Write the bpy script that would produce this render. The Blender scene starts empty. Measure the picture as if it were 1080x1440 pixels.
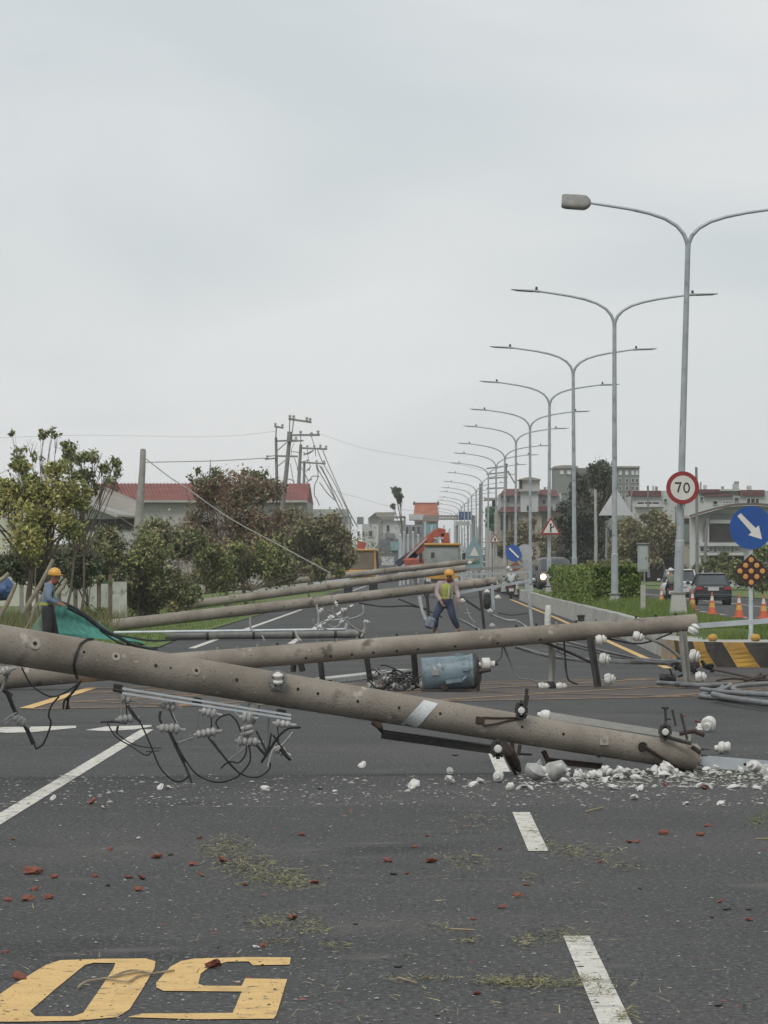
import bpy, math, random
import numpy as np
from mathutils import Vector, Matrix, Euler
from mathutils.geometry import tessellate_polygon
R = math.radians
random.seed(7); NR = np.random.RandomState(11)
sc = bpy.context.scene
col = sc.collection
# ------------------------------------------------------------------ camera, sky, sun, exposure
H = 1.65                      # eye height
F = 6100.0                    # focal length in pixels of a 1080 x 1440 picture
cam_d = bpy.data.cameras.new('camera'); cam = bpy.data.objects.new('camera', cam_d); col.objects.link(cam)
cam_d.sensor_fit = 'VERTICAL'; cam_d.sensor_height = 36; cam_d.sensor_width = 27
cam_d.lens = 36 * F / 1440; cam_d.clip_start = .5; cam_d.clip_end = 6000
cam.location = (0, 0, H)
cam.rotation_euler = (R(90) + math.atan(80 / F), 0, math.atan(40 / F))
sc.camera = cam
w = bpy.data.worlds.new("World"); sc.world = w; w.use_nodes = True
nt = w.node_tree; nt.nodes.clear(); N = nt.nodes.new; L = nt.links.new
out = N('ShaderNodeOutputWorld'); bg = N('ShaderNodeBackground'); bg.inputs['Strength'].default_value = .1
sky = N('ShaderNodeTexSky'); sky.sky_type = 'NISHITA'; sky.sun_disc = False
sky.sun_elevation = R(52); sky.sun_rotation = R(200)
tc = N('ShaderNodeTexCoord'); mp = N('ShaderNodeMapping'); mp.inputs['Scale'].default_value = (1, 1, 2.6)
mp.inputs['Rotation'].default_value = (0, R(14), 0)
n1 = N('ShaderNodeTexNoise'); n1.inputs['Scale'].default_value = 6.5; n1.inputs['Detail'].default_value = 5; n1.inputs['Roughness'].default_value = .45
n1.inputs['Distortion'].default_value = .5
rp = N('ShaderNodeValToRGB')
rp.color_ramp.elements[0].position = .36; rp.color_ramp.elements[0].color = (.64, .69, .71, 1)
rp.color_ramp.elements[1].position = .62; rp.color_ramp.elements[1].color = (.79, .805, .81, 1)
sca = N('ShaderNodeVectorMath'); sca.operation = 'SCALE'; sca.inputs['Scale'].default_value = 9.9
mx = N('ShaderNodeMixRGB'); mx.inputs['Fac'].default_value = .95
L(tc.outputs['Generated'], mp.inputs['Vector']); L(mp.outputs[0], n1.inputs['Vector']); L(n1.outputs['Fac'], rp.inputs['Fac'])
L(rp.outputs[0], sca.inputs[0]); L(sky.outputs[0], mx.inputs['Color1']); L(sca.outputs[0], mx.inputs['Color2'])
L(mx.outputs[0], bg.inputs['Color']); L(bg.outputs[0], out.inputs['Surface'])
sun_d = bpy.data.lights.new('sun', 'SUN'); sun = bpy.data.objects.new('sun', sun_d); col.objects.link(sun)
sun_d.energy = 1.5; sun_d.angle = R(22); sun_d.color = (1, .97, .92)
sun.rotation_euler = Euler((R(38), 0, R(-20)))       # light from above and a little behind the viewer's left
sun.location = (0, 0, 60)
vs = sc.view_settings; vs.view_transform = 'Standard'; vs.look = 'None'; vs.gamma = 1; vs.exposure = 0; vs.use_curve_mapping = False

# ------------------------------------------------------------------ helpers
def at(px, py, Y):            # point at distance Y seen at picture position px, py
    return Vector(((px - 580) / F * Y, Y, H + (800 - py) / F * Y))
def gd(px, py, z=0):          # point on the ground
    Y = (H - z) * F / (py - 800); return Vector(((px - 580) / F * Y, Y, z))
def k(Y): return F / Y        # pixels per metre

class MB:
    def __init__(s): s.v = []; s.f = []; s.m = []; s.mi = 0
    def add(s, vs, fs):
        o = len(s.v); s.v += [tuple(p) for p in vs]
        for f in fs: s.f.append(tuple(i + o for i in f)); s.m.append(s.mi)
        return s
    def box(s, c, size, rot=None, bev=0):
        x, y, z = [a / 2 for a in size]
        if bev:
            b = min(bev, x * .8, y * .8, z * .8); vs = []
            for sz, e in ((-1, b), (-1, 0), (1, 0), (1, b)):
                zz = sz * (z if e else z - b)
                xx, yy = x - e, y - e; cc = b
                vs += [(-xx + cc, -yy, zz), (xx - cc, -yy, zz), (xx, -yy + cc, zz), (xx, yy - cc, zz), (xx - cc, yy, zz), (-xx + cc, yy, zz), (-xx, yy - cc, zz), (-xx, -yy + cc, zz)]
            fs = [tuple(range(7, -1, -1)), tuple(range(24, 32))]
            for r in range(3):
                for i in range(8): j = (i + 1) % 8; fs.append((r * 8 + i, r * 8 + j, r * 8 + 8 + j, r * 8 + 8 + i))
        else:
            vs = [(-x, -y, -z), (x, -y, -z), (x, y, -z), (-x, y, -z), (-x, -y, z), (x, -y, z), (x, y, z), (-x, y, z)]
            fs = [(3, 2, 1, 0), (4, 5, 6, 7), (0, 1, 5, 4), (1, 2, 6, 5), (2, 3, 7, 6), (3, 0, 4, 7)]
        M = rot.to_matrix() if isinstance(rot, Euler) else rot
        c = Vector(c)
        vs = [(M @ Vector(p) if M else Vector(p)) + c for p in vs]
        return s.add(vs, fs)
    def beam(s, a, b, wd, ht, up=(0, 0, 1), bev=0):
        a = Vector(a); b = Vector(b); d = b - a; x = d.normalized(); u = Vector(up)
        y = u.cross(x)
        if y.length < 1e-4: y = Vector((0, 1, 0)).cross(x)
        y.normalize(); z = x.cross(y)
        M = Matrix((x, y, z)).transposed()
        return s.box((a + b) / 2, (d.length, wd, ht), M, bev)
    def tube(s, pts, rad, n=8, caps=True):
        pts = [Vector(p) for p in pts]; m = len(pts)
        if not hasattr(rad, '__len__'): rad = [rad] * m
        vs = []; pr = None
        for i, p in enumerate(pts):
            t = (pts[min(i + 1, m - 1)] - pts[max(i - 1, 0)])
            if t.length < 1e-9: t = Vector((0, 0, 1))
            t.normalize()
            if pr is None:
                pr = t.orthogonal().normalized()
                if abs(t.z) > .9: pr = Vector((1, 0, 0)) - t * t.x; pr.normalize()
            else:
                pr = pr - t * pr.dot(t); pr.normalize()
            q = t.cross(pr)
            for j in range(n):
                a = 2 * math.pi * j / n; vs.append(p + (pr * math.cos(a) + q * math.sin(a)) * rad[i])
        fs = []
        for i in range(m - 1):
            for j in range(n): l = (j + 1) % n; fs.append((i * n + j, i * n + l, i * n + n + l, i * n + n + j))
        if caps: fs.append(tuple(range(n - 1, -1, -1))); fs.append(tuple(range((m - 1) * n, m * n)))
        return s.add(vs, fs)
    def lathe(s, o, ax, prof, n=14):          # prof: (distance along axis, radius)
        ax = Vector(ax).normalized(); o = Vector(o)
        return s.tube([o + ax * (z + 1e-5 * i) for i, (z, r) in enumerate(prof)], [r for z, r in prof], n) if True else s
    def rings(s, o, ax, prof, n=14):
        ax = Vector(ax).normalized(); o = Vector(o); p = ax.orthogonal().normalized(); q = ax.cross(p); vs = []; m = len(prof)
        for z, r in prof:
            for j in range(n):
                a = 2 * math.pi * j / n; vs.append(o + ax * z + (p * math.cos(a) + q * math.sin(a)) * r)
        fs = [(i * n + j, i * n + (j + 1) % n, i * n + n + (j + 1) % n, i * n + n + j) for i in range(m - 1) for j in range(n)]
        fs += [tuple(range(n - 1, -1, -1)), tuple(range((m - 1) * n, m * n))]
        return s.add(vs, fs)
    def poly(s, pts, thick=None):             # flat polygon (any outline), optional vector to extrude along
        pts = [Vector(p) for p in pts]; n = len(pts)
        tri = tessellate_polygon([pts])
        if thick is None: return s.add(pts, [tuple(t) for t in tri])
        t = Vector(thick); vs = pts + [p + t for p in pts]
        fs = [tuple(a) for a in tri] + [tuple(i + n for i in reversed(a)) for a in tri] + [(i, (i + 1) % n, (i + 1) % n + n, i + n) for i in range(n)]
        return s.add(vs, fs)
    def blob(s, c, r, jit=.2, sub=1, rot=None, rng=random):
        vs, fs = ICO[sub]; c = Vector(c); M = (rot or Euler((0, 0, 0))).to_matrix()
        r = r if hasattr(r, '__len__') else (r, r, r)
        return s.add([c + M @ Vector((p[0] * r[0], p[1] * r[1], p[2] * r[2])) * (1 + rng.uniform(-jit, jit)) for p in vs], fs)
    def loft(s, secs, n=20, pw=3.2):          # sections (y, half width, z0, z1) as rounded rectangles
        vs = []
        for y, hw, z0, z1 in secs:
            cz, hz = (z0 + z1) / 2, (z1 - z0) / 2
            for j in range(n):
                a = 2 * math.pi * (j + .5) / n; ca, sa = math.cos(a), math.sin(a)
                vs.append((math.copysign(abs(ca) ** (2 / pw), ca) * hw, y, cz + math.copysign(abs(sa) ** (2 / pw), sa) * hz))
        m = len(secs)
        fs = [(i * n + j, i * n + (j + 1) % n, i * n + n + (j + 1) % n, i * n + n + j) for i in range(m - 1) for j in range(n)]
        fs += [tuple(range(n - 1, -1, -1)), tuple(range((m - 1) * n, m * n))]
        return s.add(vs, fs)
    def xf(s, M):
        s.v = [tuple(M @ Vector(p)) for p in s.v]; return s
    def build(s, name, m, parent=None, smooth=False, label=None, auto=None):
        me = bpy.data.meshes.new(name); me.from_pydata(s.v, [], s.f)
        for x in (m if isinstance(m, (list, tuple)) else [m]): me.materials.append(x)
        if isinstance(m, (list, tuple)): me.polygons.foreach_set('material_index', s.m)
        if smooth: me.shade_smooth() if hasattr(me, 'shade_smooth') else None
        return link(name, me, parent, label)
def link(name, me, parent=None, label=None):
    o = bpy.data.objects.new(name, me); col.objects.link(o)
    if parent is not None:
        o.parent = parent; b = Vector(parent['_o']) if '_o' in parent else Vector()
        if b.length: me.transform(Matrix.Translation(-b))
        o['_o'] = tuple(b)
    elif len(me.vertices):
        co = np.empty(len(me.vertices) * 3, dtype=np.float32); me.vertices.foreach_get('co', co); co = co.reshape(-1, 3)
        c = Vector(((float(co[:, 0].min()) + float(co[:, 0].max())) / 2, (float(co[:, 1].min()) + float(co[:, 1].max())) / 2, float(co[:, 2].min())))
        me.transform(Matrix.Translation(-c)); o.location = c; o['_o'] = tuple(c)
    if label: o['label'] = label
    return o
def smoothen(o, ang=40):
    me = o.data; me.shade_smooth()
    try: me.set_sharp_from_angle(angle=R(ang))
    except Exception: pass
    return o
def _ico():
    t = (1 + 5 ** .5) / 2
    v = [Vector(p).normalized() for p in [(-1, t, 0), (1, t, 0), (-1, -t, 0), (1, -t, 0), (0, -1, t), (0, 1, t), (0, -1, -t), (0, 1, -t), (t, 0, -1), (t, 0, 1), (-t, 0, -1), (-t, 0, 1)]]
    f = [(0, 11, 5), (0, 5, 1), (0, 1, 7), (0, 7, 10), (0, 10, 11), (1, 5, 9), (5, 11, 4), (11, 10, 2), (10, 7, 6), (7, 1, 8), (3, 9, 4), (3, 4, 2), (3, 2, 6), (3, 6, 8), (3, 8, 9), (4, 9, 5), (2, 4, 11), (6, 2, 10), (8, 6, 7), (9, 8, 1)]
    res = [(list(v), list(f))]
    for _ in range(2):
        v = list(v); nf = []; c = {}
        def mid(a, b):
            kk = (min(a, b), max(a, b))
            if kk not in c: c[kk] = len(v); v.append(((v[a] + v[b]) / 2).normalized())
            return c[kk]
        for a, b, d in f:
            x, y, z = mid(a, b), mid(b, d), mid(d, a); nf += [(a, x, z), (b, y, x), (d, z, y), (x, y, z)]
        f = nf; res.append((list(v), list(f)))
    return res
ICO = _ico()
def tag(o, label=None, cat=None, group=None, kind=None):
    if label: o['label'] = label
    if cat: o['category'] = cat
    if group: o['group'] = group
    if kind: o['kind'] = kind
    return o
def thing(name, label, cat, loc=(0, 0, 0), group=None):
    o = bpy.data.objects.new(name, None); col.objects.link(o); o.location = loc; o['_o'] = tuple(loc); o.empty_display_size = .2
    return tag(o, label, cat, group)
def copy_tree(o, parent=None):
    c = o.copy(); col.objects.link(c); c.parent = parent
    for ch in list(o.children): copy_tree(ch, c)
    return c
def dup(o, loc, label, rz=0, scale=1):
    c = copy_tree(o); c.location = loc; c.rotation_euler = (0, 0, rz); c.scale = (scale,) * 3
    if label: c['label'] = label
    return c
def struct(o): o['kind'] = 'structure'; return o
def stuff(o): o['kind'] = 'stuff'; return o

# ------------------------------------------------------------------ materials
def mat(name, c1, c2=None, scale=4, rough=.8, metal=0, bump=0, bscale=None, detail=4, lo=.35, hi=.65, alpha=1, spec=.5, island=0, emit=0, stretch=None, spots=None, transl=0):
    m = bpy.data.materials.new(name); m.use_nodes = True; t = m.node_tree; b = t.nodes['Principled BSDF']
    b.inputs['Roughness'].default_value = rough; b.inputs['Metallic'].default_value = metal
    b.inputs['Specular IOR Level'].default_value = spec; b.inputs['Alpha'].default_value = alpha
    c1 = tuple(c1) + (1,); cur = None
    def nn(sc_, dt=4, ro=.55):
        tcn = t.nodes.new('ShaderNodeTexCoord'); q = t.nodes.new('ShaderNodeTexNoise'); q.inputs['Scale'].default_value = sc_
        q.inputs['Detail'].default_value = dt; q.inputs['Roughness'].default_value = ro; src = tcn.outputs['Object']
        if stretch:
            mm = t.nodes.new('ShaderNodeMapping'); mm.inputs['Scale'].default_value = stretch; t.links.new(src, mm.inputs['Vector']); src = mm.outputs[0]
        t.links.new(src, q.inputs['Vector']); return q.outputs['Fac']
    if c2 is not None:
        r = t.nodes.new('ShaderNodeValToRGB'); r.color_ramp.elements[0].position = lo; r.color_ramp.elements[1].position = hi
        r.color_ramp.elements[0].color = c1; r.color_ramp.elements[1].color = tuple(c2) + (1,)
        t.links.new(nn(scale, detail), r.inputs['Fac']); cur = r.outputs[0]
    if spots:                                  # (colour, scale, threshold, width)
        for sp_c, sp_s, sp_t, sp_w in spots:
            r = t.nodes.new('ShaderNodeMapRange'); r.inputs[1].default_value = sp_t; r.inputs[2].default_value = sp_t + sp_w
            t.links.new(nn(sp_s, 2, .6), r.inputs[0])
            mxx = t.nodes.new('ShaderNodeMixRGB'); t.links.new(r.outputs[0], mxx.inputs['Fac'])
            if cur: t.links.new(cur, mxx.inputs['Color1'])
            else: mxx.inputs['Color1'].default_value = c1
            mxx.inputs['Color2'].default_value = tuple(sp_c) + (1,); cur = mxx.outputs[0]
    if island:
        g = t.nodes.new('ShaderNodeNewGeometry'); hs = t.nodes.new('ShaderNodeHueSaturation')
        mr = t.nodes.new('ShaderNodeMapRange'); mr.inputs[3].default_value = 1 - island; mr.inputs[4].default_value = 1 + island
        t.links.new(g.outputs['Random Per Island'], mr.inputs[0]); t.links.new(mr.outputs[0], hs.inputs['Value'])
        mr2 = t.nodes.new('ShaderNodeMapRange'); mr2.inputs[3].default_value = .5 - .03; mr2.inputs[4].default_value = .5 + .03
        mu = t.nodes.new('ShaderNodeMath'); mu.operation = 'MULTIPLY'; mu.inputs[1].default_value = 7.13; fr = t.nodes.new('ShaderNodeMath'); fr.operation = 'FRACT'
        t.links.new(g.outputs['Random Per Island'], mu.inputs[0]); t.links.new(mu.outputs[0], fr.inputs[0]); t.links.new(fr.outputs[0], mr2.inputs[0]); t.links.new(mr2.outputs[0], hs.inputs['Hue'])
        if cur: t.links.new(cur, hs.inputs['Color'])
        else: hs.inputs['Color'].default_value = c1
        cur = hs.outputs[0]
    if cur: t.links.new(cur, b.inputs['Base Color'])
    else: b.inputs['Base Color'].default_value = c1
    if bump:
        bp = t.nodes.new('ShaderNodeBump'); bp.inputs['Strength'].default_value = bump; bp.inputs['Distance'].default_value = .02
        t.links.new(nn(bscale or scale * 4, 3), bp.inputs['Height']); t.links.new(bp.outputs[0], b.inputs['Normal'])
    if emit:
        b.inputs['Emission Color'].default_value = c1; b.inputs['Emission Strength'].default_value = emit
    return m
asphalt = mat('asphalt', (.050, .050, .0505), (.068, .0675, .067), scale=.35, rough=.9, bump=.5, bscale=70, detail=8,
              spots=[((.075, .074, .071), .22, .52, .16), ((.038, .038, .038), .55, .60, .12), ((.17, .165, .16), 34, .585, .06), ((.022, .022, .022), 27, .585, .06), ((.10, .097, .09), 1.3, .62, .12)], spec=.3)
soil = mat('soil', (.10, .09, .055), (.14, .12, .08), scale=.4, rough=1)
turf = mat('turf', (.07, .11, .02), (.12, .16, .035), scale=1.5, rough=1, bump=.6, bscale=30)
white_paint = mat('white_road_paint', (.62, .60, .54), (.5, .48, .43), scale=6, rough=.75, spots=[((.36, .35, .32), 3, .56, .1), ((.10, .10, .09), 9, .62, .04), ((.14, .135, .13), 60, .62, .05)])
yellow_paint = mat('yellow_road_paint', (.68, .45, .17), (.60, .39, .14), scale=5, rough=.75, spots=[((.50, .33, .13), 2.5, .56, .1), ((.12, .10, .07), 10, .64, .04), ((.22, .16, .09), 70, .62, .05)])
worn_yellow = mat('worn_yellow_paint', (.36, .21, .08), (.20, .14, .09), scale=3, rough=.85, spots=[((.09, .075, .065), 7, .5, .1)])
concrete_pole = mat('pole_concrete', (.185, .16, .13), (.315, .28, .235), scale=1.6, rough=.9, bump=.35, bscale=60, detail=8,
                    spots=[((.12, .105, .085), 3.2, .60, .12), ((.36, .33, .29), 7, .66, .06), ((.11, .095, .075), 45, .64, .06)])
concrete_light = mat('concrete_pale', (.42, .42, .39), (.30, .30, .27), scale=1.3, rough=.9, bump=.3, bscale=20, spots=[((.16, .15, .12), 3, .6, .15)])
concrete_tan = mat('concrete_tan', (.36, .29, .20), (.25, .20, .14), scale=3, rough=.9, bump=.3, bscale=20)
hole_dark = mat('hole_dark', (.02, .018, .016), rough=1)
patch = mat('mortar_patch', (.36, .33, .28), (.27, .24, .20), scale=20, rough=.95)
galv = mat('galvanised_steel', (.42, .45, .46), (.32, .35, .36), scale=3, rough=.5, metal=.25, spots=[((.22, .23, .23), 6, .62, .1)])
galv_light = mat('galvanised_light', (.52, .56, .58), (.42, .45, .47), scale=5, rough=.5, metal=.2)
galv_dull = mat('steel_dull', (.20, .20, .19), (.27, .26, .24), scale=7, rough=.7, metal=.2)
rust = mat('rusted_steel', (.07, .042, .03), (.03, .025, .022), scale=14, rough=.9, metal=.1)
dark_steel = mat('dark_steel', (.035, .034, .033), (.06, .055, .05), scale=12, rough=.7, metal=.2)
porcelain = mat('porcelain', (.66, .66, .63), (.52, .51, .47), scale=9, rough=.4, spots=[((.30, .28, .24), 14, .60, .1)])
porcelain_grey = mat('porcelain_grey', (.42, .42, .40), (.26, .26, .245), scale=15, rough=.35)
cable_black = mat('cable_black', (.012, .012, .013), (.025, .025, .025), scale=9, rough=.6)
cable_grey = mat('cable_grey', (.20, .21, .21), (.12, .125, .125), scale=5, rough=.6)
wire_pale = mat('wire_pale', (.45, .45, .43), (.3, .3, .28), scale=9, rough=.5, metal=.2)
# ------------------------------------------------------------------ haze
hz = bpy.data.materials.new('haze_air'); hz.use_nodes = True; _t = hz.node_tree; _t.nodes.clear()
_o = _t.nodes.new('ShaderNodeOutputMaterial'); _v = _t.nodes.new('ShaderNodeVolumePrincipled'); _v.inputs['Color'].default_value = (.93, .95, .96, 1); _v.inputs['Density'].default_value = .00022; _v.inputs['Anisotropy'].default_value = .1
_t.links.new(_v.outputs[0], _o.inputs['Volume'])
_b = MB(); _b.box((0, 1500, 14), (1900, 3200, 31)); _h = stuff(tag(_b.build('haze', hz), 'thin pale haze over the whole road', 'haze'))
# ------------------------------------------------------------------ ground, road, markings
def sheet(name, pts, m, z=None, sub=0):
    b = MB(); b.poly([(p[0], p[1], p[2] if z is None else z) for p in pts]); o = b.build(name, m); struct(o); return o
sheet('ground', [(-900, -40, 0), (900, -40, 0), (900, 3000, 0), (-900, 3000, 0)], soil, -.03)
sheet('road', [(-60, -8, 0), (40, -8, 0), (40, 88, 0), (22, 92, 0), (19, 110, 0), (19, 1400, 0), (-5.6, 1400, 0), (-5.45, 100, 0), (-5.3, 91, 0), (-6.2, 86, 0), (-12, 82, 0), (-60, 80, 0)], asphalt, 0)
sheet('grass_verge', [(-5.6, 1400, 0), (-5.45, 100, 0), (-5.3, 91, 0), (-6.2, 86, 0), (-12, 82, 0), (-60, 80, 0), (-60, 1400, 0)], turf, .02)
sheet('grass_verge', [(19.2, 111, 0), (19.2, 1400, 0), (80, 1400, 0), (80, 93, 0), (22.2, 93, 0)], turf, .02)
ZM = .004
def mark(pts, m, z=ZM): return sheet('lane_marking', pts, m, z)
def strip(x0, x1, y0, y1, wd, m, z=ZM, n=1):
    b = MB(); h = wd / 2
    for i in range(n):
        a, c = i / n, (i + 1) / n; xa, xc, ya, yc = x0 + (x1 - x0) * a, x0 + (x1 - x0) * c, y0 + (y1 - y0) * a, y0 + (y1 - y0) * c
        b.add([(xa - h, ya, z), (xa + h, ya, z), (xc + h, yc, z), (xc - h, yc, z)], [(0, 1, 2, 3)])
    return struct(b.build('lane_marking', m))
strip(-2.72, -2.72, 8, 44.5, .13, white_paint)
for i in (0, 1, 2): strip(.735, .735, 15.45 + 9.9 * i, 19.5 + 9.9 * i, .118, white_paint)
strip(-4.58, -4.58, 90, 101.5, .15, white_paint); strip(-4.55, -4.5, 117, 176, .15, white_paint); strip(-4.5, -4.5, 190, 420, .15, white_paint)
strip(-2.68, -2.7, 95.5, 103.5, .15, white_paint); strip(-2.72, -2.75, 113, 200, .15, white_paint)
strip(4.24, 4.85, 72, 148, .14, yellow_paint); strip(4.85, 5.3, 148, 235, .14, yellow_paint)
for i in range(30): strip(11.2, 11.2, 95 + i * 10, 99 + i * 10, .12, white_paint)
strip(15.2, 15.2, 96, 420, .14, white_paint)
# two short worn white marks left of the edge line
mark([gd(-12, 1029), gd(10, 1031), gd(45, 1030), (gd(75, 1027)), gd(107, 1024), gd(107, 1021), gd(60, 1022), gd(5, 1023), gd(-12, 1025)], white_paint)
mark([gd(120, 1027), gd(150, 1028.5), gd(190, 1026), gd(213, 1022), gd(213, 1020), gd(150, 1022)], white_paint)
# speed figures painted on the lane
def gpoly(pts): return [gd(x / 2, 1150 + y / 2) for x, y in pts]
o5 = [(818, 394), (700, 393), (550, 397), (510, 404), (480, 420), (440, 465), (440, 478), (460, 488), (680, 490), (655, 550), (400, 552), (360, 562), (560, 568), (770, 566), (778, 555), (808, 455), (690, 453), (680, 474), (575, 474), (558, 468), (565, 440), (590, 420), (640, 406), (700, 405), (712, 416), (815, 414)]
mark(gpoly(o5), yellow_paint)['label'] = 'yellow figure 5 painted on the asphalt'
oo = gpoly([(-100, 560), (-60, 540), (40, 470), (130, 415), (170, 402), (290, 398), (410, 397), (438, 405), (435, 425), (400, 485), (365, 540), (330, 562), (220, 572), (60, 575), (-60, 575), (-100, 572)])
oi = gpoly([(85, 545), (160, 480), (240, 415), (265, 409), (325, 410), (320, 425), (280, 485), (235, 550), (205, 560), (100, 560)])
tri = tessellate_polygon([oo, oi]); b = MB(); b.add([(p[0], p[1], ZM) for p in oo + oi], [tuple(t) for t in tri]); struct(b.build('lane_marking', yellow_paint))['label'] = 'yellow figure 0 painted on the asphalt'
# yellow box junction: border and criss-cross hatching, slightly skewed across the road
def bx_pt(u, v):               # u across 0..1, v depth 0..1
    xl = -4.5 + 0 * v; X = xl + u * 13.5
    y0 = 51.0 + (X + 4.5) * .62; return Vector((X, y0 + v * 9.0, 0))
def ribbon(p, q, wd, m, z):
    p = Vector(p); q = Vector(q); d = (q - p).normalized(); n = Vector((-d.y, d.x, 0)) * wd / 2
    return mark([p + n, q + n, q - n, p - n], m, z)
ribbon(gd(36, 997), gd(128, 968.5), .16, yellow_paint, .010)
ribbon(bx_pt(0, 0), bx_pt(1, 0), .2, worn_yellow, .006); ribbon(bx_pt(0, 1), bx_pt(1, 1), .2, worn_yellow, .006)
ribbon(bx_pt(1, 0), bx_pt(1, 1), .2, worn_yellow, .014)
for i in range(-5, 14, 2):
    a, c = i / 9, (i + 4.4) / 9
    def clip(fa, fb):           # clip the segment to 0..1 in u
        (u0, v0), (u1, v1) = fa, fb
        t0, t1 = 0, 1
        if u1 == u0: return None
        for lim in (0, 1): pass
        lo = (0 - u0) / (u1 - u0); hi = (1 - u0) / (u1 - u0)
        if lo > hi: lo, hi = hi, lo
        t0 = max(0, lo); t1 = min(1, hi)
        if t1 <= t0: return None
        return (u0 + (u1 - u0) * t0, v0 + (v1 - v0) * t0), (u0 + (u1 - u0) * t1, v0 + (v1 - v0) * t1)
    for zz, (s, e) in ((.0075, ((a, 0), (c, 1))), (.009, ((c, 0), (a, 1)))):
        q = clip(s, e)
        if q: ribbon(bx_pt(*q[0]), bx_pt(*q[1]), .16, worn_yellow, zz + .0001 * i)
road_dirt = mat('road_dirt', (.095, .078, .066), (.075, .066, .06), scale=1.2, rough=.95, bump=.3, bscale=30, spots=[((.055, .053, .052), 2.2, .52, .12)])
mark([bx_pt(.0, .02), bx_pt(1, .02), bx_pt(1, .98), bx_pt(0, .98)], road_dirt, .003)

# ------------------------------------------------------------------ median: concrete wall, striped nose, grass
wallX = [(80, 4.66), (85, 4.72), (96, 4.9), (110, 5.05), (131, 5.1), (150, 5.17), (170, 5.24), (200, 5.45), (232, 5.7)]
def wx(Y): return float(np.interp(Y, [a for a, b_ in wallX], [b_ for a, b_ in wallX]))
nose = [(4.66, 80), (4.36, 76.2), (4.62, 74.0), (4.95, 73.2), (5.6, 72.7), (6.3, 72.7), (6.9, 73.2), (7.3, 74.5), (7.4, 77)]
th = thing('median_wall', 'long low pale concrete wall holding the grass median, black and yellow stripes on its nose', 'wall', (6, 73, 0))
Y = 80.0; nW = 0
while Y < 231:
    Y2 = min(Y + 3.8, 232); b = MB(); e = .012
    for (ya, yb) in ((Y + e, Y2 - e),):
        xa, xb = wx(ya), wx(yb); hh = .55 + random.uniform(-.008, .008)
        b.add([(xa + .0, ya, 0), (xa + .22, ya, 0), (xb + .22, yb, 0), (xb, yb, 0), (xa + .05, ya, hh - .02), (xa + .07, ya, hh), (xa + .2, ya, hh), (xb + .2, yb, hh), (xb + .07, yb, hh), (xb + .05, yb, hh - .02)],
              [(0, 4, 9, 3), (4, 5, 8, 9), (5, 6, 7, 8), (6, 1, 2, 7), (0, 1, 6, 5, 4), (3, 9, 8, 7, 2)])
    b.build('wall_panel', concrete_light, th); Y = Y2
# right side of the median
b = MB()
for ya in range(77, 235, 6): b.box((7.4, ya + 3, .15), (.2, 5.96, .3))
b.build('side_kerb', concrete_light, th)
yel_c = mat('barrier_yellow', (.50, .29, .05), (.36, .21, .06), scale=3, rough=.8, spots=[((.2, .15, .09), 6, .6, .12)])
blk_c = mat('barrier_black', (.03, .028, .026), (.06, .055, .045), scale=5, rough=.85)
def nose_pt(s, z):             # walk along the nose outline, s in metres
    acc = 0
    for (a, c) in zip(nose, nose[1:]):
        l = math.hypot(c[0] - a[0], c[1] - a[1])
        if acc + l >= s or (c == nose[-1]):
            t = (s - acc) / l; return Vector((a[0] + (c[0] - a[0]) * t, a[1] + (c[1] - a[1]) * t, z))
        acc += l
Ln = sum(math.hypot(c[0] - a[0], c[1] - a[1]) for a, c in zip(nose, nose[1:]))
tan_end = 5.0
b = MB(); n = 24
for i in range(n):
    s0, s1 = tan_end * i / n, tan_end * (i + 1) / n
    b.add([nose_pt(s0, 0), nose_pt(s1, 0), nose_pt(s1, .42), nose_pt(s0, .42 if i else .5)], [(0, 1, 2, 3)])
b.build('nose_side', concrete_tan, th)
# stripes slanting on the nose face, set end to end
s0 = tan_end; wS = .42; slant = .30; si = 0
st = s0 - slant
while st < Ln:
    b = MB(); m_ = yel_c if si % 2 == 0 else blk_c; q = 6
    for i in range(q):
        z0, z1 = .42 * i / q, .42 * (i + 1) / q; sh0, sh1 = slant * (1 - i / q), slant * (1 - (i + 1) / q)
        pts = []
        for s, z in ((st + sh0, z0), (st + wS + sh0, z0), (st + wS + sh1, z1), (st + sh1, z1)):
            pts.append(nose_pt(min(max(s, s0), Ln), z))
        if (pts[0] - pts[1]).length > .005 or (pts[2] - pts[3]).length > .005: b.add(pts, [(0, 1, 2, 3)])
    if b.f: b.build('painted_stripe', m_, th)
    st += wS; si += 1
b = MB(); c_in = []
for i in range(25): c_in.append(nose_pt(Ln * i / 24, .42))
cc = Vector((5.9, 77.5, .42))
b.add([cc] + c_in, [(0, i + 1, i + 2) for i in range(24)]); b.build('nose_top', concrete_light, th)
for px_, Y_ in ((1002, 73.6), (1062, 73.6)):
    tag(MB().blob(at(px_, 897, Y_) * 1, (.085, .085, .07), .03, 2).build('road_stud', yel_c), 'amber reflector lump on top of the striped median nose, %s' % ('left one' if px_ < 1030 else 'below the blue arrow sign'), 'reflector', 'amber lumps on the striped nose')
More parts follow.
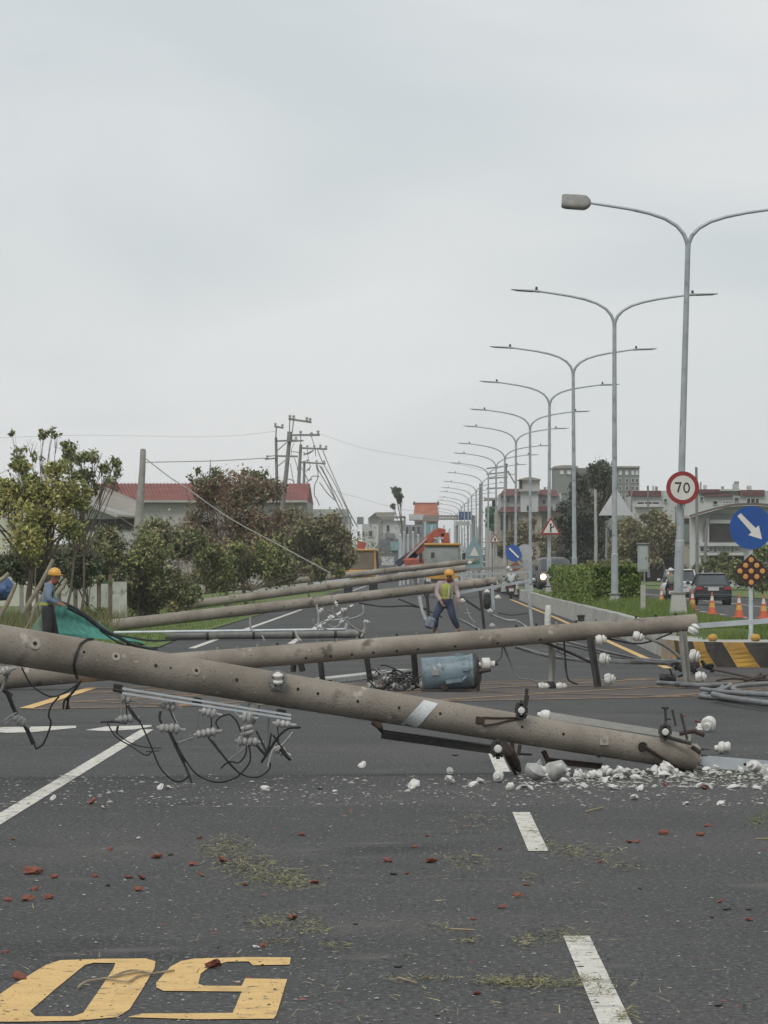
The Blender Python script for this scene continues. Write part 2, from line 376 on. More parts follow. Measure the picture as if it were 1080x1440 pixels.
# mound of soil under the grass
b = MB(); ys = [75.5, 77, 79, 82, 86, 92, 100, 112, 130, 150, 175, 200, 232, 300, 420, 700]
xs = [0, .12, .3, .5, .7, .88, 1]
for y in ys:
    for j, u in enumerate(xs):
        x0, x1 = (wx(y) + .18 if y > 80 else 4.95), 7.32
        hgt = .30 + .3 * math.sin(math.pi * min(1, u * .75 + .25)) if y > 79 else .30 + .12 * math.sin(math.pi * u)
        b.v.append((x0 + (x1 - x0) * u, y, hgt + .03 * math.sin(y * 2.1 + j)))
for i in range(len(ys) - 1):
    for j in range(6): a = i * 7 + j; b.f.append((a, a + 1, a + 8, a + 7)); b.m.append(0)
struct(b.build('median_ground', turf))
def fast_mesh(name, V, Fc, m, parent=None):
    me = bpy.data.meshes.new(name); V = np.asarray(V, dtype=np.float32).reshape(-1, 3); Fc = np.asarray(Fc, dtype=np.int32); n, kk = Fc.shape
    me.vertices.add(len(V)); me.vertices.foreach_set('co', V.ravel()); me.loops.add(n * kk); me.loops.foreach_set('vertex_index', Fc.ravel())
    me.polygons.add(n); me.polygons.foreach_set('loop_start', np.arange(n, dtype=np.int32) * kk); me.polygons.foreach_set('loop_total', np.full(n, kk, dtype=np.int32))
    me.update(calc_edges=True); me.materials.append(m)
    return link(name, me, parent)
grass_m = mat('grass_blades', (.10, .165, .03), (.15, .19, .05), scale=.8, rough=.9, island=.35)
dry_m = mat('dry_weeds', (.19, .17, .08), (.11, .13, .045), scale=.6, rough=.95, island=.4)
def blades(name, P, h, wd, m, parent=None, lean=.5):
    n = len(P); P = np.asarray(P, dtype=float); a = NR.uniform(0, 6.283, n); hh = h * NR.uniform(.5, 1.3, n); l = NR.uniform(0, lean, n) * hh; b_ = NR.uniform(0, 6.283, n)
    d = np.stack([np.cos(a), np.sin(a), 0 * a], 1) * wd / 2; tp = P + np.stack([np.cos(b_) * l, np.sin(b_) * l, hh], 1)
    V = np.stack([P - d, P + d, tp], 1).reshape(-1, 3); return fast_mesh(name, V, np.arange(3 * n).reshape(-1, 3), m, parent)
def meanz(x, y):
    return .5
P = []
for i in range(42000):
    y = 75.5 + (NR.rand() ** 1.6) * 120; u = NR.rand(); x0 = wx(y) + .22 if y > 80 else 5.0
    hgt = .30 + .3 * math.sin(math.pi * min(1, u * .75 + .25)) if y > 79 else .30 + .12 * math.sin(math.pi * u)
    P.append((x0 + (7.3 - x0) * u, y, hgt - .03))
stuff(tag(blades('grass', P, .16, .022, grass_m), 'short green grass on the raised median', 'grass'))
P = []
for i in range(26000):
    y = 84 + (NR.rand() ** 1.5) * 130; x = -5.6 - NR.rand() * 9
    if y < 92 and x > -6.4 - (92 - y): continue
    P.append((x, y, .0))
stuff(tag(blades('grass', P, .1, .03, grass_m), 'short green grass on the left verge', 'grass'))
P = [(-7.6 - NR.rand() * 5 + 0 * i, 88 + NR.rand() * 30, 0) for i in range(9000)]
stuff(tag(blades('weeds', P, .55, .03, dry_m, lean=.9), 'tall dry weeds among the leaning stakes at the left', 'weeds'))
# ------------------------------------------------------------------ street lamps on the median
ORD = ['nearest', 'second', 'third', 'fourth', 'fifth', 'sixth', 'seventh', 'eighth', 'ninth', 'tenth', 'eleventh', 'twelfth', 'thirteenth', 'fourteenth', 'fifteenth', 'sixteenth', 'seventeenth', 'farthest']
lens_m = mat('lamp_lens', (.10, .10, .09), (.14, .14, .125), scale=8, rough=.3)
ARM = [(0, -.05), (-.02, .12), (-.09, .30), (-.24, .48), (-.5, .64), (-.85, .76), (-1.3, .86), (-1.75, .93), (-2.15, .99)]
def lamp_head(root, base, s, tilt=0, big=False):
    """flat head at the end of an arm; s=-1 left, +1 right"""
    b = MB(); L_ = .85
    secs = [(0, .05, -.035, .035), (.08, .08, -.04, .04), (.2, .14, -.03, .035), (.5, .16, -.026, .028), (.78, .15, -.02, .02), (L_, .10, -.012, .012)] if not big else [(0, .05, -.04, .04), (.05, .12, -.06, .06), (.12, .17, -.075, .08), (.3, .18, -.08, .08), (.62, .175, -.07, .07), (.68, .15, -.05, .05)]
    b.loft(secs, 14); M = Matrix.Translation(base) @ Matrix.Rotation(s * -math.pi / 2, 4, 'Z') @ Matrix.Rotation(tilt, 4, 'X')
    if big: M = M @ Matrix.Rotation(R(-62), 4, 'Y') @ Matrix.Diagonal((1.0, .95, 1.3, 1))
    hd = smoothen(b.xf(M).build('lamp_head', galv_dull if big else galv, root))
    q = MB(); q.box((0, .47, -.028), (.22, .5, .012), None, .004) if not big else q.box((0, .36, -.08), (.27, .42, .02), None, .008); q.xf(M).build('lens', lens_m, hd)
    if not big: q = MB(); q.tube([(0, .12, .03), (0, .12, .13)], [.045, .03], 8); q.xf(M).build('light_sensor', dark_steel, hd)
    return hd
def make_lamp(loc, label, lean=0, first=False):
    t = thing('street_lamp', label, 'street lamp', loc, 'double armed street lamps along the median')
    x, y, z = loc; zj = 8.72 if not first else 8.76
    top = Vector((x + lean, y, zj)); zb = 1.12 if first else .93
    b = MB(); n = 12
    hs = [zb, zb + 1.15, zb + 1.17, zb + 3.5, zj - .1, zj]
    rs = [.105, .10, .082, .074, .058, .06]
    b.tube([Vector((x + lean * (h - zb) / (zj - zb), y, h)) for h in hs], rs, n); smoothen(b.build('pole', galv, t))
    for s in (-1, 1):
        pts = [top + Vector((-a * s * (1 if True else 1), 0, c * (1 if s < 0 else .93))) for a, c in ARM]
        pts = [top + Vector((abs(a) * s, 0, c * (1.0 if s < 0 else .9))) for a, c in ARM]
        b = MB(); b.tube(pts, [.052, .048, .045, .042, .038, .036, .033, .031, .028], 10); smoothen(b.build('arm', galv, t))
        lamp_head(t, pts[-1], s, R(4) if s < 0 else R(2), big=(first and s < 0))
    b = MB(); b.tube([(x, y, .2), (x, y, zb - .02)], [.34 if first else .30, .20 if first else .17], 4)
    b.xf(Matrix.Translation((x, y, 0)) @ Matrix.Rotation(R(45), 4, 'Z') @ Matrix.Translation((-x, -y, 0)))
    b.build('pedestal', concrete_light, t)
    b = MB(); b.box((x, y, zb + .0), (.34, .34, .03)); b.build('base_plate', galv_dull, t)
    if first:
        b = MB(); b.box((x + .05, y - .285, .52), (.12, .03, .2)); b.build('access_cover', dark_steel, t)
    return t
make_lamp((5.88, 96, 0), 'nearest double armed street lamp with its tilted grey head and the 70 sign', .22, True)
lampA = make_lamp((5.87, 126, 0), 'second double armed street lamp from the front, on the median')
for kk in range(2, 18):
    Yk = 96 + 30 * kk
    lp_ = dup(lampA, (5.87 + random.uniform(-.05, .05), Yk, 0), '%s double armed grey street lamp %s' % (ORD[kk], 'in the median row' if kk < 17 else 'at the end of the median row'), R(random.uniform(-4, 4))); lp_.rotation_euler.y = R(random.uniform(-.35, .35)); lp_.scale.z = random.uniform(.985, 1.012)

# ------------------------------------------------------------------ fallen concrete poles
class Pole:
    def __init__(s, a, b, ra, rb): s.a = Vector(a); s.b = Vector(b); s.ra = ra; s.rb = rb; s.L = (s.b - s.a).length; s.d = (s.b - s.a).normalized()
    def p(s, t): return s.a + (s.b - s.a) * t
    def r(s, t): return s.ra + (s.rb - s.ra) * t
    def t_px(s, px):
        lo, hi = -2., 3.
        for _ in range(50):
            m = (lo + hi) / 2; q = s.p(m)
            if q.x / q.y * F + 580 < px: lo = m
            else: hi = m
        return lo
    def surf(s, px, py):
        o = Vector((0, 0, H)); r = Vector(((px - 580) / F, 1, (800 - py) / F)).normalized(); w0 = o - s.a; bq = r.dot(s.d); dd = r.dot(w0); e = s.d.dot(w0); den = 1 - bq * bq
        tr = (bq * e - dd) / den; ts = (e - bq * dd) / den; A = o + r * tr; B = s.a + s.d * ts; rr = s.r(ts / s.L); dl = (A - B).length
        back = math.sqrt(max(rr * rr - dl * dl, 0)) / math.sqrt(den); P_ = A - r * back; B = s.a + s.d * (P_ - s.a).dot(s.d); nrm = (P_ - B).normalized(); return B + nrm * s.r((P_ - s.a).dot(s.d) / s.L), nrm
def pole_shaft(t, P, name='shaft', m=None, n=28, seg=40, t0=0, t1=1, hollow=True):
    b = MB(); pts = [P.p(t0 + (t1 - t0) * i / seg) for i in range(seg + 1)]; rs = [P.r(t0 + (t1 - t0) * i / seg) * (1 + random.uniform(-.006, .006)) for i in range(seg + 1)]
    b.tube(pts, rs, n, caps=False)
    # open hollow end with a wall thickness
    e = P.p(t1); rr = rs[-1]; b.tube([e, e - P.d * .001, e - P.d * .5], [rr, rr * .62, rr * .6], n, caps=False)
    b.tube([P.p(t0) , P.p(t0)+P.d*.001], [rs[0], 0.001], n, caps=False)
    o = b.build(name, m or concrete_pole, t); smoothen(o, 50); return o
def disc_on(P, px, py, r, m, name, t, lift=.002, n=10, squash=1, ring=None):
    q, nrm = P.surf(px, py); b = MB(); b.rings(q - nrm * .01, nrm, [(0, r), (.01 + lift, r), (.011 + lift, r * .9)], n); return b.build(name, m, t)
def insulator(b, o, ax, r=.055, L_=.14, sheds=2, n=12):
    """spool / pin insulator profile"""
    pr = [(0, r * .45)]
    for i in range(sheds):
        z = L_ * (i + .15) / sheds; w_ = L_ / sheds
        pr += [(z, r * .5), (z + w_ * .15, r * .95), (z + w_ * .4, r), (z + w_ * .6, r * .8), (z + w_ * .7, r * .45)]
    pr += [(L_, r * .4)]; b.rings(o, ax, pr, n); return b

# ---- the pole in front
P1 = Pole(at(-75, 893, 33.2), at(976, 1065, 35.3), .151, .110)
t1_ = thing('fallen_utility_pole', 'big broken concrete power pole slanting down across the foreground, white strap near its middle', 'power pole', tuple(P1.p(.5) * 1), 'fallen concrete power poles')
P1x = Pole(P1.p(-.75), P1.b, P1.ra + .75 * (P1.ra - P1.rb), P1.rb)
pole_shaft(t1_, P1x, n=40, seg=60)
for px_, py_, r_ in ((49, 905, .018), (118, 917, .01), (163, 923, .014), (219, 936, .014), (240, 939, .008), (276, 943, .014), (333, 956, .013), (419, 969, .013), (447, 975, .012), (503, 986, .012), (561, 995, .012), (619, 1003, .011), (734, 1022, .011), (792, 1032, .012)):
    if px_ in (49, 163, 276): disc_on(P1, px_, py_, r_ * 2.6, patch, 'mortar_patch', t1_, .001, 12)
    disc_on(P1, px_, py_, r_, hole_dark, 'bolt_hole', t1_, .003, 8)
# white strap wound diagonally round the shaft
b = MB(); A_, B_, C_, D_ = (563.4, 1018), (596, 984.5), (616, 989.5), (581, 1029); nu = 12
for i in range(nu + 1):
    for (s_, e_) in ((A_, B_), (D_, C_)):
        u = i / nu; q, nrm = P1.surf(s_[0] + (e_[0] - s_[0]) * u, s_[1] + (e_[1] - s_[1]) * u); b.v.append(tuple(q + nrm * .004))
for i in range(nu): b.f.append((2 * i, 2 * i + 1, 2 * i + 3, 2 * i + 2)); b.m.append(0)
strap_m = mat('white_strap', (.62, .64, .64), (.52, .54, .54), scale=9, rough=.6, bump=.3, bscale=40)
smoothen(b.build('white_strap', strap_m, t1_))
# square plate near the tip
def plate_on(P, px, py, w_, h_, m, name, t, rot=0, lift=.004):
    q, nrm = P.surf(px, py); x = P.d; x = (x - nrm * x.dot(nrm)).normalized(); y = nrm.cross(x)
    M = Matrix((x, y, nrm)).transposed() @ Matrix.Rotation(rot, 3, 'Z'); b = MB(); b.box(q + nrm * lift, (w_, h_, .008), M); return b.build(name, m, t), q, nrm
plt, q, nrm = plate_on(P1, 849, 1041, .075, .075, patch, 'name_plate', t1_, R(8)); disc_on(P1, 849, 1041, .016, concrete_pole, 'plate_boss', t1_, .012)
def D1(px): return P1.p(P1.t_px(px)).y
def bracket_ring(t, px, py, Y, w_, h_, ins=True, m=dark_steel, name='bracket', pm=porcelain):
    """square metal yoke holding a porcelain spool"""
    c = at(px, py, Y); b = MB(); th_ = .012; hw, hh = w_ / 2, h_ / 2
    pts = [c + Vector((math.cos(a) * hw, 0, math.sin(a) * hh)) for a in [R(22.5 + 45 * i) for i in range(8)]]; pts.append(pts[0])
    for p, q in zip(pts, pts[1:]): b.beam(p, q, .04, .014, up=(0, 1, 0))
    o = b.build(name, m, t)
    if ins: b = MB(); b.rings(c + Vector((0, .05, 0)), (0, -1, 0), [(0, hw * .6), (.02, hw * .78), (.05, hw * .55), (.07, hw * .55), (.095, hw * .78), (.11, hw * .6), (.112, hw * .2)], 14); smoothen(b.build('spool_insulator', pm, o))
    return o
def rod(t, pts, Y, r=.008, m=dark_steel, name='rod', n=6):
    b = MB(); b.tube([at(x, y, Y if not isinstance(Y, (list, tuple)) else Y[i]) for i, (x, y) in enumerate(pts)], r, n); return smoothen(b.build(name, m, t))
bracket_ring(t1_, 733, 999, 34.62, .072, .125); rod(t1_, [(736, 1002), (739, 985), (741, 968)], 34.62, .014); rod(t1_, [(740, 992), (743, 978)], 34.6, .009)
bracket_ring(t1_, 935, 1029, 35.1, .075, .11); rod(t1_, [(936, 1016), (935, 995)], 35.1, .011); rod(t1_, [(945, 998), (950, 1021)], 35.15, .009)
rod(t1_, [(957, 1003), (963, 1026), (966, 1040)], 35.12, .011); rod(t1_, [(930, 995), (940, 995.5)], 35.1, .011); rod(t1_, [(936, 1011), (943, 1011)], 35.1, .008)
rod(t1_, [(937, 1036), (958, 1042), (972, 1045)], 35.1, .017); rod(t1_, [(972, 1050), (985, 1058)], 35.2, .02, rust); rod(t1_, [(955, 1032), (975, 1028), (990, 1034)], 35.3, .018, rust)
bracket_ring(t1_, 700, 1053, 34.4, .085, .13)
# clamp band at the top of the shaft and the ring-pin holder
bracket_ring(t1_, 391, 956, 33.93, .115, .12, False, galv_dull); b = MB(); insulator(b, at(391, 963, 33.9), (0, -.2, 1), .042, .10, 2); smoothen(b.build('pin_insulator', porcelain, t1_)); plate_on(P1, 391, 965, .115, .07, galv_dull, 'clamp_plate', t1_)
# rusted recess with its pull strap
q, nrm = P1.surf(675, 1013); b = MB(); b.box(q, (.075, .02, .06), P1.d.to_track_quat('X', 'Z').to_matrix(), .006); b.build('rust_socket', rust, t1_)
def along(P, pts, lift=.006): return [P.surf(x, y)[0] + P.surf(x, y)[1] * lift for x, y in pts]
b = MB(); b.tube(along(P1, [(678, 1009), (695, 1010), (715, 1010), (733, 1010)]), .008, 6); b.build('stay_wire', rust, t1_)
b = MB(); b.tube(along(P1, [(680, 1020), (695, 1018), (712, 1014), (735, 1011)]), .008, 6); b.build('stay_wire', rust, t1_)
disc_on(P1, 903, 1050, .04, hole_dark, 'rust_socket', t1_, .015); b = MB(); b.tube(along(P1, [(905, 1050), (925, 1062), (945, 1074), (962, 1083)], .01), [.016, .014, .014, .012], 6); b.build('rusted_strap', rust, t1_)
# crossarms lying behind and under the shaft
def channel(name, a, c, w_, h_, m, t=None, lip=.012, up=(0, 0, 1)):
    a = Vector(a); c = Vector(c); x = (c - a).normalized(); y = Vector(up).cross(x).normalized(); z = x.cross(y); b = MB(); g = lip
    prof = [(-w_ / 2, -h_ / 2), (w_ / 2, -h_ / 2), (w_ / 2, -h_ / 2 + g), (-w_ / 2 + g, -h_ / 2 + g), (-w_ / 2 + g, h_ / 2 - g), (w_ / 2, h_ / 2 - g), (w_ / 2, h_ / 2), (-w_ / 2, h_ / 2)]
    vs = [p + y * u + z * v for p in (a, c) for u, v in prof]
    fs = [(i, (i + 1) % 8, 8 + (i + 1) % 8, 8 + i) for i in range(8)] + [(0, 3, 2, 1), (0, 7, 4, 3), (4, 7, 6, 5), (8, 9, 10, 11), (8, 11, 12, 15), (12, 13, 14, 15)]
    b.add(vs, fs); return b.build(name, m, t)
o = channel('steel_channel', at(970, 1069, 35.3), at(1150, 1083.5, 35.6), .06, .098, galv_light); tag(o, 'bright galvanised steel channel jutting out of the end of the front fallen pole', 'steel beam')
for ch in ((1047, 1074.5), (1110, 1079)):
    b = MB(); b.rings(at(ch[0], ch[1], 35.32), (0, -1, 0), [(0, .013), (.012, .013), (.0125, .01)], 8); b.build('bolt_hole', hole_dark, o)
o = channel('steel_crossarm', at(772, 1006, 34.95), at(968, 1037, 35.45), .08, .055, concrete_light); tag(o, 'pale grey crossarm lying along the back of the front fallen pole', 'crossarm')
b = MB(); insulator(b, at(778, 1008, 34.95), (-1, 0, .15), .05, .13, 1); smoothen(b.build('end_insulator', porcelain, o))
b = MB(); b.beam(at(536, 1026, 34.7), at(702, 1051, 34.75), .075, .008); b.beam(at(536, 1034, 34.66), at(702, 1057, 34.71), .008, .05); o = b.build('angle_iron', dark_steel); tag(o, 'dark angle iron hanging under the front fallen pole, below the white strap', 'steel bar')
b = MB(); b.beam(at(536, 1028, 34.72), at(702, 1051.5, 34.77), .012, .035); b.build('flange_face', galv_dull, o)
b = MB(); b.tube([at(523, 1015, 34.3), at(533, 1020, 34.3), at(538, 1030, 34.5)], [.02, .03, .012], 8); b.build('end_bolt', rust, o)
b = MB(); b.beam(at(768, 1066, 34.95), at(845, 1074, 35.1), .08, .012); b.beam(at(768, 1070, 34.93), at(845, 1077.5, 35.08), .01, .045); b.beam(at(764, 1056, 34.9), at(771, 1071, 34.93), .03, .03); o = b.build('angle_iron', rust); tag(o, 'rusty angle iron resting on the white shards under the front pole', 'steel bar')
# dark bent bracket under the shaft reaching the road
b = MB(); b.tube([at(704, 1046, 34.6), at(716, 1058, 34.6), (at(724, 1074, 34.7)), at(731, 1084, 34.8)], [.045, .05, .045, .015], 8); b.tube([at(720, 1044, 34.7), at(721, 1062, 34.7)], .016, 6); b.tube([at(731, 1047, 34.7), at(729, 1062, 34.7)], .014, 6); b.tube([at(712, 1064, 34.6), at(725, 1088, 34.75), at(725, 1097, 34.75)], .014, 6); b.tube([at(728, 1060, 34.8), at(748, 1061, 34.8)], .009, 6)
b.build('bent_bracket', rust, t1_)
for i in range(7):
    a_ = 2 * math.pi * i / 7 + .3; y_ = P1.d.orthogonal().normalized(); z_ = P1.d.cross(y_); q = P1.b + (y_ * math.cos(a_) + z_ * math.sin(a_)) * P1.rb * .8; b = MB(); b.tube([q - P1.d * .03, q + P1.d * random.uniform(.02, .06), q + P1.d * random.uniform(.07, .12) + Vector((0, random.uniform(-.02, .02), random.uniform(-.03, .02)))], .0045, 5); b.build('rebar_stub', rust, t1_)
b = MB()
for i in range(26):
    a_ = 2 * math.pi * i / 26; y_ = P1.d.orthogonal().normalized(); z_ = P1.d.cross(y_); q = P1.b + (y_ * math.cos(a_) + z_ * math.sin(a_)) * P1.rb * random.uniform(.78, .93); b.blob(q + P1.d * random.uniform(-.012, .012), (random.uniform(.012, .028),) * 3, .35, 1)
stuff(b.build('crumbled_rim', patch, t1_))

# insulator rack under the shaft
rk = thing('insulator_rack', 'long double steel rail with rows of grey insulators hanging under the front pole', 'insulator rack', tuple(at(290, 990, 34.2)))
for off in (0, 6.5):
    for dy in (0,):
        b = MB(); b.beam(at(172, 968 + off, 33.55), at(409, 1005.5 + off * .8, 33.9), .02, .017); b.build('rail', galv_light, rk)
b = MB(); b.beam(at(176, 970.5, 34.15), at(406, 1007, 34.5), .02, .012); b.build('rail', galv_dull, rk)
for i, (px_, py_) in enumerate(((166, 967), (277, 986), (395, 1003))):
    b = MB(); b.box(at(px_, py_, 34.1), (.075, .1, .06), Euler((0, R(9), 0)), .008); b.tube([at(px_ - 7, py_ + 3, 34.0), at(px_ + 8, py_ + 6, 34.0)], .014, 6); b.build('clamp', dark_steel, rk)
def shed(b, c, ax, r, n=12): b.rings(c, ax, [(0, r * .35), (.006, r * .8), (.016, r), (.03, r * .95), (.042, r * .55), (.05, r * .35)], n)
def string_(c0, n_, r, step, ax, name='insulator_string', parent=None, m=porcelain_grey):
    b = MB(); ax = Vector(ax).normalized()
    for i in range(n_): shed(b, c0 + ax * step * i, ax, r * random.uniform(.85, 1.1))
    b.tube([c0 - ax * .02, c0 + ax * (step * (n_ - 1) + .09)], .012, 6)
    return smoothen(b.build(name, m, parent or rk))
for px_, py_, n_, r_, ax_ in ((170, 981, 2, .036, (1, 0, -.25)), (226, 991, 3, .038, (1, 0, -.15)), (283, 1000, 3, .036, (1, 0, -.2)), (340, 1008, 2, .05, (1, 0, -.1)), (387, 1017, 3, .034, (1, 0, -.1)),
                           (166, 1012, 3, .034, (1, .1, .1)), (224, 1023, 4, .04, (1, .1, -.1)), (276, 1033, 4, .036, (1, 0, .15)), (334, 1042, 4, .042, (1, 0, -.05)), (388, 1052, 2, .038, (1, 0, -.5)), (345, 1020, 2, .06, (.3, 0, -1))):
    string_(at(px_, py_, 33.7), n_, r_, .038, ax_)
b = MB(); b.tube([at(358, 990, 34.0), at(352, 1010, 34.0), at(350, 1022, 34.0)], [.045, .05, .03], 8); b.build('arm_bracket', galv_dull, rk)
b = MB(); pts = [at(345 + 14 * math.cos(R(a)), 1000 + 9 * math.sin(R(a)), 34.0) for a in range(90, 420, 25)]; b.tube(pts, .009, 6); b.build('loop_ring', galv_light, rk)
for a_, c_ in (((171, 984), (170, 1008)), ((176, 984), (178, 1008)), ((228, 996), (226, 1018)), ((238, 996), (247, 1016)), ((280, 1002), (276, 1030)), ((296, 1004), (297, 1028)), ((350, 1022), (346, 1038)), ((378, 1010), (377, 1040)), ((390, 1020), (392, 1048))):
    rod(rk, [a_, ((a_[0] + c_[0]) / 2 + random.uniform(-2, 2), (a_[1] + c_[1]) / 2), c_], 34.15, .005, random.choice([cable_black, wire_pale, galv_dull]), 'hanger')
def curve(name, pts, Y, r, m, parent=None, n=6, sub=5, fn=None):
    P_ = [at(x, y, Y) if fn is None else fn(x, y) for x, y in pts]; Q = []
    for i in range(len(P_) - 1):
        p0 = P_[max(i - 1, 0)]; p1 = P_[i]; p2 = P_[i + 1]; p3 = P_[min(i + 2, len(P_) - 1)]
        for j in range(sub):
            u = j / sub; Q.append(.5 * ((2 * p1) + (p2 - p0) * u + (2 * p0 - 5 * p1 + 4 * p2 - p3) * u * u + (3 * p1 - p0 - 3 * p2 + p3) * u ** 3))
    Q.append(P_[-1]); b = MB(); b.tube(Q, r, n); return smoothen(b.build(name, m, parent), 60)
def z7(pts): return [(130 + x / 3.6, 950 + y / 3.6) for x, y in pts]
def z6(pts): return [(x / 3.6, 900 + y / 3.6) for x, y in pts]
for pts, r_, m_ in (([(180, 150), (240, 235), (290, 340), (340, 460), (400, 525), (450, 535), (490, 505)], .009, 0), ([(180, 150), (205, 200), (245, 235)], .014, 0),
                    ([(40, 235), (100, 233), (150, 238), (175, 240)], .012, 0), ([(75, 240), (120, 310), (200, 360), (270, 403), (300, 385)], .007, 0), ([(120, 290), (200, 345), (290, 365), (350, 365)], .006, 0), ([(270, 385), (340, 380)], .006, 0),
                    ([(385, 280), (430, 380), (480, 480), (505, 550)], .011, 0), ([(395, 285), (440, 375), (480, 440), (530, 500), (620, 538), (720, 520), (790, 450), (800, 400), (790, 350)], .009, 0), ([(430, 340), (432, 370), (470, 440)], .006, 0),
                    ([(510, 315), (470, 328), (435, 340)], .010, 2), ([(585, 310), (650, 390), (700, 450), (745, 495)], .012, 0), ([(610, 330), (680, 430), (750, 495), (830, 515), (890, 480), (902, 440)], .008, 0), ([(780, 350), (775, 400), (740, 440), (700, 435), (670, 450), (650, 470)], .009, 0), ([(790, 345), (740, 390), (690, 430)], .008, 2),
                    ([(1055, 262), (990, 268), (940, 310), (900, 370), (855, 440)], .013, 0), ([(830, 280), (860, 340), (885, 395)], .012, 0), ([(830, 350), (860, 385), (885, 410)], .015, 0), ([(905, 290), (895, 350), (870, 410)], .011, 0), ([(915, 300), (960, 365), (1005, 428)], .011, 0), ([(950, 370), (985, 410), (1003, 425)], .018, 0),
                    ([(1015, 285), (965, 345), (920, 370), (905, 400), (888, 460)], .009, 1), ([(700, 195), (655, 205), (625, 235), (640, 268)], .009, 0), ([(700, 200), (730, 230), (750, 280)], .010, 0), ([(345, 180), (340, 215), (352, 245)], .013, 0), ([(410, 190), (418, 220), (432, 240)], .004, 1), ([(130, 255), (125, 275), (125, 295)], .012, 0), ([(780, 240), (745, 330), (735, 380)], .006, 2)):
    curve('wire', z7(pts), 33.45, r_ * .78, (cable_black, wire_pale, galv_dull)[m_], rk)
lb = thing('fallen_cutout_arm', 'dark slanting rod and looping wires hanging at the far left under the front pole', 'wire tangle', tuple(at(40, 1000, 33.9)))
curve('rod', z6([(-40, 190), (10, 245), (60, 285)]), 33.9, .02, dark_steel, lb); curve('rod', z6([(35, 262), (85, 380), (130, 440), (170, 528)]), 33.85, .017, cable_black, lb)
string_(at(20, 1008, 33.8), 3, .035, .03, (.7, 0, -.5), 'insulator', lb, porcelain_grey); string_(at(2, 946, 33.8), 2, .04, .03, (.9, 0, .3), 'insulator', lb, porcelain_grey)
curve('wire', z6([(110, 140), (150, 215), (200, 260), (260, 287), (310, 275), (370, 240), (412, 205)]), 33.95, .007, cable_black, lb)
curve('wire', z6([(300, 285), (262, 330), (246, 380), (258, 420), (240, 480), (215, 530), (180, 552)]), 33.9, .008, cable_black, lb)
curve('wire', z6([(140, 450), (160, 500), (185, 552)]), 33.9, .006, cable_black, lb)
curve('wire', z6([(5, 260), (30, 200), (40, 140), (20, 100)]), 33.85, .014, galv_dull, lb); curve('wire', z6([(20, 410), (60, 380), (85, 370)]), 33.82, .009, wire_pale, lb); curve('wire', z6([(30, 425), (70, 395), (95, 380)]), 33.82, .009, wire_pale, lb)
for s_ in ([(320, 350), (325, 310), (345, 300), (335, 352)], [(330, 300), (370, 265), (405, 215)], [(350, 350), (345, 300), (395, 225)]): curve('wire', z6(s_), 34.0, .009, cable_black, lb)
q = z6([(470, 2), (440, 2), (405, 25), (385, 65), (372, 120), (380, 160), (392, 195)]); b = MB(); b.tube(along(P1, q[:6], .012) + [at(q[6][0], q[6][1], 33.8)], .010, 6); smoothen(b.build('tie_wire', cable_black, t1_))

# ---- second pole
P2 = Pole(at(-160, 966, 59.2), at(979, 875, 60.2), .168, .117)
t2_ = thing('fallen_utility_pole', 'long concrete pole behind the front one, its tip propped at the median by crossarms', 'power pole', tuple(P2.p(.5)), 'fallen concrete power poles')
pole_shaft(t2_, P2, n=28, seg=50, hollow=True)
for px_ in range(306, 975, 28):
    tt = P2.t_px(px_); c = P2.p(tt); b = MB(); b.tube([c + Vector((0, 0, P2.r(tt) - .01)), c + Vector((0, 0, P2.r(tt) + .035))], [.014, .018], 6); b.build('step_bolt', random.choice([rust, galv_dull, patch]), t2_)
for px_ in (430, 465, 495, 525, 558, 588, 640, 700, 760): disc_on(P2, px_, 0.5 * (800 - (P2.p(P2.t_px(px_)).z - H) * F / 60) * 2 + 7, .018, hole_dark, 'bolt_hole', t2_, .001)
def leg(t, pts, Y, w_=.07, m=dark_steel, name='crossarm'):
    b = MB(); a, c = at(*pts[0], Y), at(*pts[1], Y); b.beam(a, c, .05, w_, up=(0, 1, 0)); x = (c - a).normalized(); b.beam(a + Vector((w_ / 2, .05, 0)), c + Vector((w_ / 2, .05, 0)), .06, .012, up=(0, 1, 0)); return b.build(name, m, t)
leg(t2_, ((449, 928), (453, 964)), 60.2, .045); leg(t2_, ((514, 924), (520, 962)), 60.2, .045); leg(t2_, ((580, 916), (583, 960)), 60.2, .06)
leg(t2_, ((774, 903), (774, 966)), 60.3, .09, concrete_light); leg(t2_, ((827, 897), (838, 966)), 59.9, .10); leg(t2_, ((957, 888), (964, 962)), 59.9, .11, galv_dull)
leg(t2_, ((412, 930), (411, 945)), 60.2, .04); leg(t2_, ((420, 930), (424, 944)), 60.1, .06)
b = MB(); b.box(at(773, 967, 60), (.34, .2, .06)); b.box(at(774, 963, 59.9), (.12, .12, .1), None, .01); b.build('foot_fitting', dark_steel, t2_)
for x_, y_, ax_, r_ in ((757, 965, (1, 0, 0), .055), (782, 965, (1, 0, 0), .055), (838, 901, (1, 0, .2), .075), (843, 926, (1, -.1, -.1), .085), (850, 955, (1, -.1, 0), .085), (972, 891, (.6, 0, 1), .08), (969, 921, (1, -.1, -.2), .095), (978, 953, (1, -.1, .1), .085), (890, 893, (1, 0, -.3), .07)):
    b = MB(); insulator(b, at(x_, y_, 59.8), ax_, r_ * .85, .15, 2); b.rings(at(x_, y_, 59.8), ax_, [(.0, r_ * .8), (.05, r_ * 1.05), (.08, r_ * .9), (.1, r_ * .4)], 12); smoothen(b.build('pin_insulator', porcelain, t2_))
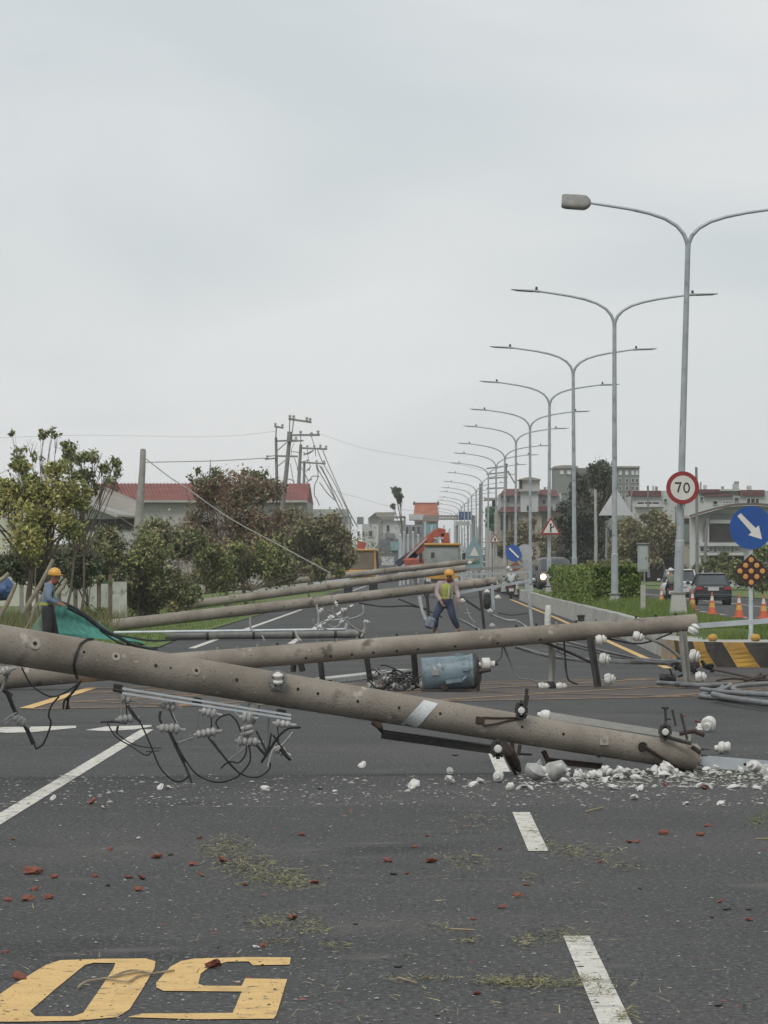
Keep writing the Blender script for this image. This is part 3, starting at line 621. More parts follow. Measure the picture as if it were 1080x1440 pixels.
for pts, r_, m_ in (([(745, 897), (790, 913), (832, 932)], .02, dark_steel), ([(906, 895), (935, 908), (958, 926)], .025, galv_dull), ([(850, 897), (900, 905), (945, 890)], .012, cable_black), ([(700, 890), (715, 925), (728, 952), (748, 956), (760, 964)], .012, cable_grey), ([(706, 905), (704, 925), (690, 935)], .009, cable_grey),
                    ([(793, 900), (795, 930), (799, 955), (812, 962)], .013, cable_black), ([(783, 910), (793, 930), (792, 950)], .008, cable_grey)): curve('wire', pts, 60.1, r_, m_, t2_)
def z8(pts): return [(780 + x / 3.6, 880 + y / 3.6) for x, y in pts]
o = channel('steel_channel', at(968, 881, 60.2), at(1140, 868.5, 60.4), .06, .07, galv_light); tag(o, 'pale steel channel sticking out of the tip of the second fallen pole', 'steel beam')
# cables sagging between the second pole and the median
cb = thing('overhead_cables', 'bundle of sagging grey cables under the tip of the second fallen pole', 'cables', tuple(at(880, 930, 61)))
for pts, r_ in (([(-200, 105), (-60, 145), (60, 165), (200, 175), (400, 185), (620, 180)], .028), ([(-40, 85), (60, 95), (200, 130), (330, 160), (480, 178), (620, 172)], .02), ([(60, 78), (180, 110), (300, 140), (420, 165), (560, 178)], .02), ([(300, 178), (420, 178), (560, 190), (640, 182)], .03), ([(-120, 60), (-20, 110), (120, 170), (190, 185)], .02)):
    curve('cable', z8(pts), 61.2, r_, cable_grey, cb)
for i in range(14):
    x0 = 590 + random.uniform(-10, 170); y0 = 200 + random.uniform(-20, 30); curve('cable', z8([(x0, y0), (x0 + random.uniform(-40, 40), y0 + random.uniform(-10, 25)), (x0 + random.uniform(-20, 60), y0 + random.uniform(0, 45)), (x0 + random.uniform(-40, 50), y0 + random.uniform(10, 50))]), 60.6, random.uniform(.01, .03), random.choice([cable_black, cable_grey, dark_steel]), cb)
# cables lying on the road at the right
cr = thing('road_cables', 'thick grey cables bent double on the road at the right edge', 'cables', tuple(gd(1020, 980)))
def gz(px, py): p = gd(px, py); p.z = .035; return p
for j, (pts, r_) in enumerate((([(520, 300), (640, 308), (760, 314), (850, 322), (800, 345), (738, 368), (860, 380), (960, 393), (1090, 408)], .032), ([(640, 318), (780, 322), (885, 318), (860, 338), (815, 360), (830, 378), (950, 398), (1090, 424)], .034), ([(1100, 377), (1000, 370), (930, 362), (900, 346), (940, 330), (1100, 318)], .032), ([(800, 385), (870, 402), (980, 420), (1100, 436)], .036), ([(740, 365), (900, 385), (1100, 400)], .028))):
    curve('cable', z8(pts), 0, r_, cable_grey, cr, 8, 6, fn=lambda x, y, j=j: gz(x, y) + Vector((0, 0, .02 * j)))
for pts, r_ in (([(760, 235), (840, 250), (930, 270), (1010, 290)], .02), ([(960, 300), (1030, 285), (1100, 262)], .02), ([(1010, 290), (1040, 265), (1060, 280)], .03), ([(820, 300), (900, 290), (1100, 300)], .015)): curve('wire', z8(pts), 0, r_, rust, cr, 6, 5, fn=lambda x, y: gz(x, y) + Vector((0, 0, .03)))
b = MB(); b.tube([gd(927, 961) + Vector((0, 0, .07)), gd(950, 961) + Vector((0, 0, .07))], .07, 12)
for i in range(7): c = gd(929 + i * 3.2, 961) + Vector((0, 0, .07)); b.tube([c, c + Vector((.012, 0, 0))], .078, 12)
tag(smoothen(b.build('cable_splice', cable_black)), 'black ribbed cable splice box on the road beside the lying cables', 'splice box')

# ---- transformer
Yt = 58.3
tr = thing('pole_transformer', 'blue grey cylindrical transformer lying on its side on the road under the second pole', 'transformer', tuple(gd(635, 973)))
tb = mat('transformer_paint', (.17, .235, .27), (.12, .165, .19), scale=4, rough=.5, spots=[((.08, .085, .08), 6, .58, .1), ((.28, .32, .33), 9, .64, .05), ((.10, .06, .04), 13, .66, .05)])
a0, a1 = at(593, 949, Yt), at(667, 944, Yt); ax = (a1 - a0).normalized(); Lt = (a1 - a0).length; rt = .232
b = MB(); b.rings(a0, ax, [(0, rt * .9), (.012, rt), (.02, rt), (.03, rt * .97), (Lt - .06, rt * .97), (Lt - .05, rt * 1.03), (Lt - .02, rt * 1.03), (Lt, rt * .97)], 36); smoothen(b.build('tank', tb, tr), 30)
b = MB(); b.rings(a1, ax, [(0, rt * 1.05), (.03, rt * 1.06), (.05, rt * .9), (.09, rt * .5)], 28); smoothen(b.build('lid', dark_steel, tr), 30)
b = MB()
c = at(668, 937, Yt - .1); b.tube([at(664, 937, Yt - .1), at(680, 934, Yt - .1)], .04, 10); b.rings(at(676, 934, Yt - .1), (1, 0, .02), [(0, .05), (.02, .085), (.12, .085), (.13, .05), (.15, .04), (.19, .045)], 16); smoothen(b.build('bushing', porcelain, tr))
b = MB(); b.tube([at(672, 944, Yt - .15), at(690, 941, Yt - .15)], [.04, .03], 8); b.tube([at(688, 936, Yt - .1), at(700, 933, Yt - .1)], [.03, .02], 8); b.build('terminal', dark_steel, tr)
b = MB(); b.beam(at(627, 959, Yt - .26), at(651, 956, Yt - .26), .03, .05); b.tube([at(650, 957, Yt - .26), at(656, 951, Yt - .26)], .02, 6); b.build('mounting_lug', tb, tr)
b = MB(); b.rings(at(625, 965, Yt - .22), (0, -1, .2), [(0, .045), (.02, .045), (.021, .02)], 10); b.build('drain_plug', rust, tr)
b = MB(); b.box(at(645, 921.5, Yt - .02), (.1, .06, .05)); b.box(at(655, 941, Yt - .24), (.08, .03, .04)); b.tube([at(660, 921, Yt), at(667, 933, Yt - .1)], .018, 6); b.build('lifting_lug', tb, tr)
b = MB(); b.box(at(630, 971, Yt), (.72, .3, .05), None, .01); b.box(at(672, 957, Yt), (.05, .3, .28), None, .01); b.build('cradle', dark_steel, tr)
# wire tangle beside it
tg = thing('wire_tangle', 'heap of tangled black wires and small fittings left of the transformer', 'wire tangle', tuple(gd(555, 968)))
for i in range(34):
    x0, y0 = 552 + random.gauss(4, 19), 957 + random.gauss(0, 7)
    pts = [(x0, y0)]
    for _ in range(4): pts.append((min(pts[-1][0] + random.uniform(-15, 15), 596), min(max(pts[-1][1] + random.uniform(-8, 8), 934 + abs(x0 - 570) * .1), 970)))
    curve('wire', pts, 58.6 + random.uniform(-.4, .4), random.uniform(.006, .015), random.choice([cable_black, cable_black, dark_steel]), tg)
for x_, y_ in ((518, 962), (548, 956), (552, 964), (577, 961), (563, 968), (590, 964)): string_(at(x_, y_, 58.5), 2, .05, .045, (random.uniform(-1, 1), .2, random.uniform(-.4, .6)), 'insulator', tg)
o = channel('steel_channel', gd(455, 957, .04), gd(566, 944, .04), .3, .07, concrete_light, lip=.02); tag(o, 'pale flat beam lying on the road left of the transformer', 'steel beam')

b = MB()
for i in range(9):
    a_ = math.pi * (.62 + .09 * i); y_ = Vector((0, 1, 0)); z_ = ax.cross(y_).normalized(); n_ = (y_ * math.cos(a_) + z_ * math.sin(a_)) 
    b.beam(a0 + ax * .1 + n_ * (rt * .97 + .018), a0 + ax * (Lt - .16) + n_ * (rt * .97 + .018), .008, .035, up=tuple(n_))
stuff(b.build('cooling_ribs', tb, tr)) if False else None
for o_, s_ in ((.2, .004), (.42, .004)): b = MB(); b.rings(a0 + ax * o_, ax, [(0, rt * .985), (.012, rt * .995), (.024, rt * .985)], 36); smoothen(b.build('tank_band', tb, tr), 30)
b = MB(); b.box(at(612, 946, Yt - .232), (.10, .012, .07), Euler((R(-8), R(-4), 0))); b.build('rating_plate', galv_dull, tr)
# ---- far fallen poles
def fallen(a, c, ra, rb, label, seg=30):
    P = Pole(a, c, ra, rb); t = thing('fallen_utility_pole', label, 'power pole', tuple(P.p(.5)), 'fallen concrete power poles'); pole_shaft(t, P, n=20, seg=seg)
    for i in range(9):
        tt = .35 + i * .065; q = P.p(tt); disc_on(P, 580 + q.x / q.y * F, 800 - (q.z - H) / q.y * F + 1.5, .02, hole_dark, 'bolt_hole', t, .002, 6)
    return P, t
P3, t3_ = fallen(at(120, 884, 112), at(697, 817, 114), .165, .118, 'fallen concrete pole whose foot lies just behind the green net')
t3_['label'] = 'fallen concrete pole whose foot lies just behind the green net'
P4, t4_ = fallen(at(235, 855, 152), at(655, 799, 152), .16, .12, 'middle one of three close fallen poles, passing behind the standing worker\'s head')
P5, t5_ = fallen(at(250, 835, 192), at(668, 789, 192), .16, .12, 'farthest fallen concrete pole, topmost of the three lying close together')
for (a, c, w_, Y_, m_) in (((618, 803), (736, 797), .1, 152, galv_dull), ((640, 809), (746, 804), .07, 152, galv), ((644, 834), (747, 816), .07, 113, galv), ((560, 800), (675, 786), .1, 192, galv_dull)):
    b = MB(); b.beam(at(*a, Y_), at(*c, Y_), .08, w_); b.build('crossarm', m_, {113: t3_, 152: t4_, 192: t5_}[Y_])
for a, c, w_, m_ in (((675, 831), (681, 884), .10, dark_steel), ((692, 822), (694, 858), .08, galv), ((742, 820), (748, 882), .1, galv), ((600, 834), (603, 866), .05, dark_steel), ((640, 826), (642, 860), .04, galv_dull)):
    b = MB(); b.beam(at(*a, 112.8), at(*c, 112.8), .08, w_, up=(0, 1, 0)); b.build('crossarm', m_, t3_)
for x_, y_ in ((650, 845), (685, 833), (700, 840), (689, 859), (692, 880), (716, 799), (662, 792)):
    b = MB(); insulator(b, at(x_ - 4, y_, 112.4 if y_ > 810 else 150), (1, 0, .1 * random.uniform(-2, 2)), .075, .15, 1); smoothen(b.build('pin_insulator', porcelain, t3_ if y_ > 810 else t4_))
for pts, r_, m_ in (([(632, 830), (655, 844), (676, 858)], .03, dark_steel), ([(646, 871), (660, 878), (674, 886)], .035, wire_pale), ([(690, 864), (712, 872), (726, 873), (742, 883)], .03, wire_pale), ([(655, 850), (660, 866), (668, 876)], .02, wire_pale), ([(700, 862), (720, 865), (742, 862)], .012, cable_black),
                    ([(505, 848), (540, 853), (575, 852), (600, 856)], .02, cable_black), ([(560, 842), (580, 850), (610, 862), (622, 868)], .02, dark_steel), ([(640, 836), (650, 860), (662, 862)], .012, wire_pale)): curve('wire', pts, 112.5, r_, m_, t3_)
curve('wire', [(590, 838), (592, 852), (598, 870), (606, 880)], 112.5, .05, galv_light, t3_)
# bollards / pale posts in front of the median wall
for x_, y0_, y1_, Y_ in ((770, 851, 886, 117),):
    b = MB(); b.tube([at(x_, 884, Y_), at(x_, 868, Y_), at(x_ + 1, 853, Y_), at(x_ + 1, 851, Y_)], [.09, .085, .075, .05], 12); b.tube([at(x_, 887, Y_), at(x_, 883, Y_)], [.12, .12], 12)
    tag(smoothen(b.build('delineator_post', porcelain)), 'white delineator post beside the median wall, above the second pole', 'road post')
b = MB(); b.box(at(817, 869, 104), (.16, .1, .16), None, .02); b.box(at(817, 866, 104), (.2, .14, .04), None, .01); tag(b.build('bollard_cap', dark_steel), 'small dark grey box standing on the second pole near the median wall', 'box')
# grey post lying on the road, further left
P6 = Pole(at(232, 893, 100.3), at(512, 891, 100.3), .115, .10)
t6_ = thing('fallen_lamp_post', 'dark grey post with a pale pipe on top lying flat on the road', 'fallen post', tuple(P6.p(.5))); pole_shaft(t6_, P6, m=galv_dull, n=16, seg=16)
b = MB(); b.tube([at(160, 889.5, 100), at(300, 887.5, 100), at(486, 885, 100)], .032, 8); b.tube([at(486, 885, 100), at(489, 874, 100)], .04, 8); smoothen(b.build('conduit', galv_light, t6_))
for x_ in (290, 355, 411, 470, 505):
    tt = P6.t_px(x_); b = MB(); b.tube([P6.p(tt), P6.p(tt) + P6.d * .06], P6.r(tt) + .008, 16); b.build('band', dark_steel, t6_)
for pts in ([(445, 850), (448, 868), (446, 884)], [(455, 852), (456, 868), (452, 880), (446, 885)], [(470, 851), (468, 862), (478, 868), (486, 862), (490, 850)], [(490, 871), (506, 866), (511, 860), (510, 850)], [(475, 868), (480, 876), (470, 882), (462, 878)], [(442, 880), (456, 874), (470, 872), (490, 868)], [(508, 896), (513, 884), (512, 876)], [(460, 858), (470, 862), (478, 868), (492, 853)], [(415, 886), (418, 895), (424, 903), (430, 915)], [(352, 868), (352, 880), (356, 888)], [(368, 893), (372, 903), (370, 920)], [(440, 870), (444, 880), (460, 885)], [(480, 855), (484, 870), (500, 884), (514, 890)]):
    curve('bent_rod', pts, 99.5, random.uniform(.012, .028), random.choice([wire_pale, galv, galv_dull]), t6_)
for x_, y_ in ((453, 856), (462, 870), (480, 858), (478, 876), (512, 874), (474, 852), (447, 881)): string_(at(x_, y_, 99.4), 2, .05, .05, (random.uniform(-1, 1), 0, random.uniform(-1, 1)), 'insulator', t6_, porcelain)
# ------------------------------------------------------------------ trees and bushes
bark = mat('bark', (.10, .08, .06), (.16, .13, .10), scale=8, rough=.95, bump=.4, bscale=30)
twig_m = mat('dry_twigs', (.17, .13, .10), (.24, .20, .15), scale=3, rough=.95)
def leafm(name, c, c2, isl=.45, sc_=.7): return mat(name, c, c2, scale=sc_, rough=.75, island=isl, lo=.3, hi=.7)
lf_yel = leafm('leaf_yellow_green', (.25, .27, .06), (.36, .31, .11)); lf_grn = leafm('leaf_green', (.115, .155, .05), (.21, .235, .075))
lf_dark = leafm('leaf_dark', (.06, .08, .04), (.10, .12, .055)); lf_olive = leafm('leaf_olive', (.17, .165, .075), (.25, .225, .12))
lf_red = leafm('leaf_wilted_red', (.19, .105, .07), (.25, .17, .11)); lf_brown = leafm('leaf_brown', (.2, .165, .10), (.27, .235, .15)); lf_conifer = leafm('leaf_conifer', (.045, .055, .04), (.075, .085, .06))
def leaves(name, blobs, n, size, m, parent, flat=.0, shell=.45):
    """blobs: (centre, (rx, ry, rz)); n leaf faces over all of them"""
    vol = np.array([b_[1][0] * b_[1][1] * b_[1][2] for b_ in blobs]) ** .67; vol = vol / vol.sum(); idx = NR.choice(len(blobs), n, p=vol)
    C = np.array([tuple(b_[0]) for b_ in blobs])[idx]; Rr = np.array([b_[1] for b_ in blobs])[idx]
    d = NR.normal(size=(n, 3)); d /= np.linalg.norm(d, axis=1)[:, None]; rad = NR.uniform(shell, 1, n) ** .6 * NR.uniform(.75, 1.12, n)
    # clump: pull leaves towards random clump centres
    nc = max(8, n // 26); cc = NR.normal(size=(nc, 3)); cc /= np.linalg.norm(cc, axis=1)[:, None]; cc *= (NR.uniform(.15, 1.35, nc) ** .5)[:, None]
    ci = NR.randint(0, nc, n); Pn = cc[ci] + d * rad[:, None] * .24
    Pn += NR.normal(0, .10, (n, 3)) + (NR.rand(n, 1) < .22) * NR.normal(0, .42, (n, 3)); P_ = C + Pn * Rr; a = NR.normal(size=(n, 3)); a /= np.linalg.norm(a, axis=1)[:, None]; b_ = NR.normal(size=(n, 3)); b_ -= a * (a * b_).sum(1)[:, None]; b_ /= np.linalg.norm(b_, axis=1)[:, None]
    s_ = (size * NR.uniform(.55, 1.35, n))[:, None]
    V = np.stack([P_ - a * s_ * .5, P_ + b_ * s_ * .22, P_ + a * s_ * .5, P_ - b_ * s_ * .22], 1).reshape(-1, 3)
    return fast_mesh(name, V, np.arange(4 * n).reshape(-1, 4), m, parent)
def twigs(b, c, r, n, rad=.012, up=.5, ln=(.4, 1.)):
    c = Vector(c)
    for _ in range(n):
        d = Vector((random.gauss(0, 1), random.gauss(0, 1), random.gauss(up, .8))).normalized(); s = c + Vector([random.gauss(0, .38) * r[i] for i in range(3)]); l = random.uniform(*ln) * r[2]
        m_ = s + d * l * .5 + Vector([random.gauss(0, .07) * l for _ in range(3)]); b.tube([s, m_, s + d * l + Vector([random.gauss(0, .1) * l for _ in range(3)])], [rad, rad * .7, rad * .25], 3, False)
def tree(name, label, cat, base, blobs_px, Y, parts, trunk_r=.08, group=None, trunks=None, twn=0, tw_m=None, depth=None, twr=.012):
    """blobs_px: (px, py, radius px); parts: list of (material, leaf count, leaf size, blob subset or None)"""
    t = thing(name, label, cat, tuple(base), group); kk = k(Y)
    bl = [(at(x, y, Y + random.uniform(-1, 1) * (depth or .8)), (r / kk, r / kk * 1.1, r / kk * .95)) for x, y, r in blobs_px]
    bl0 = bl; bl = []
    for c_, r_ in bl0:
        for _ in range(random.choice((2, 3, 3, 4))):
            s_ = random.uniform(.34, .74); bl.append((c_ + Vector([random.uniform(-.72, .72) * r_[i] for i in range(3)]), tuple(q_ * s_ * random.uniform(.8, 1.25) for q_ in r_)))
    if parts: parts = [(m_, n_, z_, [j_ for j_ in range(len(bl)) if sb_ is None or random.random() < .55]) for m_, n_, z_, sb_ in parts]
    b = MB()
    for tr_ in (trunks or [tuple(base)]):
        tr_ = Vector(tr_)
        tops = sorted(bl, key=lambda q: (q[0] - tr_).length)
        fork = tr_ + (sum((q[0] for q in bl), Vector()) / len(bl) - tr_) * .45; b.tube([tr_, (tr_ + fork) / 2 + Vector((random.uniform(-.1, .1), 0, 0)), fork], [trunk_r, trunk_r * .8, trunk_r * .65], 7)
        for q in [(c_, r_) for c_, r_ in bl0]:
            m_ = (fork + q[0]) / 2 + Vector((random.uniform(-.15, .15), random.uniform(-.2, .2), random.uniform(-.1, .25))); b.tube([fork, m_, q[0]], [trunk_r * .5, trunk_r * .32, trunk_r * .12], 5, False)
            for _ in range(5): e = q[0] + Vector([random.uniform(-1, 1) * q[1][i] * .9 for i in range(3)]); b.tube([m_.lerp(q[0], random.uniform(.2, 1)), e], [trunk_r * .2, trunk_r * .06], 4, False)
    smoothen(b.build('trunk', bark, t))
    if twn:
        b = MB()
        for q in bl0: twigs(b, q[0], q[1], int(twn * .9), twr * .8, .7, (.5, 1.5))
        stuff(b.build('twigs', tw_m or twig_m, t))
    for m_, n, sz, sub in parts: leaves('foliage', [bl[i] for i in sub] if sub else bl, n, sz, m_, t)
    return t
Yl = 112
tree('leafy_tree', 'tall yellow green storm-thinned tree at the left edge', 'tree', at(40, 888, Yl), [(8, 700, 30), (38, 690, 24), (66, 700, 24), (82, 672, 22), (98, 700, 26), (72, 735, 34), (20, 745, 34), (100, 740, 26), (30, 660, 12), (-20, 720, 40), (45, 770, 30)], Yl,
     [(lf_yel, 7500, .13, None), (lf_grn, 3200, .13, [2, 3, 4, 5, 6, 7])], .10, trunks=[at(40, 880, Yl), at(80, 880, Yl)], twn=7, twr=.014)
tree('leafy_tree', 'pair of thin upright sprays of dark leaves above the yellow green tree', 'tree', at(55, 870, 116), [(60, 611, 8), (72, 605, 5), (80, 613, 5), (16, 608, 5), (44, 634, 12), (55, 643, 8), (24, 660, 16), (60, 655, 10), (30, 640, 10)], 116, [(lf_grn, 420, .13, None), (lf_olive, 160, .12, None)], .03, twn=12, twr=.009)
tree('leafy_tree', 'wind-stripped tree with dark leaf tufts beside the grey gabled roof', 'tree', at(112, 880, 120), [(92, 632, 9), (100, 640, 12), (114, 648, 10), (122, 668, 11), (135, 645, 11), (148, 655, 10), (160, 652, 9), (168, 662, 7), (104, 668, 12), (128, 690, 10), (112, 705, 12), (150, 672, 8), (96, 720, 14)], 120,
     [(lf_grn, 1900, .13, None), (lf_olive, 600, .12, None)], .045, trunks=[at(112, 880, 120), at(88, 880, 120)], twn=9, twr=.012)
def bush(label, blobs, Y, parts, tw=26, tm=None, grp=None, cat='bush', depth=1.5, twr=.014):
    parts = [(m_, int(n_ * 1.5), z_, s_) for m_, n_, z_, s_ in parts]
    base = at(sum(q[0] for q in blobs) / len(blobs), 800, Y); base.z = .02; return tree('bush', label, cat, base, blobs, Y, parts, .06, grp, twn=tw, tw_m=tm, depth=depth, twr=twr)
bush('broad dark green and brown bush behind the net and the concrete stub', [(120, 778, 30), (160, 765, 28), (205, 768, 30), (238, 760, 28), (250, 800, 34), (215, 815, 38), (168, 815, 30), (245, 845, 24), (198, 850, 26), (140, 800, 30), (262, 775, 24), (185, 790, 34)], 145,
     [(lf_olive, 14000, .14, None), (lf_yel, 2200, .13, None), (lf_dark, 9000, .15, [4, 5, 6, 7, 8, 9, 11]), (lf_grn, 7500, .16, [3, 4, 7, 10])], 55)
bush('dark thicket of broken branches under the yellow green tree', [(38, 797, 26), (72, 795, 24), (100, 800, 22), (60, 812, 20), (15, 790, 20), (120, 790, 22), (50, 785, 20), (88, 785, 20), (30, 812, 16), (105, 815, 16)], 124, [(lf_dark, 9500, .15, None), (lf_brown, 1500, .12, None)], 60, bark)
tree('wilted_tree', 'wilted reddish brown tree in front of the red warehouse roof', 'tree', at(325, 870, 178), [(288, 695, 24), (315, 690, 24), (345, 690, 24), (370, 692, 22), (285, 730, 28), (325, 735, 34), (365, 740, 26), (300, 775, 26), (345, 775, 26), (390, 735, 22), (268, 760, 20)], 178,
     [(lf_red, 6500, .16, None), (lf_brown, 4200, .15, None), (lf_olive, 2800, .16, None), (lf_dark, 1800, .17, [4, 5, 6, 7])], .1, trunks=[at(318, 862, 178), at(348, 862, 178)], twn=70, tw_m=mat('red_twigs', (.15, .085, .06), (.19, .13, .09), scale=2, rough=1), twr=.017, depth=2)
tree('leafy_tree', 'row of small dark leaf tufts sticking up above the wilted red tree', 'tree', at(330, 830, 184), [(272, 668, 7), (280, 662, 5), (305, 668, 9), (298, 676, 6), (330, 668, 7), (348, 664, 8), (358, 670, 7), (374, 668, 6), (384, 690, 10), (378, 676, 7), (290, 678, 12), (320, 680, 12), (362, 680, 12)], 184, [(lf_dark, 900, .18, None), (lf_grn, 500, .18, None)], .05, twn=4, twr=.014)
bush('green undergrowth at the foot of the wilted tree', [(280, 800, 26), (310, 808, 22), (345, 802, 24), (380, 800, 26), (410, 800, 22), (265, 820, 24), (295, 775, 16), (340, 778, 14), (440, 802, 14), (470, 800, 10)], 170, [(lf_grn, 7000, .17, None), (lf_olive, 5500, .16, None), (lf_yel, 1800, .15, None)], 44)
bush('olive brown thicket beneath the leaning power poles', [(400, 730, 22), (425, 745, 24), (455, 748, 22), (478, 762, 18), (410, 770, 26), (445, 780, 26), (475, 785, 20), (390, 760, 24), (385, 790, 20), (432, 730, 14), (490, 778, 10)], 215,
     [(lf_olive, 12000, .21, None), (lf_brown, 7000, .19, None), (lf_grn, 3500, .2, [4, 5, 7])], 60, twr=.02)
# dark conifer-like tree beyond the hedge and bushes on the right
tree('dark_tree', 'big dark grey green tree behind the second street lamp', 'tree', at(825, 822, 300), [(850, 657, 9), (862, 665, 7), (838, 668, 15), (852, 682, 16), (828, 692, 22), (848, 705, 20), (812, 712, 24), (835, 735, 30), (808, 750, 24), (852, 755, 18), (795, 735, 14), (824, 775, 28), (848, 790, 14), (800, 785, 16)], 300,
     [(lf_conifer, 20000, .27, None), (lf_dark, 9000, .25, None)], .16, twn=30, tw_m=bark, twr=.03, depth=2)
RB = 'scrubby bushes beyond the right hand road'
tree('roadside_tree', 'pale wind-burnt trees directly right of the second lamp', 'trees', at(890, 815, 270), [(872, 745, 14), (886, 738, 16), (902, 750, 18), (882, 765, 18), (912, 765, 16), (866, 770, 12)], 270, [(lf_olive, 5200, .2, None), (lf_brown, 2400, .2, None), (lf_grn, 1700, .2, None)], .08, RB, twn=30, twr=.02)
tree('roadside_tree', 'pale wind-burnt trees between the utility box and the nearest lamp', 'trees', at(935, 815, 262), [(925, 742, 16), (942, 752, 16), (932, 768, 18), (915, 782, 14), (948, 775, 12), (920, 725, 7), (905, 730, 6)], 262, [(lf_olive, 4600, .2, None), (lf_brown, 2600, .2, None), (lf_grn, 1500, .2, None)], .08, RB, twn=34, twr=.02)
bush('green shrubs at the right edge beneath the blue arrow sign', [(1020, 800, 12), (1040, 808, 14), (1062, 812, 14), (1085, 810, 16), (1078, 785, 14), (1095, 790, 14), (1062, 795, 10), (1035, 792, 9)], 225, [(lf_grn, 7500, .18, None), (lf_olive, 2500, .18, None)], 12, grp=RB)
bush('low shrubs behind the sedan at the foot of the arched building', [(960, 800, 8), (985, 795, 9), (1005, 796, 8), (1020, 780, 8)], 285, [(lf_grn, 1800, .2, None), (lf_dark, 900, .2, None)], 8, grp=RB)
bush('brown bare scrub under the tan apartment house', [(722, 762, 14), (738, 752, 16), (758, 760, 14), (742, 776, 14), (780, 768, 14), (705, 775, 10), (770, 785, 12), (745, 735, 8)], 330, [(lf_brown, 4200, .22, None), (lf_olive, 2400, .22, None)], 26, twr=.03, grp=RB)
tree('street_tree', 'small bright green tree crown among the far lamp posts', 'tree', at(692, 812, 460), [(692, 722, 8), (690, 735, 8), (696, 745, 6)], 460, [(leafm('leaf_fresh', (.05, .14, .07), (.09, .2, .10)), 1500, .3, None)], .08, twn=0)
b_ = tree('ragged_tree', 'scraggly narrow dark tree standing above the far white houses', 'tree', at(574, 812, 520), [(555, 690, 4), (561, 688, 4), (562, 697, 5), (564, 704, 4), (553, 713, 3.5), (558, 696, 4)], 520, [(lf_dark, 900, .45, None)], .13, trunks=[at(574, 812, 520)], twn=2, twr=.03)
# trimmed hedge on the median
hd = thing('hedge', 'trimmed green hedge along the median behind the second street lamp', 'hedge', (6.1, 150, .4))
hb = []
lf_hedge = leafm('leaf_hedge', (.11, .165, .03), (.17, .22, .05), .4, .5); lf_hedge2 = leafm('leaf_hedge_top', (.14, .17, .05), (.2, .19, .07))
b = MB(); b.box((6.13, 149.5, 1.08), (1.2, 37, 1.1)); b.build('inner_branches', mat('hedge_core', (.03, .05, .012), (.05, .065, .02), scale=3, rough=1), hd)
n = 30000; P_ = np.stack([NR.uniform(5.42, 6.85, n), 130.2 + NR.rand(n) ** 1.4 * 38.5, NR.uniform(.45, 1.74, n)], 1)
side = NR.randint(0, 4, n); P_[side == 0, 0] = 5.46 + NR.normal(0, .05, (side == 0).sum()); P_[side == 1, 1] = 130.4 + NR.normal(0, .08, (side == 1).sum()); P_[side == 2, 2] = 1.70 + NR.normal(0, .035, (side == 2).sum()); P_[side == 3, 0] = 6.8 + NR.normal(0, .05, (side == 3).sum())
def leaf_pts(name, P_, size, m, parent):
    n = len(P_); a = NR.normal(size=(n, 3)); a /= np.linalg.norm(a, axis=1)[:, None]; c = NR.normal(size=(n, 3)); c -= a * (a * c).sum(1)[:, None]; c /= np.linalg.norm(c, axis=1)[:, None]; s_ = (size * NR.uniform(.6, 1.3, n))[:, None]
    V = np.stack([P_ - a * s_ * .5, P_ + c * s_ * .28, P_ + a * s_ * .5, P_ - c * s_ * .28], 1).reshape(-1, 3); return fast_mesh(name, V, np.arange(4 * n).reshape(-1, 4), m, parent)
leaf_pts('foliage', P_, .10, lf_hedge, hd)
n = 3500; P_ = np.stack([NR.uniform(5.42, 6.85, n), NR.uniform(130.2, 168, n), 1.73 + NR.normal(0, .03, n)], 1); leaf_pts('foliage', P_, .09, lf_hedge2, hd)
bush('scruffy low shrub on the median just behind the hedge', [(776, 803, 5), (784, 800, 6), (778, 818, 5)], 172, [(lf_grn, 1500, .12, None), (lf_hedge, 1500, .12, None)], 10)
bush('ragged weeds and seedlings poking up right behind the hedge', [(845, 792, 8), (862, 788, 8), (830, 795, 6), (852, 800, 8), (880, 792, 6)], 172, [(lf_olive, 1500, .12, None), (lf_grn, 1500, .12, None)], 14)
P = [(5.5 + NR.rand() * 1.7, 110 + NR.rand() * 24, .5) for i in range(5000)]
stuff(tag(blades('weeds', P, .3, .03, grass_m, lean=.6), 'longer grass round the foot of the second street lamp', 'weeds'))

# ------------------------------------------------------------------ buildings
wall_w = mat('wall_white', (.50, .51, .50), (.40, .41, .40), scale=.25, rough=.9, spots=[((.26, .26, .25), .6, .6, .2)])
wall_w2 = mat('wall_offwhite', (.44, .44, .42), (.34, .33, .31), scale=.5, rough=.9)
wall_tan = mat('wall_tan', (.36, .32, .25), (.28, .25, .20), scale=.3, rough=.9, spots=[((.17, .15, .13), .5, .6, .15)])
wall_grey = mat('wall_grey_green', (.165, .18, .165), (.20, .21, .19), scale=.1, rough=.9)
roof_red = mat('roof_red', (.20, .058, .047), (.25, .085, .07), scale=.5, rough=.8, spots=[((.14, .07, .06), .7, .56, .15)]); roof_maroon = mat('roof_maroon', (.105, .045, .045), (.14, .06, .055), scale=.8, rough=.8)
roof_grey = mat('roof_grey', (.23, .21, .18), (.30, .28, .24), scale=.4, rough=.85, spots=[((.12, .10, .085), .7, .6, .1)])
glass = mat('window_glass', (.03, .035, .04), (.06, .065, .07), scale=.6, rough=.15); frame_w = mat('window_frame', (.45, .45, .44), rough=.6)
shade_m = mat('dark_interior_and_shade', (.03, .03, .028), (.05, .045, .04), scale=1, rough=1)
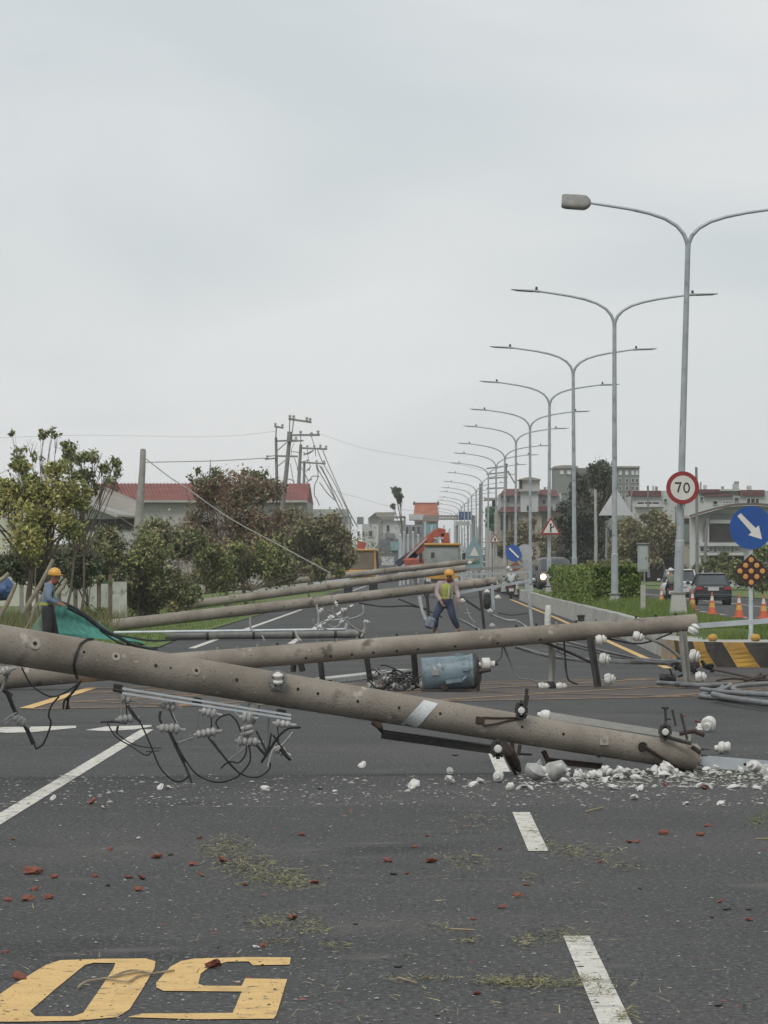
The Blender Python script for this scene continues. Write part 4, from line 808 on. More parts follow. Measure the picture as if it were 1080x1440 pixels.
def bbox(t, name, x0, x1, y0, y1, Y, depth, m, proud=0, label=None, bev=0):
    a = at(x0, y1, Y); c = at(x1, y0, Y); b = MB(); b.box(((a.x + c.x) / 2, Y + depth / 2 - proud, (a.z + c.z) / 2), (c.x - a.x, depth, c.z - a.z), None, bev)
    o = b.build(name, m, t); 
    if label: o['label'] = label
    return o
def window(t, x0, x1, y0, y1, Y, m=None, fr=True, fm=None, bars=1):
    """recess, frame and pane set proud of the wall plane at Y"""
    f = None; kk = k(Y); w_ = (x1 - x0) / kk; f_ = .09 if w_ > .5 else .05
    a = at(x0, y1, Y); c = at(x1, y0, Y); b = MB(); yy = Y - .08
    b.box(((a.x + c.x) / 2, yy, a.z + f_ / 2), (c.x - a.x, .16, f_)); b.box(((a.x + c.x) / 2, yy, c.z - f_ / 2), (c.x - a.x, .16, f_))
    hz = c.z - a.z - 2 * f_
    for x in [a.x + f_ / 2, c.x - f_ / 2] + [a.x + (c.x - a.x) * (i + 1) / (bars + 1) for i in range(bars)]: b.box((x, yy, (a.z + c.z) / 2), (f_ * .98, .15, hz))
    f = b.build('window', fm or frame_w, t); b = MB(); b.box(((a.x + c.x) / 2, Y - .03, (a.z + c.z) / 2), (c.x - a.x - f_, .04, hz + f_)); b.build('pane', m or glass, f); return f
def zz(o, s): return lambda *r: [o[i % 2] + v / s for i, v in enumerate(r)]
# red roofed warehouse at the left
Yb = 300; t = thing('warehouse', 'long low warehouse with a faded red metal roof behind the wilted tree', 'warehouse', tuple(at(280, 840, Yb)))
bbox(t, 'wall', 150, 432, 703, 842, Yb, 18, wall_w2)
b = MB(); a = at(146, 704, Yb - .6); c = at(432, 704, Yb - .6); r0 = at(132, 680, Yb + 9); r1 = at(436, 680, Yb + 9); b.add([a, c, r1, r0, a + Vector((0, 19, 0)), c + Vector((0, 19, 0))], [(0, 1, 2, 3), (3, 2, 5, 4), (0, 3, 4), (1, 5, 2)]); b.build('roof', roof_red, t)
b = MB()
for i in range(60): u = (i + .5) / 60; p = a.lerp(c, u); q = r0.lerp(r1, u); b.beam(p + Vector((0, 0, .03)), q + Vector((0, 0, .03)), .07, .06)
stuff(b.build('roof_ribs', roof_red, t)); bbox(t, 'eave', 146, 432, 703.3, 706.5, Yb - .7, .3, wall_w2)
bbox(t, 'roof_vent', 146, 162, 677, 690, Yb + 4, 3, roof_red)
t = thing('shed', 'grey gabled shed with a weathered roof beside the concrete stub', 'shed', tuple(at(140, 850, 230)))
b = MB(); Ys = 230
A_ = [at(98, 852, Ys), at(190, 852, Ys), at(190, 724, Ys), at(98, 699, Ys)]; b.poly(A_, (0, 8, 0)); b.build('wall', wall_w, t)
b = MB(); b.poly([at(96, 700, Ys - .5), at(162, 726, Ys - .5), at(196, 728, Ys - .5), at(196, 708, Ys + 7), at(145, 686, Ys + 7), at(104, 690, Ys + 4)], (0, 0, .1)); b.build('roof', roof_grey, t)
b = MB(); b.poly([at(97, 698, Ys - .7), at(165, 724, Ys - .7), at(165, 728, Ys - .7), at(97, 702, Ys - .7)], (0, .2, 0)); b.build('fascia', wall_w2, t)
bbox(t, 'eave_shade', 100, 188, 730, 745, Ys - .1, .1, shade_m)  # dark strip that paints in the shade under the eave
t = thing('house', 'pale house wall half hidden behind the yellow green tree', 'house', tuple(at(10, 870, 190)))
bbox(t, 'wall', -60, 58, 688, 870, 190, 6, mat('wall_cream', (.55, .54, .44), (.45, .44, .36), scale=.5, rough=.9)); bbox(t, 'roof', -66, 62, 682, 688, 189.6, 6.5, roof_grey); window(t, 8, 30, 708, 738, 190)
t = thing('house', 'small pale roofed house with a dark band of windows beneath the leaning poles', 'house', tuple(at(450, 830, 420)))
bbox(t, 'wall', 372, 492, 726, 830, 420, 10, wall_w); bbox(t, 'roof', 398, 488, 716, 727, 419.5, 10.8, mat('roof_pale', (.38, .41, .37), (.30, .33, .30), scale=.8, rough=.8)); bbox(t, 'window', 424, 475, 727.5, 737, 420, .3, shade_m, .2); bbox(t, 'upper_wall', 372, 398, 708, 728, 421, 6, wall_w)
# low wall and fence behind the worker
t = thing('low_wall', 'pale low wall seen between dark posts behind the green net', 'wall', tuple(at(140, 872, 138)))
for i, (x0, x1) in enumerate(((84, 105), (108, 122), (124, 138), (140, 156), (158, 178))): bbox(t, 'wall_panel', x0, x1, 818 + i % 2 * 2, 868, 138, .15, concrete_light if i % 2 else mat('whitewash', (.46, .46, .42), (.32, .33, .28), scale=2, rough=.95, spots=[((.15, .17, .1), 3, .55, .15)]))
for x_, y_ in ((106, 812), (139, 812), (155, 808), (83, 830), (30, 815), (52, 812)):
    b = MB(); b.beam(at(x_, y_, 134), at(x_, 870, 134), .12, .14, up=(0, 1, 0)); b.build('post', bark if x_ > 60 else galv_dull, t)
bbox(t, 'top_rail', 106, 158, 817, 821, 133.9, .1, mat('green_rail', (.07, .10, .04), (.1, .12, .05), scale=3))
bush('creeper growing over the low pale wall', [(112, 800, 11), (100, 805, 9), (125, 815, 8), (140, 812, 6), (118, 862, 8), (140, 862, 10), (130, 868, 8)], 133, [(lf_grn, 1900, .12, None), (lf_yel, 600, .1, [5, 6, 4])], 8)
GS = 'stakes leaning at the left'
for i, (a, c, r_, lab) in enumerate((((75, 787), (32, 862), .05, 'longest grey wooden stake leaning beside the left worker'), ((22, 822), (-4, 872), .05, 'short pale stake leaning at the left edge'), ((93, 815), (80, 835), .05, 'short stake leaning behind the left worker\'s face'), ((12, 806), (-6, 820), .05, 'stub of pale timber by the blue sheet'), ((44, 862), (60, 836), .03, 'thin pale stick at the knees of the left worker'), ((36, 884), (50, 850), .03, 'thin pale stick nearest the foreground pole at the left'))):
    b = MB(); b.tube([at(*c, 92), (at(*c, 92) + at(*a, 92)) / 2 + Vector((.03, 0, 0)), at(*a, 92)], [r_, r_ * .95, r_ * .85], 8); tag(smoothen(b.build('wooden_stake', mat('stake_wood', (.30, .26, .20), (.22, .19, .15), scale=8, rough=.95) if i == 0 else bpy.data.materials['stake_wood'])), lab, 'stake', GS)
b = MB(); b.blob(at(4, 828, 96), (.24, .3, .26), .12, 2); tag(smoothen(b.build('blue_bundle', mat('blue_sheet', (.03, .07, .17), (.05, .11, .24), scale=6, rough=.6, bump=.6, bscale=12))), 'crumpled blue plastic bundle at the left edge', 'bundle')

# far centre
t = thing('house', 'far white house with a shallow gable left of the ragged tree', 'house', tuple(at(545, 815, 600))); Yc = 600
zf = lambda x, y: (480 + x / 6.75, 690 + y / 6.75)
bbox(t, 'wall', 509, 572, 737, 815, Yc, 8, wall_w); b = MB(); b.poly([at(*zf(255, 260), Yc + 2), at(*zf(320, 210), Yc + 2), at(*zf(500, 205), Yc + 2), at(*zf(500, 330), Yc + 2), at(*zf(255, 330), Yc + 2)], (0, 6, 0)); b.build('gable', wall_w2, t)
b = MB(); b.poly([at(*zf(250, 262), Yc + 1), at(*zf(322, 206), Yc + 1), at(*zf(505, 203), Yc + 1), at(*zf(505, 245), Yc + 1), at(*zf(345, 250), Yc + 1), at(*zf(320, 218), Yc + 1), at(*zf(258, 268), Yc + 1)], (0, 7, 0)); b.build('roof', roof_grey, t)
for x0, x1, y0, y1 in ((200, 222, 385, 430), (255, 300, 375, 440), (150, 175, 385, 430)): a = zf(x0, y0); c = zf(x1, y1); window(t, a[0], c[0], a[1], c[1], Yc, bars=0)
bbox(t, 'roof_tank', 502, 511, 727, 737, Yc, 3, wall_grey)
t = thing('house', 'far white house with a dark steel canopy frame under the ragged tree', 'house', tuple(at(555, 815, 560))); Yc = 560
bbox(t, 'wall', 536, 568, 732, 815, Yc, 8, wall_w); 
for a, c in (((534, 729), (570, 727)), ((534, 729), (534, 770)), ((569, 727), (569, 770))): b = MB(); b.beam(at(*a, Yc - .4), at(*c, Yc - .4), .3, .35, up=(0, 1, 0)); b.build('canopy_frame', galv_dull, t)
window(t, 543, 548, 738, 748, Yc, bars=0); bbox(t, 'balcony', 541, 555, 750, 757, Yc, 1, wall_grey, .8)
t = thing('shop', 'far grey shop block with a teal sign below the temple roof', 'shop', tuple(at(590, 815, 540))); Yc = 540
bbox(t, 'wall', 566, 616, 738, 815, Yc, 8, mat('wall_mid_grey', (.24, .25, .25), (.17, .18, .18), scale=.6, rough=.9)); bbox(t, 'fascia', 575, 596, 723, 731, Yc, 8, wall_w); bbox(t, 'teal_sign', 594, 614, 737, 752, Yc, .3, mat('teal_sign', (.14, .27, .29), (.20, .33, .34), scale=1.5, rough=.7), .3)
for x0, x1 in ((570, 575), (579, 584), (586, 591)): window(t, x0, x1, 740, 752, Yc, bars=0)
t = thing('shop', 'low grey shop block with a pale teal panel left of the red crane', 'shop', tuple(at(550, 815, 500))); Yc = 500
bbox(t, 'wall', 532, 560, 758, 812, Yc, 8, mat('wall_blue_grey', (.15, .165, .18), (.11, .12, .13), scale=.6, rough=.9)); bbox(t, 'teal_panel', 549, 564, 762, 774, Yc, .3, bpy.data.materials['teal_sign'], .3); bbox(t, 'white_van_box', 537, 554, 783, 795, Yc, 3, wall_w, 6)
bpy.data.objects['white_van_box'].name = 'storage_box'
# temple
t = thing('temple', 'far temple with an orange red tiled roof and upturned ridge ends', 'temple', tuple(at(599, 815, 680))); Yc = 680
bbox(t, 'wall', 583, 616, 728, 815, Yc + 2, 10, wall_w2); tile = mat('roof_orange', (.36, .135, .055), (.28, .08, .05), scale=1.2, rough=.8)
b = MB(); b.add([at(581, 729, Yc), at(618, 729, Yc), at(615, 709, Yc + 5), at(583.5, 709, Yc + 5), at(581, 729, Yc + 10), at(618, 729, Yc + 10)], [(0, 1, 2, 3), (3, 2, 5, 4), (0, 3, 4), (1, 5, 2)]); rf = b.build('roof', tile, t)
b = MB()
for i in range(28): u = (i + .5) / 28; b.beam(at(581 + 37 * u, 729, Yc - .05), at(583.5 + 31.5 * u, 709, Yc + 4.95), .16, .14)
stuff(b.build('roof_tiles', tile, rf)); b = MB(); b.beam(at(584, 709, Yc + 5), at(614.5, 709, Yc + 5), .5, .5); rg = b.build('ridge', mat('ridge_red', (.26, .07, .05), (.2, .06, .05), scale=1), rf)
for s_, x_ in ((-1, 584), (1, 614.5)): b = MB(); b.tube([at(x_ + s_ * 0, 709.5, Yc + 5), at(x_ + s_ * 1.6, 707.5, Yc + 5), at(x_ + s_ * 1.8, 705.2, Yc + 5)], [.35, .25, .1], 6); b.build('ridge_end', mat('ridge_green', (.06, .08, .06)) if s_ < 0 else bpy.data.materials['ridge_green'], rf)
bbox(t, 'eave_band', 582, 617, 729, 733, Yc - .4, .5, mat('eave_pink', (.34, .20, .18), (.28, .16, .14), scale=1))
# sign gantry
t = thing('sign_gantry', 'far overhead road sign gantry carrying a blue direction board', 'road sign', tuple(at(655, 815, 500))); Yc = 500
blue_m = mat('sign_blue_far', (.025, .07, .20), (.03, .09, .23), scale=2, rough=.5); b = MB(); b.beam(at(596, 726, Yc + .5), at(666, 726, Yc + .5), .25, .25); b.beam(at(596, 730, Yc + .5), at(666, 730, Yc + .5), .2, .2); b.build('truss', galv_dull, t)
for i in range(16): b = MB(); b.beam(at(597 + i * 4.4, 726, Yc + .5), at(601 + i * 4.4, 730, Yc + .5), .1, .1, up=(0, 1, 0)); b.build('brace', galv_dull, t)
for x_ in (597, 666): b = MB(); b.tube([at(x_, 819, Yc + .5), at(x_, 725, Yc + .5)], .2, 8); b.build('post', galv_dull, t)
bd = bbox(t, 'blue_board', 645.5, 664, 719.5, 730, Yc, .15, blue_m)
b = MB()
for x_ in (648, 652.3, 656.5, 660.5):
    for q in ((0, 0, 2.4, 0), (0, 2, 2.4, 2), (0, 4.5, 2.4, 4.5), (1.2, 0, 1.2, 4.5)): b.beam(at(x_ + q[0], 722 + q[1], Yc - .02), at(x_ + q[2], 722 + q[3], Yc - .02), .03, .07, up=(0, 1, 0))
b.build('lettering', frame_w, bd)
t = thing('billboard', 'pale blank roadside board under the gantry', 'board', tuple(at(650, 815, 470))); bbox(t, 'board', 640, 661, 733, 739, 470, .2, wall_w2)
for x_ in (643, 658): b = MB(); b.tube([at(x_, 821, 470.3), at(x_, 734, 470.3)], .12, 6); b.build('post', galv_dull, t)
# rows of thin pale posts on the far left roadside
fp = None
for i, x_ in enumerate((563, 568, 574, 581, 588)):
    Yp = 420 + i * 22; b = MB(); b.tube([at(x_, 800 + H * F / Yp, Yp), at(x_, 752 - (i % 2) * 4, Yp)], [.13, .09], 8); b.tube([at(x_, 753 - (i % 2) * 4, Yp), at(x_, 751 - (i % 2) * 4, Yp)], [.15, .05], 8)
    tag(smoothen(b.build('roadside_post', galv_light)), '%s pale far roadside post left of the red crane boom' % ('leftmost', 'second from left', 'middle', 'second from right', 'rightmost')[i], 'post', 'pale posts at the far roadside')
for i, x_ in enumerate((598, 607, 617, 624, 632, 640, 650, 662, 671)):
    Yp = 380 + (i * 37) % 120; b = MB(); b.tube([at(x_, 800 + H * F / Yp, Yp), at(x_, 735 + (i * 5) % 11, Yp)], [.12, .08], 8); b.tube([at(x_, 736 + (i * 5) % 11, Yp), at(x_ + 1.5, 734 + (i * 5) % 11, Yp)], [.08, .05], 6)
    tag(smoothen(b.build('roadside_post', galv_light)), 'pale thin roadside post above the truck cab, %s from the left' % ORD[i].replace('nearest', 'first'), 'post', 'pale posts at the far roadside')
bbox(None, 'hedge_row', 0, 1, 0, 1, 10, 1, lf_dark) if False else None
t = thing('far_tree_belt', 'dark belt of far trees closing the end of the road', 'trees', tuple(at(620, 812, 760))); leaves('foliage', [(at(500 + i * 16 + random.uniform(-5, 5), 800 - random.uniform(0, 18), 760), (2.4, 2, 2.4)) for i in range(24)], 9000, .5, lf_conifer, t); stuff(t) if False else None
t = thing('far_tree_belt', 'dark belt of far trees behind the bushes at the right', 'trees', tuple(at(960, 812, 520))); leaves('foliage', [(at(680 + i * 18 + random.uniform(-5, 5), 802 - random.uniform(0, 16), 520), (1.9, 2, 1.9)) for i in range(27)], 9000, .36, lf_dark, t)
t = thing('far_tree_belt', 'dark belt of far trees behind the warehouse at the left', 'trees', tuple(at(250, 812, 460))); leaves('foliage', [(at(-60 + i * 20 + random.uniform(-5, 5), 798 - random.uniform(0, 26), 460), (2.1, 2, 2.2)) for i in range(30)], 12000, .34, lf_olive, t)

# tan and white apartment house
t = thing('apartment_house', 'tan and white apartment house with maroon roof bands left of the dark tree', 'apartment house', tuple(at(745, 815, 430))); Yc = 430
bbox(t, 'wall', 698, 762, 718, 815, Yc, 12, wall_tan); bbox(t, 'upper_wall', 703, 790, 694, 718, Yc + .3, 12, wall_w); bbox(t, 'side_wall', 762, 790, 718, 815, Yc + 1, 11, wall_tan)
b = MB(); b.poly([at(702, 697, Yc - .4), at(709, 688, Yc + 1), at(731, 688, Yc + 1), at(733, 697, Yc - .4)], (0, .4, .05)); b.build('roof', roof_maroon, t); b = MB(); b.poly([at(757, 696, Yc - .4), at(759, 689, Yc + 1), at(781, 689, Yc + 1), at(787, 698, Yc - .4)], (0, .4, .05)); b.build('roof', roof_maroon, t)
b = MB(); b.poly([at(700, 720, Yc - .7), at(706, 712.5, Yc), at(732, 712.5, Yc), at(732, 720, Yc - .7)], (0, .5, .05)); b.build('roof', roof_maroon, t); bbox(t, 'balcony', 757, 777, 712, 719, Yc - .6, .7, roof_maroon)
bbox(t, 'stair_tower', 732, 757, 690, 720, Yc - .5, 5, wall_w, 0); bbox(t, 'cornice', 730, 759, 688, 691, Yc - .9, 5.5, wall_w2); bbox(t, 'roof_house', 731, 759, 673, 688, Yc + 3, 5, wall_grey if False else wall_w2)
b = MB(); pts = [at(729 + 32 * i / 10, 674.5 - 3.5 * math.sin(math.pi * i / 10), Yc + 2.6) for i in range(11)]; b.poly(pts + [at(761, 675, Yc + 2.6), at(729, 675, Yc + 2.6)], (0, 6, 0)); b.build('curved_roof', roof_grey, t)
bbox(t, 'window', 730.5, 734, 675, 687, Yc + 2.9, .2, shade_m, .1); window(t, 762, 768, 702, 710, Yc + .3, bars=0); bbox(t, 'window', 741, 744, 711, 718, Yc - .5, .15, shade_m, .1)
for x0 in (712, 722): window(t, x0, x0 + 5, 700, 708, Yc + .3, bars=0)
for x0 in (704, 711, 718, 725, 740, 748): bbox(t, 'window', x0, x0 + 3.5, 724, 745, Yc, .15, shade_m if x0 % 2 else glass, .1)
b = MB(); b.poly([at(740 + 5 * math.cos(R(a)), 748 + 8 * math.sin(R(a)), Yc - .15) for a in range(180, 361, 20)] + [at(745, 762, Yc - .15), at(735, 762, Yc - .15)], (0, .1, 0)); b.build('arched_opening', shade_m, t)
for x0, x1, y0 in ((770, 774, 690), (776, 781, 692), (765, 768, 691)): bbox(t, 'roof_tank', x0, x1, y0 - 6, y0 - 1, Yc + 3, 1, wall_grey)
t = thing('side_house', 'smaller dark fronted house with an overhanging slab left of the tan apartments', 'house', tuple(at(690, 815, 470))); bbox(t, 'wall', 684, 700, 712, 815, 470, 8, wall_w2); bbox(t, 'roof_slab', 682, 702, 700, 703, 469.5, 6, roof_grey); bbox(t, 'window', 692, 699, 704, 712, 470, .5, shade_m)
# grey green tower
t = thing('tower_block', 'tall grey green block with small square windows behind the dark tree', 'tower block', tuple(at(840, 815, 700))); Yc = 700
bbox(t, 'wall', 780, 812, 656, 815, Yc, 15, wall_grey); bbox(t, 'wall', 845, 899, 657, 815, Yc, 15, wall_grey); bbox(t, 'wall', 812, 845, 658, 815, Yc + 4, 10, wall_grey)
b = MB(); b.poly([at(779 + 34 * i / 8, 657 - 3 * math.sin(math.pi * (i / 8 * .7 + .15)), Yc - .3) for i in range(9)] + [at(813, 658.5, Yc - .3), at(779, 658.5, Yc - .3)], (0, 15, 0)); b.build('roof', roof_grey, t); bbox(t, 'roof', 844, 900, 655.5, 658, Yc - .4, 15, roof_grey)
lit = mat('window_blind', (.62, .64, .63), rough=.6)
for x0 in (787, 797): window(t, x0, x0 + 6, 661, 667, Yc, lit, bars=0)
for r_ in range(4):
    for x0 in (870, 879, 887.5, 893.5): window(t, x0, x0 + 4.5, 661.5 + r_ * 11, 668 + r_ * 11, Yc, lit if r_ < 1 else glass, bars=0)
# row houses at the right
t = thing('row_houses', 'long white three storey row of houses with maroon parapets at the right', 'row houses', tuple(at(985, 815, 420))); Yc = 420
bbox(t, 'wall', 888, 1150, 697, 818, Yc, 12, wall_w)
for x0, x1, y0, y1, m_ in ((884, 930, 690, 698, roof_maroon), (982, 1012, 688, 693, roof_maroon), (1040, 1075, 689, 697, roof_maroon), (1012, 1040, 688, 690.5, wall_w2), (990, 1030, 695, 698, roof_maroon), (1090, 1130, 689, 697, roof_maroon)): bbox(t, 'parapet', x0, x1, y0, y1, Yc - .4, 1.2, m_)
bbox(t, 'upper_wall', 932, 1150, 690, 697.5, Yc + .4, 11, wall_w)
for x0, x1, y0, y1 in ((895, 928, 705, 710), (1049, 1068, 700, 709), (1002, 1009, 704, 709.5), (1032, 1039, 699, 706), (933, 938, 701, 707), (984, 989, 698, 705), (1016, 1028, 704, 709)): window(t, x0, x1, y0, y1, Yc, shade_m if x0 in (895, 1049, 1002) else glass, bars=0 if x1 - x0 < 9 else 2)
for x0, x1 in ((893, 930), (1014, 1030), (1045, 1070)): bbox(t, 'balcony', x0, x1, 710, 713, Yc - .6, .6, wall_w)
for i, (x0, w_, h_) in enumerate(((883, 3, 15), (918, 2, 7), (922, 3, 6), (990, 4, 8), (1015, 3, 6), (1031, 8, 9), (1033, 6, 13), (1051, 6, 7), (985, 1.5, 12))): bbox(t, 'roof_tank', x0, x0 + w_, 690 - h_, 690, Yc + 4 + i * .1, 1, wall_w2 if i % 2 else galv_dull)
# arched white building
t = thing('arched_building', 'white building with a big arched dark window behind the blue arrow sign', 'building', tuple(at(1040, 822, 330))); Yc = 330
b = MB(); top = [at(970 + 170 * i / 14, 728 - 17 * math.sin(math.pi * min(1, (i / 14) * 1.0)), Yc) for i in range(15)]; b.poly(top + [at(1140, 825, Yc), at(970, 825, Yc)], (0, 12, 0)); b.build('wall', wall_w, t)
b = MB(); pp = [p + Vector((0, -.5, .12)) for p in top]; 
for p, q in zip(pp, pp[1:]): b.beam(p, q, 1.2, .16)
b.build('roof_edge', mat('roof_brown', (.12, .09, .08)), t)
arch = [at(988 + 24 * (1 - math.cos(R(a))) * .9, 745 - 23 * math.sin(R(a)), Yc - .12) for a in range(0, 91, 15)] + [at(1034, 722, Yc - .12), at(1040, 722, Yc - .12), at(1040, 775, Yc - .12), at(988, 775, Yc - .12)]
b = MB(); b.poly(arch, (0, .1, 0)); b.build('arched_window', mat('arch_glass', (.14, .15, .15), (.2, .21, .2), scale=.7, rough=.3), t)
bbox(t, 'transom', 998, 1040, 731, 736, Yc - .3, .15, frame_w); bbox(t, 'mullion', 993, 997, 728, 774, Yc - .3, .15, wall_w2); bbox(t, 'dark_opening', 998, 1032, 737, 761, Yc - .25, .1, shade_m); bbox(t, 'sill_band', 984, 1052, 763, 768, Yc - .5, .5, wall_w)
for i in range(5): window(t, 984 + i * 12, 991 + i * 12, 769, 776, Yc - .02, glass, bars=0)
bbox(t, 'lower_band', 984, 1045, 777, 781, Yc - .6, .6, wall_w); bbox(t, 'ground_opening', 990, 1046, 782, 815, Yc - .1, .1, shade_m)
bbox(t, 'side_wing', 958, 972, 725, 825, Yc + 1, 8, wall_tan); bbox(t, 'wing_window', 962, 970, 729, 736, Yc + .9, .1, shade_m); bbox(t, 'wing_panel', 962, 973, 737, 762, Yc + .8, .15, mat('green_panel', (.15, .19, .16)))
t = thing('garage_shed', 'low dark roofed shelter behind the pale trees at the right', 'shed', tuple(at(890, 822, 310))); bbox(t, 'roof', 866, 952, 767, 770, 310, 5, roof_grey); bbox(t, 'back_wall', 868, 950, 770, 818, 313, .3, shade_m)
for x_ in (870, 886, 905, 948): bbox(t, 'post', x_, x_ + 2, 770, 824, 310, .12, galv_dull)
t = thing('house', 'pinkish low house wall between the dark tree and the second lamp', 'house', tuple(at(850, 815, 390))); bbox(t, 'wall', 838, 868, 762, 818, 390, 6, mat('wall_pink', (.45, .36, .31), (.38, .28, .25), scale=.6)); b = MB(); b.poly([at(836, 778, 389.5), at(838, 772, 390), at(856, 780, 390), at(868, 788, 389.5), at(868, 792, 389.5)], (0, 1, 0)); b.build('roof', roof_red, t)

# ------------------------------------------------------------------ standing and leaning poles at the left with their lines
wood = mat('weathered_pole', (.17, .165, .155), (.24, .23, .215), scale=3, rough=.95)
stub_m = mat('stub_concrete', (.33, .32, .29), (.24, .23, .21), scale=4, rough=.95, bump=.4, bscale=30)
b = MB(); b.tube([at(192, 852, 165), at(194, 745, 165), at(198, 690, 165), at(200, 660, 165), at(201, 634, 165), at(201, 631, 165)], [.17, .16, .14, .12, .11, .08], 12)
tag(smoothen(b.build('pole_stub', stub_m)), 'tall grey concrete pole stub standing between the trees at the left', 'power pole')
def epole(label, pts, Y, r0, r1, arms=(), extra=(), grp='leaning power poles at the left'):
    t = thing('leaning_power_pole', label, 'power pole', tuple(at(*pts[0], Y)), grp); b = MB(); n_ = len(pts)
    b.tube([at(*p, Y) for p in pts], [r0 + (r1 - r0) * i / (n_ - 1) for i in range(n_)], 10); smoothen(b.build('shaft', wood, t))
    for a, c, w_ in arms: b = MB(); b.beam(at(*a, Y - .2), at(*c, Y - .2), w_, w_); b.build('crossarm', galv_dull, t)
    for x_, y_ in extra: b = MB(); insulator(b, at(x_, y_, Y - .2) - Vector((0, 0, .02)), (0, 0, 1), .11, .3, 2, 8); smoothen(b.build('insulator', porcelain_grey, t))
    return t
E = lambda x, y: (370 + x / 7.58, 570 + y / 7.58)
epole('leftmost leaning pole with a short arm on its tip and lines running off left', [(392, 760), (390, 715), (388, 615)], 300, .15, .09, [(E(135, 350), E(140, 235), .09), (E(125, 225), E(215, 240), .13), (E(150, 380), E(370, 372), .12), (E(150, 540), E(370, 545), .13), (E(155, 480), E(250, 395), .07), (E(155, 650), E(235, 585), .07), (E(20, 575), E(140, 562), .1), (E(40, 545), E(130, 535), .06)], [E(130, 228), E(205, 240), E(300, 378), E(350, 376), E(45, 572)])
epole('second leaning pole, tallest, tipped to the right with a double riser', [(394, 760), (398, 705), (403, 660), (408, 607)], 280, .17, .12, [(E(280, 290), E(285, 150), .07), (E(310, 290), E(325, 150), .07), (E(270, 145), E(515, 180), .13), (E(305, 318), E(605, 315), .13), (E(290, 385), E(430, 375), .1)], [E(285, 145), E(325, 148), E(465, 168), E(500, 178), E(400, 315), E(585, 312), E(515, 330)])
b = MB(); b.tube([at(*E(285, 280), 279.8), at(*E(278, 390), 279.8)], .17, 10); smoothen(b.build('sleeve', galv_dull, bpy.data.objects['leaning_power_pole.001']))
epole('third leaning pole with a crossarm reaching right', [(416, 780), (419, 700), (421, 660), (423, 625)], 330, .16, .11, [(E(410, 455), E(680, 468), .14), (E(400, 415), E(400, 320), .07), (E(430, 530), E(540, 480), .1)], [E(470, 462), E(545, 460), E(610, 455), E(670, 465)])
t = epole('fourth and shortest leaning pole carrying a small grey transformer', [(424, 780), (427, 700), (428, 648)], 360, .14, .1, [(E(400, 608), E(665, 622), .14), (E(570, 630), E(585, 700), .16), (E(470, 690), E(510, 650), .07)], [E(470, 612), E(570, 618), E(650, 620)])
b = MB(); b.tube([at(*E(468, 935), 359.6), at(*E(465, 1015), 359.6)], [.36, .33], 12); smoothen(b.build('transformer_can', dark_steel, t))
epole('short dark pole stump at the foot of the converging wires', [(484, 760), (485, 725)], 400, .15, .14, [((480, 740), (492, 735), .1)], [])
def zE(pts): return [E(*p) for p in pts]
wn = 0
sp = thing('sagging_lines', 'bunch of power lines slanting down to the right from the leaning poles', 'power lines', tuple(at(450, 720, 330)))
for pts, r_ in (([(515, 335), (550, 450), (560, 540)], .03), ([(580, 480), (640, 620), (760, 830), (870, 1060), (1000, 1290)], .035), ([(635, 480), (700, 640), (800, 870), (900, 1100), (1010, 1300)], .035), ([(600, 640), (680, 780), (750, 950), (850, 1180)], .04), ([(590, 690), (700, 880), (770, 1010), (870, 1190)], .04), ([(620, 650), (720, 850), (820, 1030), (880, 1180)], .035), ([(600, 820), (680, 930), (760, 1010)], .04),
                    ([(390, 630), (430, 700), (480, 690), (500, 660)], .03), ([(585, 700), (580, 780), (550, 850), (545, 950), (570, 1000), (600, 1070)], .04), ([(290, 620), (310, 740), (330, 870), (320, 900)], .03), ([(330, 560), (360, 640), (365, 690)], .03), ([(470, 470), (480, 560), (500, 640), (490, 700)], .025),
                    ([(255, 780), (330, 810), (300, 860)], .04), ([(240, 870), (345, 890)], .03), ([(240, 960), (300, 975), (330, 930)], .03), ([(440, 720), (480, 800), (500, 790), (530, 755), (600, 760)], .04), ([(460, 830), (490, 800), (520, 790)], .05), ([(430, 500), (470, 520), (540, 480)], .04), ([(300, 490), (370, 500), (400, 495)], .03), ([(330, 400), (300, 480), (310, 560)], .02), ([(540, 1210), (600, 1320), (660, 1430)], .03), ([(900, 1130), (920, 1200), (960, 1290)], .05)):
    curve('line', zE(pts), 330, r_, galv_dull, sp, 5, 4)
for pts, Y, r_, lab in (([(203, 650), (300, 648), (376, 644)], 230, .022, 'dark line running left from the leftmost leaning pole above the warehouse roof'), ([(-20, 616), (120, 612), (300, 614), (390, 606)], 420, .012, 'faint high line crossing above the left trees'),
                        ([(205, 645), (240, 672), (262, 686), (322, 728), (395, 768), (465, 806)], 160, .022, 'pale stay wire falling from the concrete stub to the fallen poles'), ([(450, 610), (520, 632), (640, 652), (700, 668)], 420, .012, 'faint thin line sagging right from the leaning poles'), ([(470, 690), (560, 715), (620, 722)], 430, .012, 'lowest faint line sagging right towards the temple')):
    tag(curve('overhead_line', pts, Y, r_, wire_pale if 'pale' in lab else galv_dull, None, 5, 6), lab, 'power line')
b = MB(); b.tube([at(294, 690, 178), at(295, 662, 178), at(296, 646, 178)], [.03, .025, .012], 5); tag(b.build('antenna_mast', galv_dull), 'thin mast rising above the wilted red tree', 'mast')
